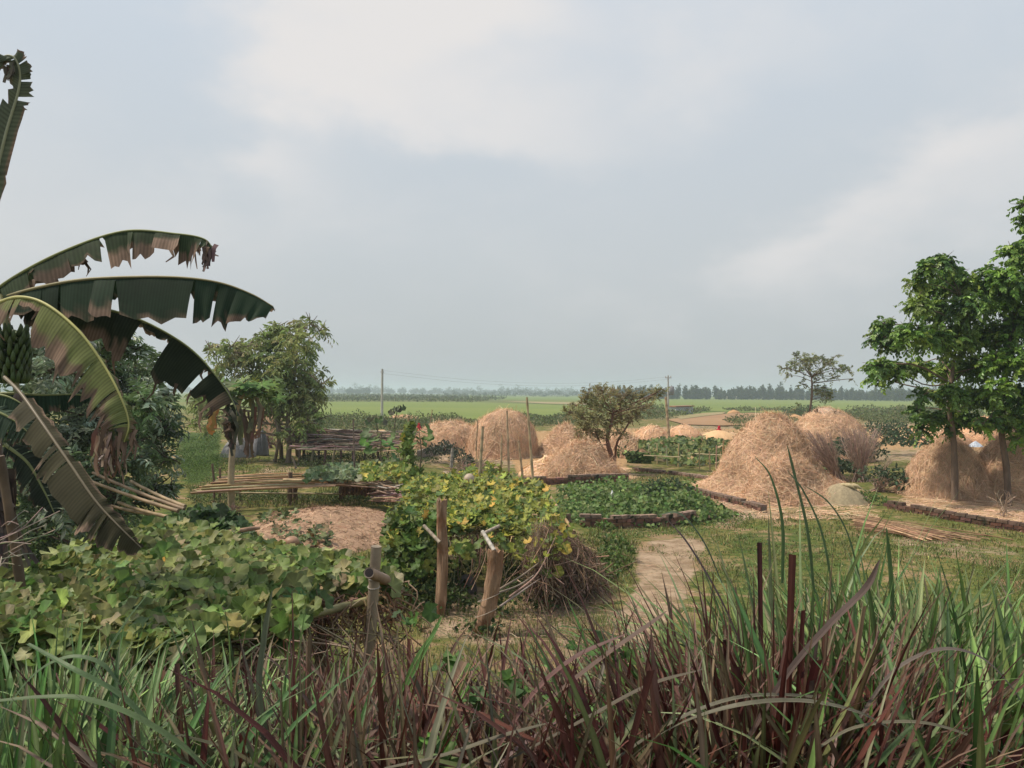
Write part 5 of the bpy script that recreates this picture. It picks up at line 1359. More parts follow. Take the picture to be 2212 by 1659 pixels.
# papaya tree left, with its skirt of dead leaves
pp = thing('papaya_tree', 'papaya tree with a bare pale trunk behind the tip of the drooping banana leaf', 'papaya tree', G(501, 1103))
bb = G(501, 1103); Dp = bb[1]
mb = MB(); tube(mb, spline([bb - [0, 0, 0.1], P(499, 1040, Dp), P(503, 960, Dp), P(512, 880, Dp), P(535, 830, Dp)], 20), np.linspace(0.088, 0.06, 20), (0.34, 0.275, 0.18), 12, rough=0.02); mb.build('trunk', M['cement'], pp)
fb = MB(); sb = MB(); PAL = T_lobed(7, 0.42, 40, 0.05, 0.05)
for k in range(60):
    a = rng.uniform(0, 2 * np.pi); s = P(533 + rng.normal() * 4, 838 + rng.random() * 25, Dp); L_ = rng.uniform(0.35, 0.75)
    e = s + np.array([math.cos(a) * L_, math.sin(a) * L_ * 0.8, rng.uniform(-0.05, 0.45) * L_]); tube(sb, spline([s, (s + e) / 2 + [0, 0, 0.05], e], 6), 0.013, (0.2, 0.22, 0.09), 5, cap=False)
    place(fb, PAL, e[None], np.array([[math.cos(a), math.sin(a), -0.5]]), np.array([[0, -0.5, 0.8]]) + rng.normal(size=(1, 3)) * 0.25, rng.uniform(0.16, 0.29), vary((0.11, 0.165, 0.04), 1, 0.3)[0])
fb.build('crown', M['leaf'], pp); sb.build('leaf_stalk', M['bark'], pp)
db = MB()
for x0, y0_, x1, y1_, w, c in ((470, 880, 462, 930, 0.2, (0.42, 0.24, 0.07)), (515, 880, 520, 950, 0.22, (0.16, 0.14, 0.09)), (548, 855, 545, 930, 0.2, (0.23, 0.22, 0.14)), (556, 880, 545, 950, 0.17, (0.17, 0.11, 0.07)), (530, 890, 534, 980, 0.16, (0.13, 0.09, 0.06)), (480, 905, 486, 940, 0.14, (0.24, 0.23, 0.15)), (440, 870, 430, 905, 0.14, (0.2, 0.2, 0.1))):
    a = P(x0, y0_, Dp + 0.3); b = P(x1, y1_, Dp + 0.25); s = spline([a, (a + b) / 2 + rng.normal(size=3) * 0.04, b], 7)
    for j in range(5): ribbons(db, (s + rng.normal(size=3) * [0.07, 0.06, 0.05])[None] + rng.normal(size=(1, 7, 3)) * 0.025, np.array([w * 0.6]), np.array([[0.1 * rng.normal(), -1, 0.2]]), vary(c, 1, 0.25)[0], (0.6, 0.7))
db.build('dead_leaf', M['leaf'], pp)
# dry leaf skirt on the straw heap under it
mb = MB(); n = 520; px = 555 + rng.normal(size=n) * 13; top = rng.uniform(938, 972, n); pos = P(px, top, 37 + rng.normal(size=n) * 0.3)
d = np.stack([rng.normal(size=n) * 0.25, rng.normal(size=n) * 0.2, -rng.uniform(0.2, 0.7, n)], 1)
ribbons(mb, np.stack([pos, pos + d * 0.5 + rng.normal(size=(n, 3)) * 0.06, pos + d], 1), rng.uniform(0.03, 0.09, n), np.tile([0, -1.0, 0.3], (n, 1)) + rng.normal(size=(n, 3)) * 0.4, pick([(0.2, 0.12, 0.09), (0.3, 0.2, 0.16), (0.12, 0.07, 0.05)], [3, 2, 2], n))
n = 240; px = 540 + rng.normal(size=n) * 8; pos = P(px, rng.uniform(960, 985, n), 36.6 + rng.normal(size=n) * 0.3); d = np.stack([rng.normal(size=n) * 0.12, rng.normal(size=n) * 0.1, -rng.uniform(0.2, 0.5, n)], 1)
ribbons(mb, np.stack([pos, pos + d * 0.5, pos + d], 1), rng.uniform(0.03, 0.08, n), np.tile([0, -1.0, 0.3], (n, 1)) + rng.normal(size=(n, 3)) * 0.4, pick([(0.38, 0.30, 0.24), (0.3, 0.22, 0.17)], [1, 1], n))
tag(mb.build('dry_leaf_heap', M['leaf'], origin=P(550, 985, 37), smooth=False), 'heap of dry brown leaves between the two grey plastic sheets', 'leaf heap')
# platform under the small stack
hp_ = thing('stack_platform', 'small wooden platform carrying the pale straw stack behind the thin trunks', 'platform', G(585, 958))
b = G(585, 958); mb = MB(); box(mb, b + [0, 0.8, 0.45], (1.9, 1.6, 0.1), (0.22, 0.16, 0.12)); mb.build('deck', M['bark'], hp_)
for sx_, sy_ in ((-0.8, 0.1), (0.8, 0.1), (-0.8, 1.5), (0.8, 1.5)):
    mb = MB(); tube(mb, [b + [sx_, sy_, -0.1], b + [sx_, sy_, 0.41]], 0.06, (0.17, 0.12, 0.09), 7); mb.build('leg', M['bark'], hp_)

# ------------------------------------------------------------------ trees
MAHO = [(0.06, 0.11, 0.025), (0.095, 0.16, 0.03), (0.15, 0.215, 0.04), (0.035, 0.07, 0.02)]
b = G(2062, 1085); D = b[1]
tree('mahogany_tree', 'dark leafy roadside tree with one straight slim trunk, left of the slanting trunk', 'tree', b,
     [(2062, 1000), (2058, 930), (2050, 880), (2058, 800), (2068, 720), (2078, 640)], (0.10, 0.028),
     [(2035, 565, 24), (2062, 590, 25), (2000, 580, 22), (1985, 610, 22), (2030, 620, 32), (2085, 615, 30), (1980, 660, 25), (2025, 670, 35), (2090, 665, 39), (2125, 620, 25), (1905, 700, 22), (1925, 735, 29), (1965, 720, 29), (2010, 730, 35), (2065, 735, 39), (2120, 720, 35),
      (1890, 725, 15), (1900, 790, 24), (1935, 800, 27), (1895, 815, 17), (1985, 790, 27), (2040, 800, 32), (2095, 795, 35), (2000, 850, 20), (2060, 850, 30), (2110, 855, 30), (1975, 890, 17), (2010, 905, 22), (2055, 895, 25), (2095, 905, 22), (1985, 925, 12), (2060, 928, 15), (2140, 780, 25)],
     D, OV, 0.14, 12, MAHO, [3, 3, 2, 2], 130, 'glossleaf', (0.19, 0.14, 0.105), 'roadside trees at right', 0.75, 0.36, 0.5, True, 0.2, bright=1.85)
b = G(2178, 1092); D2 = b[1]
tree('mahogany_tree', 'tall bright leafy tree on the slanting trunk, cut off by the right edge', 'tree', b,
     [(2174, 1010), (2162, 920), (2165, 840), (2180, 740), (2205, 600), (2225, 450)], (0.10, 0.028),
     [(2212, 440, 22), (2225, 480, 27), (2190, 545, 27), (2215, 560, 34), (2240, 520, 34), (2140, 590, 27), (2175, 600, 34), (2215, 630, 40), (2160, 650, 34), (2200, 700, 40), (2250, 680, 42), (2165, 730, 30), (2145, 780, 24), (2195, 780, 39), (2240, 780, 42), (2155, 840, 27), (2200, 850, 37), (2240, 870, 37),
      (2170, 890, 24), (2205, 915, 25), (2240, 925, 25), (2122, 915, 15), (2140, 905, 18), (2270, 600, 42), (2280, 740, 42), (2205, 945, 13)],
     D2, OV, 0.14, 12, [(0.07, 0.13, 0.024), (0.11, 0.19, 0.03), (0.16, 0.24, 0.04), (0.035, 0.075, 0.018)], [3, 3, 2.4, 1.6], 105, 'glossleaf', (0.17, 0.125, 0.095), 'roadside trees at right', 0.6, 0.36, 0.5, True, 0.2, bright=1.6)
b = G(1327, 1024); D = b[1]
tree('acacia_tree', 'spreading fine-leaved olive brown tree beside the tousled straw heap', 'tree', b,
     [(1322, 990), (1312, 950), (1320, 915), (1325, 890)], (0.11, 0.04),
     [(1290, 855, 22), (1320, 850, 22), (1350, 855, 24), (1385, 860, 22), (1415, 850, 18), (1430, 842, 12), (1265, 870, 22), (1300, 875, 28), (1340, 880, 28), (1375, 885, 24), (1255, 900, 24), (1290, 905, 26), (1330, 905, 24), (1365, 905, 18), (1235, 890, 14), (1222, 888, 8), (1262, 930, 22), (1290, 940, 18), (1310, 930, 16), (1340, 935, 14),
      (1280, 960, 12), (1250, 945, 12), (1300, 845, 16), (1270, 850, 14), (1240, 875, 10), (1400, 880, 12)],
     D, OV, 0.085, 9, [(0.115, 0.115, 0.05), (0.15, 0.14, 0.06), (0.11, 0.085, 0.05), (0.17, 0.155, 0.08)], [3, 3, 2, 1], 115, 'leaf', (0.19, 0.105, 0.08), None, 0.7, 0.3, 0.2, True, 0.3, bright=1.9,
     extra_stems=(((1322, 1015), [(1310, 985), (1296, 955), (1285, 930)], 0, 0.06), ((1328, 1012), [(1332, 960), (1352, 925), (1368, 895)], 0.1, 0.055)))
b = G(1742, 958); D = b[1]
tree('bare_tree', 'small sparse tree with open branches in front of the wide grey-capped haystack', 'tree', b,
     [(1748, 900), (1754, 850), (1753, 815)], (0.10, 0.045),
     [(1712, 785, 14), (1698, 795, 10), (1735, 780, 16), (1755, 775, 16), (1775, 780, 14), (1795, 785, 16), (1815, 795, 14), (1832, 800, 10), (1745, 800, 14), (1775, 805, 14), (1765, 820, 10), (1725, 800, 10), (1808, 768, 7), (1690, 795, 7), (1720, 768, 8), (1785, 860, 14), (1795, 850, 12), (1780, 838, 9), (1725, 875, 7), (1840, 818, 6), (1715, 885, 6), (1760, 840, 12), (1735, 830, 10), (1778, 848, 10), (1800, 815, 12), (1702, 812, 8), (1750, 778, 16)],
     D, OV, 0.14, 8, [(0.10, 0.12, 0.05), (0.13, 0.14, 0.06), (0.07, 0.085, 0.036)], [3, 2, 2], 34, 'leaf', (0.15, 0.11, 0.085), None, 0.4, 0.34, 0.3, True, 0.3, bright=1.8)
b = G(622, 1000); D = b[1]
tree('garden_tree', 'loose many-stemmed tree with drooping narrow leaves, behind the papaya trunk', 'tree', b,
     [(625, 960), (622, 900), (632, 840), (640, 780), (642, 730)], (0.12, 0.035),
     [(650, 705, 26), (640, 730, 30), (670, 700, 18), (690, 715, 18), (600, 705, 22), (575, 725, 30), (610, 745, 34), (660, 750, 30), (540, 745, 28), (500, 750, 26), (475, 750, 22), (455, 755, 14), (520, 770, 34), (565, 775, 36), (615, 790, 38), (655, 790, 30), (590, 815, 38), (640, 825, 34), (675, 815, 26), (695, 830, 14), (545, 815, 32), (660, 855, 34), (685, 860, 20), (625, 860, 34), (585, 855, 32), (480, 790, 26), (650, 890, 26), (680, 890, 14), (605, 890, 22), (440, 850, 22), (450, 885, 24), (425, 880, 14), (430, 865, 16), (470, 830, 24), (460, 905, 16), (660, 915, 22), (630, 920, 20), (690, 905, 16), (610, 935, 16), (575, 880, 26), (645, 945, 14), (420, 910, 16), (445, 925, 14)],
     D, LANCE, 0.26, 9, [(0.135, 0.165, 0.06), (0.175, 0.205, 0.075), (0.095, 0.125, 0.05), (0.18, 0.175, 0.085)], [3, 2, 2, 1], 25, 'leaf', (0.2, 0.16, 0.12), None, 1.0, 0.6, 0.5, True, 0.25, bright=1.9,
     extra_stems=(((608, 990), [(606, 950), (600, 900), (590, 830)], 0, 0.1), ((642, 985), [(640, 940), (648, 880), (665, 830)], 0.2, 0.08), ((594, 998), [(600, 960), (598, 920), (575, 850)], -0.6, 0.07), ((655, 990), [(660, 940), (668, 900), (680, 860)], 0.3, 0.07)))
b = G(250, 1100); D = 13.0; b = P(230, 1125, D); b[2] = ground(b[0], b[1])
tree('silver_leaf_tree', 'dense dark bushy tree with silvery upturned leaves, behind the arching banana leaves', 'tree', b,
     [(235, 1050), (225, 960), (215, 860), (205, 780)], (0.13, 0.04),
     [(80, 760, 40), (130, 735, 44), (190, 735, 44), (245, 740, 42), (285, 760, 34), (60, 800, 40), (110, 800, 50), (165, 790, 52), (225, 800, 52), (280, 810, 46), (325, 800, 36), (350, 820, 26), (80, 860, 50), (140, 860, 54), (200, 870, 54), (260, 870, 52), (315, 870, 44), (355, 870, 30), (100, 930, 54), (170, 940, 56), (240, 940, 54), (300, 940, 48), (345, 930, 36), (375, 920, 22),
      (120, 1000, 54), (190, 1010, 54), (260, 1010, 52), (320, 1000, 44), (360, 990, 26), (60, 1000, 50), (140, 1070, 50), (220, 1070, 48), (290, 1060, 44), (340, 1050, 34), (60, 1080, 50), (370, 1060, 20), (100, 1130, 40), (30, 940, 50), (30, 1130, 40), (170, 1125, 36), (250, 1110, 36)],
     D, LANCE, 0.15, 9, [(0.06, 0.09, 0.04), (0.08, 0.115, 0.05), (0.042, 0.06, 0.028), (0.19, 0.22, 0.175)], [3, 2.4, 2.0, 2.0], 125, 'glossleaf', (0.10, 0.08, 0.06), None, 0.9, 0.34, 0.3, True, 0.25, bright=2.0)

# three round trees standing in the plain
for lab, px, w, top in (('left one of three round trees standing in the open plain', 756, 11, 838), ('middle and lowest of three round trees in the open plain', 773, 9, 841), ('right one of three round trees standing in the open plain', 791, 11, 837)):
    b = PZ(px, 852.5, 0.0); D = b[1]; k = D / F
    o = thing('plain_tree', lab, 'tree', b, 'three round trees in the plain')
    mb = MB(); tube(mb, [b, b + [0, 0, 4 * k]], [1.6 * k * 0.5, 0.5 * k], (0.1, 0.08, 0.06), 6); mb.build('trunk', M['bark'], o)
    fb = MB(); n = 900; d = rnd_unit(n); h = (852 - top) * k; c = b + [0, 0, h * 0.56]
    p = c + d * (rng.random((n, 1)) ** 0.4) * [w * k, w * k, h * 0.48] * (1 + 0.2 * np.sin(d[:, :1] * 5 + px))
    place(fb, CRUDE, p, rnd_unit(n), d + rng.normal(size=(n, 3)) * 0.5 + [0, 0, 0.4], 2.6 * k * rng.uniform(0.6, 1.3, n), pick([(0.035, 0.055, 0.022), (0.05, 0.075, 0.03)], [1, 1], n)); fb.build('crown', M['leaf'], o, smooth=False)


# far woods: read as one mass
def woods(x0, x1, ybase, top, n, leafpx, step=4.0, col=((0.04, 0.06, 0.028), (0.055, 0.08, 0.035)), seed=0, jag=0.5):
    mb = MB(); x = x0
    while x < x1:
        b = PZ(x, ybase + yl(x), 0.0); k = b[1] / F; hh = (ybase - top) * k * (0.95 + jag * 0.42 * np.clip(rng.normal(), -0.8, 2.2) + (0.35 if rng.random() < 0.08 else 0) + 0.25 * mnoise.noise((x * 0.02, seed, 0))); w = step * k * rng.uniform(1.0, 1.9)
        dd = rng.uniform(-0.03, 0.04) * b[1]
        d = rnd_unit(n); p = b + [0, dd, hh * 0.52] + d * (rng.random((n, 1)) ** 0.4) * [w, w, hh * 0.5]
        place(mb, CRUDE, p, rnd_unit(n) + [0, 0, 0.3], d + rng.normal(size=(n, 3)) * 0.4 + [0, -0.3, 0.4], leafpx * k * rng.uniform(0.6, 1.3, n), pick(col, [1, 1], n, 0.2))
        x += step * rng.uniform(0.6, 1.2)
    tag(mb.build('far_woods', M['leaf'], origin=PZ((x0 + x1) / 2, ybase, 0), smooth=False), kind='stuff')


woods(1330, 2330, 860.0, 838, 210, 4.2, 2.6, seed=1, jag=0.55)
woods(-260, 1420, 853.0, 840.5, 110, 2.8, 5.0, seed=2, jag=0.8)
woods(960, 1450, 856.5, 846.5, 60, 2.4, 6.0, seed=3, jag=1.2)
woods(1895, 2330, 861.5, 835, 160, 3.8, 5, seed=4, jag=0.4)

# scrub and weeds of the middle distance
SCR = [(0.10, 0.135, 0.045), (0.135, 0.16, 0.06), (0.07, 0.10, 0.035), (0.18, 0.165, 0.08)]
def scrub(poly, n, h, leaf, cols=SCR, w=(3, 3, 2, 1), name='undergrowth', T=CRUDE, rough=1.0):
    n = int(n * 2.6); leaf = leaf * 0.7; h = h * 0.8
    q = sample_poly(poly, n); pos = G(q[:, 0], q[:, 1]); hh = np.array([max(0.12, 0.5 + rough * mnoise.noise((x * 0.35, y * 0.2, 7)) + 0.3 * mnoise.noise((x * 1.1, y * 0.7, 2))) for x, y in pos[:, :2]])
    pos[:, 2] += h * hh * rng.random(n) ** 0.6; mb = MB(); nr = rng.normal(size=(n, 3)) * 0.5 + [0, -0.4, 0.7]
    place(mb, T, pos, rnd_unit(n) + [0, 0, 0.4], nr, leaf * (pos[:, 1] / 40) * rng.uniform(0.6, 1.3, n), pick(cols, w, n))
    return tag(mb.build(name, M['leaf'], origin=pos.mean(0), smooth=False), kind='stuff')


scrub([(640, 908), (800, 905), (900, 910), (980, 908), (1030, 912), (900, 935), (780, 938), (640, 945)], 5200, 1.3, 0.16)
scrub([(640, 855), (780, 853), (1000, 857), (1100, 862), (1020, 870), (820, 868), (640, 869)], 3000, 2.2, 0.13, [(0.085, 0.105, 0.04), (0.11, 0.12, 0.05), (0.065, 0.085, 0.035)], (3, 2, 2))
scrub([(1115, 905), (1240, 900), (1250, 920), (1140, 922)], 1500, 1.0, 0.15)
scrub([(1380, 878), (1450, 890), (1540, 886), (1520, 893), (1420, 910), (1370, 905)], 1400, 1.4, 0.15)
scrub([(1560, 908), (1720, 905), (1730, 930), (1600, 935)], 1300, 1.2, 0.15)
scrub([(1790, 900), (1850, 888), (1960, 884), (2120, 884), (2130, 915), (1900, 918), (1850, 912)], 4200, 1.5, 0.16)
scrub([(1690, 893), (1730, 890), (1790, 893), (1780, 905), (1700, 905)], 900, 1.6, 0.15, [(0.05, 0.085, 0.03), (0.065, 0.10, 0.035)], (1, 1))
scrub([(1560, 884), (1640, 886), (1700, 885), (1690, 889), (1580, 890)], 500, 1.0, 0.12)
scrub([(380, 960), (480, 935), (470, 1000), (500, 1010), (420, 1060), (380, 1050)], 2600, 0.9, 0.13, [(0.085, 0.145, 0.035), (0.12, 0.18, 0.05), (0.06, 0.10, 0.026)], (2, 2, 2), T=LANCE)
scrub([(600, 945), (680, 940), (900, 945), (880, 960), (640, 970)], 1500, 0.7, 0.12, [(0.16, 0.14, 0.07), (0.10, 0.12, 0.045), (0.2, 0.15, 0.09)], (2, 2, 2))
scrub([(660, 985), (900, 978), (960, 1000), (900, 1012), (640, 1015)], 2200, 0.6, 0.13, [(0.065, 0.10, 0.03), (0.09, 0.12, 0.04), (0.045, 0.06, 0.022)], (2, 2, 2))
scrub([(-60, 1150), (240, 1110), (330, 1110), (320, 1180), (180, 1205), (40, 1240), (-60, 1280)], 1500, 0.5, 0.35, [(0.07, 0.12, 0.03), (0.1, 0.14, 0.04), (0.045, 0.075, 0.022)], (2, 2, 2), T=OV)
scrub([(420, 1070), (860, 1068), (880, 1090), (620, 1092), (480, 1100), (400, 1090)], 2600, 0.45, 0.14, [(0.08, 0.125, 0.03), (0.11, 0.14, 0.045), (0.05, 0.075, 0.024)], (2, 2, 2))
scrub([(1265, 1140), (1560, 1125), (1640, 1112), (1600, 1140), (1400, 1165), (1280, 1165)], 900, 0.3, 0.12, BED, (2, 2, 2, 1), T=OV)

# ------------------------------------------------------------------ turf
def turf(poly, n, h, w, cols, wt, name='turf_grass', K=3):
    q = sample_poly(poly, n); pos = G(q[:, 0], q[:, 1]); mb = MB()
    k = np.array([0.25 + 1.3 * max(0, 0.35 + mnoise.noise((x * 0.8, y * 0.5, 3)) + 0.5 * mnoise.noise((x * 2.6, y * 1.8, 5))) for x, y in pos[:, :2]]); pos = pos[k > 0.42]; k = k[k > 0.42]; n = len(pos)
    small_grass(mb, pos, h * k, w * np.clip(pos[:, 1] / 12, 0.8, 3), pick(cols, wt, n, 0.3, 0.1), K=K)
    return tag(mb.build(name, M['grass'], origin=pos.mean(0), smooth=False), kind='stuff')


TG = [(0.13, 0.16, 0.045), (0.175, 0.185, 0.062), (0.085, 0.115, 0.033), (0.26, 0.21, 0.10)]
turf([(1230, 1150), (1560, 1130), (1700, 1105), (1930, 1100), (2240, 1160), (2240, 1380), (1560, 1380), (1500, 1210), (1380, 1190), (1370, 1290), (1230, 1330)], 24000, 0.10, 0.014, TG, (3, 3, 2, 1.4))
turf([(1360, 1040), (1500, 1045), (1500, 1030), (1380, 1015), (1340, 1020)], 1500, 0.09, 0.012, TG, (3, 3, 2, 2))
turf([(480, 990), (640, 990), (660, 1040), (420, 1060)], 3000, 0.12, 0.014, TG, (3, 3, 2, 2))
turf([(400, 1050), (870, 1045), (870, 1095), (430, 1100)], 3500, 0.25, 0.014, TG, (3, 3, 2, 1))
turf([(820, 1240), (1300, 1230), (1380, 1300), (1300, 1440), (820, 1440)], 7000, 0.16, 0.012, TG, (3, 2, 2, 2))
turf([(-60, 1130), (330, 1120), (330, 1190), (60, 1260), (-60, 1280)], 4000, 0.38, 0.016, TG, (4, 4, 2, 1))
turf([(1230, 930), (1900, 910), (2100, 905), (2150, 940), (1240, 960)], 2500, 0.2, 0.02, TG, (2, 3, 1, 3))
turf([(850, 1215), (880, 1200), (700, 1195), (560, 1180), (640, 1210)], 900, 0.2, 0.012, TG, (3, 2, 2, 1))

turf([(1240, 1150), (1400, 1145), (1380, 1180), (1330, 1260), (1250, 1290)], 2500, 0.12, 0.014, TG, (4, 3, 2, 1))
scrub([(1540, 1125), (1700, 1112), (1920, 1118), (2240, 1175), (2240, 1330), (1560, 1330), (1510, 1230)], 2600, 0.2, 0.13, BED, (3, 3, 2, 1), T=OV, rough=1.6)
scrub([(840, 1290), (1290, 1300), (1330, 1400), (840, 1420)], 700, 0.22, 0.14, BED, (3, 3, 2, 1), T=OV, rough=1.6)

# straw blown about the yards
def litter(poly, n, L_, w, k=0.8):
    q = sample_poly(poly, n); pos = G(q[:, 0], q[:, 1]); a = rng.uniform(0, np.pi, n); d = np.stack([np.cos(a), np.sin(a), rng.normal(size=n) * 0.08], 1) * L_ * np.exp(rng.normal(size=(n, 1)) * 0.4)
    mb = MB(); pos[:, 2] += 0.02 + 0.03 * rng.random(n)
    ribbons(mb, np.stack([pos - d / 2, pos + [0, 0, 0.015], pos + d / 2], 1), w * rng.uniform(0.6, 1.4, n), np.tile([0, -0.4, 1.0], (n, 1)), pick(np.array(HAYC) * k, HAYW, n, 0.25, 0.06))
    tag(mb.build('straw_litter', M['hay'], origin=pos.mean(0), smooth=False), kind='stuff')


litter([(1470, 1050), (1500, 1080), (1660, 1125), (1900, 1125), (1860, 1060)], 1900, 0.28, 0.010)
litter([(1930, 1090), (2240, 1155), (2240, 1072), (1960, 1074)], 1800, 0.28, 0.011)
litter([(1240, 1150), (1560, 1140), (1520, 1330), (1240, 1400), (900, 1380), (900, 1300), (1240, 1310)], 650, 0.2, 0.006, 0.5)
litter([(1240, 935), (1620, 935), (1620, 962), (1240, 962)], 1500, 0.5, 0.03)
litter([(1120, 1030), (1380, 1036), (1360, 1012), (1150, 1012)], 900, 0.32, 0.012)

# ------------------------------------------------------------------ banana plant
BGRN = np.array((0.030, 0.052, 0.022)); BBRN = np.array((0.18, 0.122, 0.088))  # most blade greens darkened: underside shade against the sky put into the colour


def banana_leaf(parent, pts, wid, dirs, green, brown=0.35, rag=0.35, seed=0, gap=0.25, strip=(0.03, 0.10), hang=0.5, s0=0.02, ribc=(0.20, 0.22, 0.085), fullbrown=0.0, rib=0.015, sweep=0.35, taper_end=0.5):
    r = np.random.default_rng(seed)
    mid = spline([P(*p) for p in pts], 160); tan = norm(np.gradient(mid, axis=0)); Lt = np.linalg.norm(np.diff(mid, axis=0), axis=1).sum()
    bl = MB(); rb = MB()
    tube(rb, mid, np.linspace(rib, rib * 0.25, 160), np.asarray(ribc), 7)
    for side, dv in enumerate(dirs):
        if dv is None: continue
        dv = np.asarray(dv, float); s = s0; sw = wid[side] if isinstance(wid, tuple) else wid
        while s < 1.0:
            w_ = r.uniform(*strip) * (1.0 if r.random() < 0.6 else r.choice([0.3, 1.7])); e = min(1.0, s + w_)
            brk = r.random() < gap; s_out0 = s + (0.0 if not brk else (e - s) * 0.1); s_out1 = e - (0.004 if brk else -0.004)
            ln = 1.0 - rag * abs(r.normal()) * (0.35 if r.random() < 0.7 else 1.1); ln = max(0.22, ln)
            rot = r.normal() * 0.13 * (0.4 + rag); nu, nv = 9, 6
            U = np.linspace(0, 1, nu)[:, None]; Vv = np.linspace(0, 1, nv)[None]
            sin_ = s + (e - s) * Vv + 0 * U; sou = s_out0 + (s_out1 - s_out0) * Vv * (1.0) + 0 * U
            sc = np.clip(sin_ * (1 - U) + sou * U, 0, 1)
            W = sw * np.clip(np.sin(np.pi * np.clip(sc * 0.93 + 0.05, 0, 1)) ** taper_end, 0.05, 1)
            edge = ln * (1 + (0.05 + 0.16 * rag) * r.normal(size=(1, nv)))
            fi = sc * 159; i0 = np.clip(fi.astype(int), 0, 158); fr = (fi - i0)[..., None]
            m = mid[i0] * (1 - fr) + mid[i0 + 1] * fr; tg = tan[i0]
            d = dv - tg * (tg * dv).sum(-1, keepdims=True); d = norm(d)
            nrm_ = np.cross(tg, d)
            d2 = d * math.cos(rot) + nrm_ * math.sin(rot)
            ww = (W * edge * U)[..., None]
            p = m + d2 * ww + tg * ww * sweep * (0.6 + 0.4 * U[..., None]) + np.array([0, 0, -1.0]) * (ww ** 2) * hang / max(sw, 0.1)
            p = p + nrm_ * (np.sin(sc * 90 + seed) * 0.012)[..., None] * U[..., None]
            bf = np.clip((U - (1 - brown * 0.75) + 0.10 * r.normal(size=(nu, nv)) * U + 0.14 * r.normal()) * 7, 0, 1) * (U > 0.2)
            full = r.random() < fullbrown
            if full: bf = np.clip(bf + 0.85 * U ** 0.3, 0, 1)
            c = np.asarray(green) * math.exp(r.normal() * 0.16)
            cc = c * (1 - bf[..., None]) + BBRN * math.exp(r.normal() * 0.25) * bf[..., None]
            al = (sc * Lt * 260)[..., None]
            col = np.concatenate([cc, al], -1).reshape(-1, 4)
            a = np.arange(nu - 1)[:, None] * nv; b = np.arange(nv - 1)[None]
            bl.add(p.reshape(-1, 3), np.stack([a + b, a + b + 1, a + nv + b + 1, a + nv + b], -1).reshape(-1, 4), col)
            if brown > 0.25 and r.random() < 0.5 * rag:      # shreds hanging from the torn margin
                for _ in range(r.integers(1, 3)):
                    st = p[-1, r.integers(0, nv)]; k = r.uniform(0.05, 0.22) * rag * 1.6; q = np.array([st - (st - m[-1, 0]) * 0.1, st + [r.normal() * 0.02, r.normal() * 0.02, -k * 0.5], st + [r.normal() * 0.03, r.normal() * 0.03, -k]])
                    ribbons(bl, q[None], np.array([0.03]), np.array([[r.normal() * 0.4, -1, 0.2]]), BBRN * r.uniform(0.5, 1.2), (1, 0.3))
            s = e + (r.uniform(0.0, 0.012) if brk else -0.002)
    o = bl.build('leaf', M['banana'], parent)
    rb.build('midrib', M['rib'], o)
    return o


def V3(*a): return np.array(a, float)


bb = P(-120, 1200, 6.4); bb[2] = ground(bb[0], bb[1])
bn = thing('banana_plant', 'tall banana plant with torn arching leaves and a hanging fruit bunch, at the left edge', 'banana plant', bb)
st = MB(); tube(st, spline([bb, P(-110, 1000, 6.4), P(-75, 800, 6.35), P(-30, 690, 6.3), P(0, 645, 6.25)], 20), np.linspace(0.15, 0.045, 20), (0.13, 0.12, 0.06), 14, rough=0.02); st.build('pseudostem', M['rib'], bn)
banana_leaf(bn, [(-60, 640, 6.0), (-30, 480, 5.9), (10, 300, 5.8), (42, 185, 5.75), (35, 130, 5.7), (8, 122, 5.7), (-14, 160, 5.7)], (0.085, 0.12), [V3(1, 0.2, -0.35), V3(-1, -0.1, -0.3)], (0.085, 0.10, 0.065), 0.22, 0.4, 11, 0.3, hang=0.2, ribc=(0.30, 0.31, 0.2), sweep=0.5)
banana_leaf(bn, [(-40, 665, 6.3), (10, 612, 6.25), (130, 546, 6.2), (265, 500, 6.2), (380, 505, 6.2), (440, 516, 6.2), (462, 540, 6.2)], (0.25, 0.17), [V3(0.15, -0.45, -1), V3(0.1, 0.8, -0.75)], (0.036, 0.055, 0.026), 0.42, 0.55, 12, 0.4, hang=0.3, sweep=0.10)
banana_leaf(bn, [(-20, 650, 6.3), (80, 622, 6.1), (180, 604, 6.0), (300, 598, 5.95), (400, 600, 5.9), (480, 612, 5.9), (545, 636, 5.9), (590, 662, 5.9)], (0.275, 0.2), [V3(0.0, -0.35, -1), V3(0.1, 0.9, -0.55)], (0.022, 0.044, 0.024), 0.2, 0.16, 13, 0.18, strip=(0.05, 0.14), hang=0.25, ribc=(0.22, 0.19, 0.09), sweep=0.06, taper_end=0.36)
banana_leaf(bn, [(-10, 655, 6.3), (90, 650, 6.3), (200, 662, 6.3), (300, 690, 6.35), (400, 745, 6.4), (465, 810, 6.4), (508, 880, 6.4), (506, 925, 6.4)], (0.28, 0.16), [V3(-0.25, -0.3, -1), V3(0.2, 0.9, -0.5)], (0.026, 0.036, 0.02), 0.32, 0.42, 14, 0.4, strip=(0.035, 0.09), hang=0.35, sweep=-0.1, fullbrown=0.12)
banana_leaf(bn, [(-20, 660, 6.0), (40, 642, 5.8), (100, 658, 5.7), (170, 715, 5.6), (225, 790, 5.55), (262, 860, 5.5), (278, 915, 5.5), (268, 955, 5.5)], (0.22, 0.1), [V3(-0.55, -0.25, -1), V3(0.35, 0.9, -0.35)], (0.15, 0.17, 0.062), 0.5, 0.55, 15, 0.22, strip=(0.03, 0.09), hang=0.5, s0=0.02, ribc=(0.38, 0.36, 0.12), sweep=-0.05, fullbrown=0.2)
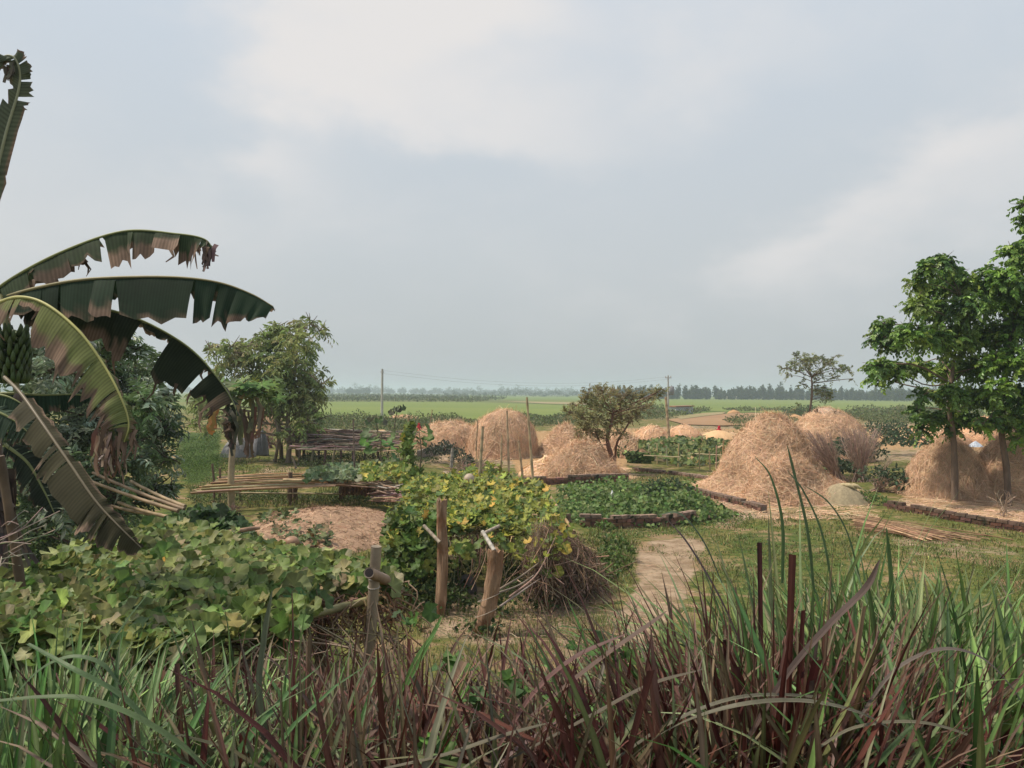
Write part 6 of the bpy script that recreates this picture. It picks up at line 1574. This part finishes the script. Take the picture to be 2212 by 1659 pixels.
# the old leaf hanging below the bunch
banana_leaf(bn, [(10, 815, 5.9), (45, 850, 5.7), (95, 920, 5.5), (150, 1000, 5.35), (205, 1080, 5.25), (255, 1135, 5.2), (305, 1183, 5.2)], (0.20, 0.07), [V3(-1, -0.5, -0.75), V3(0.8, 0.5, 0.35)], (0.046, 0.042, 0.022), 0.2, 0.4, 16, 0.3, s0=0.2, strip=(0.05, 0.12), hang=0.15, ribc=(0.16, 0.13, 0.085), sweep=0.3)
banana_leaf(bn, [(-60, 860, 6.1), (0, 850, 6.1), (90, 853, 6.2), (150, 852, 6.3), (196, 855, 6.4)], 0.13, [V3(0, -0.3, -1), V3(0, 0.9, -0.4)], (0.024, 0.05, 0.028), 0.05, 0.05, 17, 0.05, hang=0.2, sweep=0.1)
banana_leaf(bn, [(-60, 845, 5.8), (-20, 850, 5.8), (20, 858, 5.8), (60, 880, 5.8)], 0.16, [V3(0, -0.3, -1), None], (0.03, 0.055, 0.03), 0.1, 0.2, 18, 0.2, hang=0.2)
banana_leaf(bn, [(-70, 880, 5.7), (-20, 885, 5.7), (25, 905, 5.7), (62, 935, 5.7)], 0.2, [V3(-0.2, -0.3, -1), V3(0.3, 0.6, 0.2)], (0.055, 0.085, 0.055), 0.1, 0.3, 19, 0.3, hang=0.2)
banana_leaf(bn, [(10, 960, 6.3), (60, 1000, 6.3), (95, 1060, 6.3), (118, 1110, 6.3)], 0.14, [V3(-1, -0.2, -0.4), V3(0.8, 0.4, 0.1)], (0.03, 0.04, 0.028), 0.1, 0.3, 20, 0.2, hang=0.2)
# limp dead tips below the yellow leaf and at the end of the dark leaf
for (cx, cy, D, n, w, h, cset) in ((238, 955, 5.5, 46, 26, 62, [(0.24, 0.15, 0.11), (0.33, 0.23, 0.17), (0.12, 0.13, 0.06), (0.15, 0.09, 0.07)]), (498, 905, 6.4, 22, 12, 50, [(0.05, 0.05, 0.035), (0.10, 0.08, 0.06), (0.25, 0.23, 0.12)]), (452, 545, 6.2, 16, 10, 34, [(0.11, 0.08, 0.07), (0.16, 0.11, 0.10)]), (20, 150, 5.7, 10, 12, 26, [(0.12, 0.10, 0.08), (0.2, 0.18, 0.15)])):
    db = MB(); k = D / F
    for _ in range(n):
        a = P(cx + rng.normal() * w * 0.5, cy - h * 0.3 + rng.normal() * h * 0.2, D); L_ = h * k * rng.uniform(0.6, 1.5); q = [a]
        for s in range(4): q.append(q[-1] + V3(rng.normal() * 0.09 * L_, rng.normal() * 0.08 * L_, -L_ / 4))
        ribbons(db, spline(q, 9)[None], np.array([rng.uniform(0.015, 0.05)]), np.array([[rng.normal() * 0.5, -1, 0.2]]), pick(cset, [1] * len(cset), 1)[0], (0.9, 0.5))
    db.build('withered_tip', M['leaf'], bn)
# fruit bunch
fbn = MB(); stalk = spline([P(-2, 640, 6.2), P(10, 680, 6.1), P(22, 740, 6.05), P(30, 800, 6.0), P(36, 840, 6.0), P(42, 860, 6.0)], 30)
tube(fbn, stalk, np.linspace(0.03, 0.022, 30), (0.16, 0.15, 0.06), 8)
fo = fbn.build('fruit_stalk', M['rib'], bn)
for hnd in range(8):
    hb2 = MB(); c = P(22 + hnd * 1.0, 708 + hnd * 14.5, 6.05); R_ = 0.115 - 0.006 * abs(hnd - 3)
    for k in range(13):
        a = 2 * math.pi * (k + 0.5 * (hnd % 2)) / 13 + rng.normal() * 0.08; dr = V3(math.cos(a), math.sin(a), 0)
        s0 = c + dr * 0.03 + [0, 0, -0.02]; s = spline([s0, s0 + dr * R_ * 0.55 + [0, 0, -0.035], s0 + dr * R_ * 0.85 + [0, 0, 0.005], s0 + dr * R_ * 0.92 + [0, 0, 0.05]], 8)
        tube(hb2, s, [0.008, 0.015, 0.0185, 0.019, 0.0185, 0.016, 0.011, 0.005], vary((0.055, 0.085, 0.026), 1, 0.15, 0.04)[0], 7)
    hb2.build('banana_hand', M['fruit'], fo)
bud = MB(); tube(bud, spline([P(42, 850, 6.0), P(40, 868, 6.0), P(36, 890, 6.0)], 8), [0.03, 0.04, 0.042, 0.04, 0.036, 0.03, 0.022, 0.01], (0.13, 0.09, 0.07), 9, rough=0.08); bud.build('flower_bud', M['rib'], bn)

# props and trunks at the left edge
mb = MB(); knotted(mb, P(0, 985, 6.0), [*P(105, 1212, 6.3)[:2], ground(*P(105, 1212, 6.3)[:2])], 0.032, 0.036, (0.16, 0.11, 0.075))
tag(mb.build('bamboo_prop', M['bamboo'], origin=P(105, 1212, 6.3)), 'dark bamboo prop leaning down from the left edge beside the hanging old banana leaf', 'pole')
o = thing('banana_stump', 'dark stub of an old banana stem at the left edge, behind the bamboo prop', 'banana stem', P(5, 1230, 6.8))
mb = MB(); b_ = P(-12, 1235, 6.8); b_[2] = ground(b_[0], b_[1]); tube(mb, spline([b_, P(-14, 1120, 6.8), P(-20, 960, 6.7)], 12), np.linspace(0.12, 0.09, 12), (0.09, 0.06, 0.05), 12, rough=0.05); mb.build('pseudostem', M['rib'], o)
mb = MB()
for _ in range(26):
    a = P(rng.uniform(-10, 25), rng.uniform(1010, 1090), 6.65); L_ = rng.uniform(0.3, 0.7); q = spline([a, a + V3(rng.normal() * 0.08, 0, -L_ / 2), a + V3(rng.normal() * 0.12 + 0.05, -0.05, -L_)], 7)
    ribbons(mb, q[None], np.array([rng.uniform(0.03, 0.09)]), np.array([[rng.normal() * 0.5, -1, 0.2]]), pick([(0.08, 0.06, 0.055), (0.13, 0.10, 0.085), (0.05, 0.035, 0.03)], [1, 1, 1], 1)[0], (1, 0.5))
mb.build('dead_leaf', M['leaf'], o)
mb = MB()
for _ in range(14):
    a = P(rng.uniform(-20, 20), rng.uniform(1130, 1240), 6.0); e = P(rng.uniform(70, 130), rng.uniform(1040, 1100), 6.2) if rng.random() < 0.2 else a + V3(rng.uniform(0.1, 0.5), rng.normal() * 0.1, rng.uniform(-0.1, 0.25))
    tube(mb, spline([a, (a + e) / 2 + rng.normal(size=3) * 0.03, e], 6), 0.004, vary((0.4, 0.33, 0.27), 1, 0.2)[0], 4)
tag(mb.build('dry_twigs', M['bark'], origin=P(0, 1200, 6)), 'thin pale dry twigs and straws at the left edge under the banana plant', 'twig')
for lab, a, b in (('pale broken reed lying at the upper left edge of the pumpkin leaves', (38, 1246), (112, 1241)), ('dry reed lying just below another at the left of the pumpkin leaves', (20, 1276), (96, 1266))):
    mb = MB(); tube(mb, [P(*a, 7.0), P((a[0] + b[0]) / 2, (a[1] + b[1]) / 2, 7.05), P(*b, 7.1)], [0.012, 0.014, 0.011], (0.42, 0.34, 0.23), 6); tag(mb.build('dry_reed', M['bamboo'], origin=P(*a, 7)), lab, 'reed')

# ------------------------------------------------------------------ the bank in front: napier grass
PUR = [(0.085, 0.036, 0.027), (0.115, 0.058, 0.042), (0.055, 0.018, 0.015), (0.15, 0.105, 0.078), (0.115, 0.095, 0.055), (0.09, 0.10, 0.044)]  # grass palettes partly darkened: vignette along the lower frame put into their colours
PURW = [3, 2.5, 2.4, 1.8, 2.6, 1.6]
OLV = [(0.155, 0.145, 0.095), (0.12, 0.12, 0.07), (0.155, 0.12, 0.095)]
GRN = [(0.095, 0.165, 0.045), (0.135, 0.205, 0.068), (0.055, 0.105, 0.032), (0.18, 0.235, 0.105)]
DKG = [(0.04, 0.085, 0.035), (0.06, 0.11, 0.045)]


def clump(px, D, n, tip, cols, w, name=None, label=None, width=0.02, lean=0.22, bend=0.55, r=0.14, blunt=0.0, tipvar=0.25, group=None, mb=None, azb=None, red=None):
    """one clump of blades at picture column px, D metres out, whose tallest tips reach picture row `tip`"""
    b = P(px, 1400, D); x, y = b[0], b[1]; z = float(ground(x, y))
    ztop = float(P(px, tip, D)[2]); H = max(ztop - z, 0.4)
    az = rng.uniform(0, 2 * np.pi, n) if azb is None else azb + rng.normal(size=n) * 0.7
    rr = r * np.sqrt(rng.random(n)); base = np.stack([x + np.cos(az) * rr, y + np.sin(az) * rr, np.full(n, z)], 1)
    base[:, 2] = ground(base[:, 0], base[:, 1])
    ln = np.abs(rng.normal(size=n)) * lean; bd = np.abs(rng.normal(size=n)) * bend
    bl = rng.random(n) < blunt; bd = np.where(bl, bd * 0.15, bd); ln = np.where(bl, ln * 0.7, ln)
    Lg = H * (1 - tipvar * np.abs(rng.normal(size=n))) * (1 + 0.12 * bd); Lg = np.clip(Lg, 0.25 * H, 1.15 * H)
    c = pick(cols, w, n, 0.28, 0.08); c0 = c.copy()
    if red is not None: c0 = c0 * 0.4 + np.array(red) * 0.6
    own = mb is None
    if own: mb = MB()
    blades(mb, base, az, ln, bd, Lg, width * rng.uniform(0.6, 1.35, n), c0, c, K=9, blunt=bl)
    if own: return tag(mb.build(name, M['grass'], origin=(x, y, z), smooth=False), label, 'grass clump', group)


prof = [(-150, 1330), (0, 1330), (150, 1330), (300, 1345), (420, 1320), (520, 1300), (640, 1300), (760, 1310), (880, 1270), (1000, 1290), (1150, 1310), (1280, 1290), (1380, 1260), (1480, 1210), (1600, 1210), (1720, 1200), (1850, 1240), (1950, 1230), (2080, 1210), (2212, 1210), (2350, 1200)]
xs, ys = zip(*prof)
pg = MB(); gg = MB()
for k in range(470):
    px = rng.uniform(-140, 2360); D = 1.7 + 2.3 * rng.random() ** 1.3
    top = np.interp(px, xs, ys) - 25 + 230 * rng.random() ** 0.9 + (4.0 - D) * 40 * rng.random()
    pgreen = float(np.interp(px, [0, 230, 420, 640, 760, 1000, 1500, 1800, 1930, 2030, 2212], [1, 0.97, 0.5, 0.25, 0.12, 0.08, 0.06, 0.14, 0.5, 0.94, 1]))
    if D > 3.0: pgreen = float(np.interp(px, [0, 300, 600, 1400, 1650, 1760, 2212], [1, 0.7, 0.12, 0.08, 0.3, 0.9, 1]))
    if rng.random() < pgreen:
        clump(px, D, 22, top, GRN, [3, 2, 3, 1.4], width=0.034, lean=0.48, bend=1.35, r=0.18, mb=gg, tipvar=0.3)
    else:
        clump(px, D, 27, top, PUR, PURW, width=0.027, lean=0.6, bend=1.25, r=0.2, blunt=0.01, mb=pg, red=(0.13, 0.026, 0.018), tipvar=0.3)
for k in range(150):                                        # the tall green stand at the right, a smaller one at the left
    px = rng.uniform(1640, 2340) if k < 115 else rng.uniform(-140, 260); D = rng.uniform(2.3, 4.1)
    top = (np.interp(px, [1640, 1720, 1800, 1900, 2000, 2100, 2212, 2340], [1180, 1060, 1120, 1130, 1150, 1150, 1140, 1130]) if px > 1000 else 1330) + 150 * rng.random()
    clump(px, D, 19, top, GRN, [3, 2.4, 2.4, 2], width=0.034, lean=0.34, bend=1.2, r=0.2, mb=gg, tipvar=0.28)
for k in range(90):                                         # thick purple mass at right of centre
    px = 1690 + rng.normal() * 190; D = rng.uniform(1.8, 2.8)
    clump(px, D, 28, 1210 + 200 * rng.random() + abs(px - 1690) * 0.25, PUR, PURW, width=0.027, lean=0.5, bend=0.9, r=0.18, mb=pg, red=(0.14, 0.024, 0.018), tipvar=0.3)
# long blades bending over low in front
for k in range(380):
    px = rng.uniform(-100, 2320); D = rng.uniform(1.55, 2.4); g = px < 380 or px > 2010
    clump(px, D, 4, rng.uniform(1340, 1600), GRN if g else OLV, [1] * (4 if g else 3), width=0.025, lean=0.55, bend=2.2, r=0.1, mb=gg if g else pg)


def arc(mb, pts, D, w, col, taper=0.25):
    """one long blade followed by eye: a folded strip, narrowing to its tip"""
    q = spline([P(x, y, D + dz) for x, y, dz in pts], 26); t = norm(np.gradient(q, axis=0)); up = np.array([0.1, -0.35, 1.0])
    sd_ = norm(np.cross(t, up)); s = np.linspace(0, 1, 26); ww = (w * D / F / 2 * np.minimum(1, 0.6 + s) * np.clip((1.02 - s) / taper, 0.03, 1) ** 0.7)[:, None]
    n_ = norm(np.cross(sd_, t)); v = np.stack([q - sd_ * ww, q - n_ * ww * 0.35, q + sd_ * ww], 1).reshape(-1, 3); i = (np.arange(25) * 3)
    f = np.concatenate([np.stack([i, i + 1, i + 4, i + 3], 1), np.stack([i + 1, i + 2, i + 5, i + 4], 1)]); mb.add(v, f, vary(col, 1, 0.08, 0.03)[0])


OA = (0.23, 0.215, 0.15); GA = (0.15, 0.235, 0.10); PA = (0.22, 0.12, 0.105)
for pts, D, w, c in ((((1290, 1700, 0.2), (1420, 1590, 0), (1560, 1530, -.1), (1720, 1512, -.1), (1860, 1540, -.05), (1960, 1600, 0)), 1.75, 20, OA), (((1300, 1660, 0), (1450, 1560, 0), (1600, 1505, 0), (1760, 1505, .1), (1830, 1530, .1)), 1.9, 17, OA),
                     (((1850, 1560, 0), (1930, 1450, 0), (2030, 1402, 0), (2120, 1420, 0), (2190, 1490, 0), (2230, 1560, 0)), 1.9, 18, (0.2, 0.17, 0.13)), (((1760, 1620, 0), (1850, 1570, 0), (1990, 1560, 0), (2120, 1600, 0), (2212, 1660, 0)), 1.7, 16, OA),
                     (((-20, 1515, 0), (90, 1505, 0), (180, 1508, 0), (290, 1545, 0), (400, 1615, 0), (450, 1670, 0)), 1.7, 24, GA), (((60, 1390, 0.1), (150, 1440, 0), (260, 1500, 0), (340, 1580, 0)), 1.8, 22, (0.12, 0.2, 0.08)),
                     (((-30, 1600, 0), (60, 1470, 0), (140, 1420, 0), (215, 1430, 0), (260, 1480, 0)), 1.9, 20, GA), (((160, 1640, 0), (200, 1480, 0), (260, 1360, 0), (330, 1270, 0)), 2.1, 16, (0.12, 0.19, 0.09)),
                     (((590, 1640, 0), (560, 1500, 0), (570, 1380, 0), (588, 1275, 0)), 2.1, 22, (0.16, 0.2, 0.12)), (((1060, 1640, 0), (1150, 1500, 0), (1240, 1420, 0), (1350, 1370, 0)), 1.95, 21, PA), (((1110, 1580, 0), (1200, 1500, 0), (1300, 1420, 0), (1400, 1350, 0), (1440, 1320, 0)), 2.1, 20, (0.2, 0.125, 0.105)),
                     (((1580, 1660, 0), (1690, 1470, 0), (1790, 1350, 0), (1870, 1270, 0), (1900, 1210, 0)), 1.95, 26, (0.16, 0.10, 0.085)), (((1100, 1640, 0), (1250, 1560, 0), (1400, 1480, 0), (1520, 1445, 0)), 1.85, 16, (0.17, 0.14, 0.10)),
                     (((830, 1660, 0), (960, 1630, 0), (1080, 1590, 0), (1190, 1560, 0)), 1.75, 18, (0.2, 0.17, 0.11)), (((880, 1480, 0), (920, 1400, 0), (955, 1330, 0)), 2.1, 20, (0.11, 0.22, 0.06)), (((865, 1500, 0), (900, 1420, 0), (950, 1350, 0)), 2.05, 18, (0.12, 0.24, 0.06)),
                     (((1760, 1300, 0), (1745, 1150, 0), (1715, 1020, 0), (1700, 960, 0)), 3.4, 20, GA), (((1690, 1260, 0), (1690, 1130, 0), (1665, 1030, 0), (1630, 985, 0)), 3.4, 18, GA), (((1800, 1280, 0), (1775, 1150, 0), (1735, 1060, 0), (1700, 1015, 0)), 3.3, 20, (0.13, 0.21, 0.09)), (((1860, 1260, 0), (1830, 1150, 0), (1790, 1085, 0), (1740, 1050, 0)), 3.3, 18, (0.12, 0.2, 0.08)),
                     (((1560, 1260, 0), (1520, 1170, 0), (1470, 1110, 0), (1420, 1112, 0)), 3.2, 14, (0.16, 0.22, 0.13)), (((1930, 1380, 0), (1925, 1250, 0), (1915, 1140, 0)), 3.0, 24, (0.14, 0.24, 0.08)), (((1620, 1440, 0), (1560, 1300, 0), (1490, 1180, 0), (1440, 1120, 0)), 2.7, 16, (0.19, 0.14, 0.12))):
    arc(gg if c[1] > c[0] else pg, pts, D, w * 0.6, np.array(c) * 0.62)
tag(pg.build('purple_grass', M['grass'], origin=(0, 2.5, 1.2), smooth=False), kind='stuff')
tag(gg.build('green_grass', M['grass'], origin=(0, 2.5, 1.2), smooth=False), kind='stuff')

# the clumps one can pick out
GP = 'napier grass clumps along the bank'
RED = (0.13, 0.02, 0.016)
clump(1668, 2.3, 105, 1150, PUR, [3, 1, 6, 0.5, 0, 0], 'napier_grass_clump', 'biggest dark maroon grass clump with tall cut stalks, right of centre', 0.015, 0.2, 0.35, 0.2, 0.12, 0.3, GP, red=RED)
clump(1850, 2.2, 90, 1330, PUR, [4, 3, 3, 1, 1, 0.5], 'napier_grass_clump', 'reddish grass clump leaning right, beside the biggest maroon clump', 0.0144, 0.4, 0.3, 0.16, 0.03, 0.25, GP, azb=0.1, red=RED)
clump(1480, 2.7, 67, 1190, PUR, PURW, 'napier_grass_clump', 'thin brown grass clump standing before the dirt path', 0.0122, 0.25, 0.4, 0.2, 0.03, 0.3, GP, red=RED)
clump(430, 2.1, 54, 1330, PUR, [4, 2, 3, 1, 1, 1], 'napier_grass_clump', 'maroon and green grass clump before the dark gap under the pumpkin trellis', 0.0144, 0.2, 0.35, 0.14, 0.03, 0.3, GP, red=RED)
clump(655, 2.0, 105, 1300, PUR, [3, 3, 2, 2, 2, 2], 'napier_grass_clump', 'brown grass clump left of the foot of the cut bamboo post', 0.013, 0.3, 0.3, 0.2, 0.03, 0.3, GP, red=RED)
clump(885, 2.5, 39, 1255, PUR, [4, 2, 4, 1, 1, 1], 'napier_grass_clump', 'narrow maroon grass clump right of the cut bamboo post', 0.0122, 0.14, 0.25, 0.1, 0.03, 0.3, GP, red=RED)
clump(1130, 2.0, 69, 1300, PUR, [2, 3, 2, 3, 3, 1], 'napier_grass_clump', 'pinkish brown grass clump below the reddish leaning log post', 0.013, 0.35, 0.4, 0.18, 0.03, 0.3, GP, red=(0.17, 0.06, 0.05))
clump(1735, 3.6, 50, 1005, GRN, [2, 3, 1, 3], 'napier_grass_clump', 'tallest green grass clump arching up before the straw coloured tarp', 0.03, 0.22, 0.6, 0.16, 0.0, 0.3, GP)
clump(1930, 3.5, 46, 1150, GRN, [3, 3, 2, 2], 'napier_grass_clump', 'upright green grass clump in front of the flat sheaf of stalks', 0.03, 0.2, 0.5, 0.2, 0.0, 0.25, GP)
clump(2160, 3.3, 60, 1180, GRN, [3, 3, 3, 1], 'napier_grass_clump', 'thick green grass clump at the right edge below the retaining wall', 0.028, 0.3, 0.6, 0.22, 0.0, 0.25, GP)
clump(90, 2.3, 60, 1330, GRN, [3, 2, 3, 1], 'napier_grass_clump', 'broad green grass clump at the left edge below the pumpkin leaves', 0.026, 0.35, 0.6, 0.2, 0.0, 0.25, GP)
clump(560, 2.4, 26, 1290, GRN, [3, 3, 1, 2], 'napier_grass_clump', 'bright green grass clump between two brown ones under the pumpkin trellis', 0.026, 0.2, 0.4, 0.12, 0.1, 0.3, GP)
# small broad-leaved creeper among the stalks
cr = MB()
for px, py, D, k in ((1275, 1390, 2.8, 6), (1350, 1410, 2.9, 8), (1100, 1480, 2.3, 6), (930, 1620, 1.9, 10), (1210, 1530, 2.2, 6), (1290, 1545, 2.3, 5), (990, 1440, 2.6, 6), (1010, 1500, 2.3, 5), (880, 1330, 3.2, 8), (1320, 1480, 2.6, 5)):
    pos = P(px + rng.normal(size=k) * 22, py + rng.normal(size=k) * 16, D); carpet(cr, SQUASH, pos, 0.04, pick([(0.05, 0.10, 0.025), (0.08, 0.15, 0.035)], [1, 1], k), up=0.5, toward=0.6)
tag(cr.build('creeper_leaves', M['leaf'], origin=(0, 2.4, 1.8)), kind='stuff')
# dead litter under the grass, its colours darkened to paint in the shaded gaps
q = np.stack([rng.uniform(-3.2, 3.2, 3500), rng.uniform(1.2, 6.0, 3500)], 1); pos = np.stack([q[:, 0], q[:, 1], ground(q[:, 0], q[:, 1])], 1); mb = MB()
small_grass(mb, pos, 0.45, 0.016, pick([(0.05, 0.055, 0.022), (0.075, 0.055, 0.035), (0.03, 0.035, 0.016)], [2, 2, 2], 3500), K=4)
tag(mb.build('undergrowth', M['grass'], origin=(0, 3, 1), smooth=False), kind='stuff')

# ------------------------------------------------------------------ render settings
SC.render.engine = 'CYCLES'
cy = SC.cycles
cy.use_denoising = True
try: cy.denoiser = 'OPENIMAGEDENOISE'
except Exception: pass
cy.use_adaptive_sampling = True; cy.adaptive_threshold = 0.015
cy.max_bounces = 6; cy.diffuse_bounces = 3; cy.glossy_bounces = 2; cy.transmission_bounces = 3; cy.volume_bounces = 1; cy.transparent_max_bounces = 4
cy.sample_clamp_indirect = 4
vs = SC.view_settings
vs.view_transform = 'Standard'; vs.look = 'None'; vs.gamma = 1; vs.exposure = 0.42; vs.use_curve_mapping = False
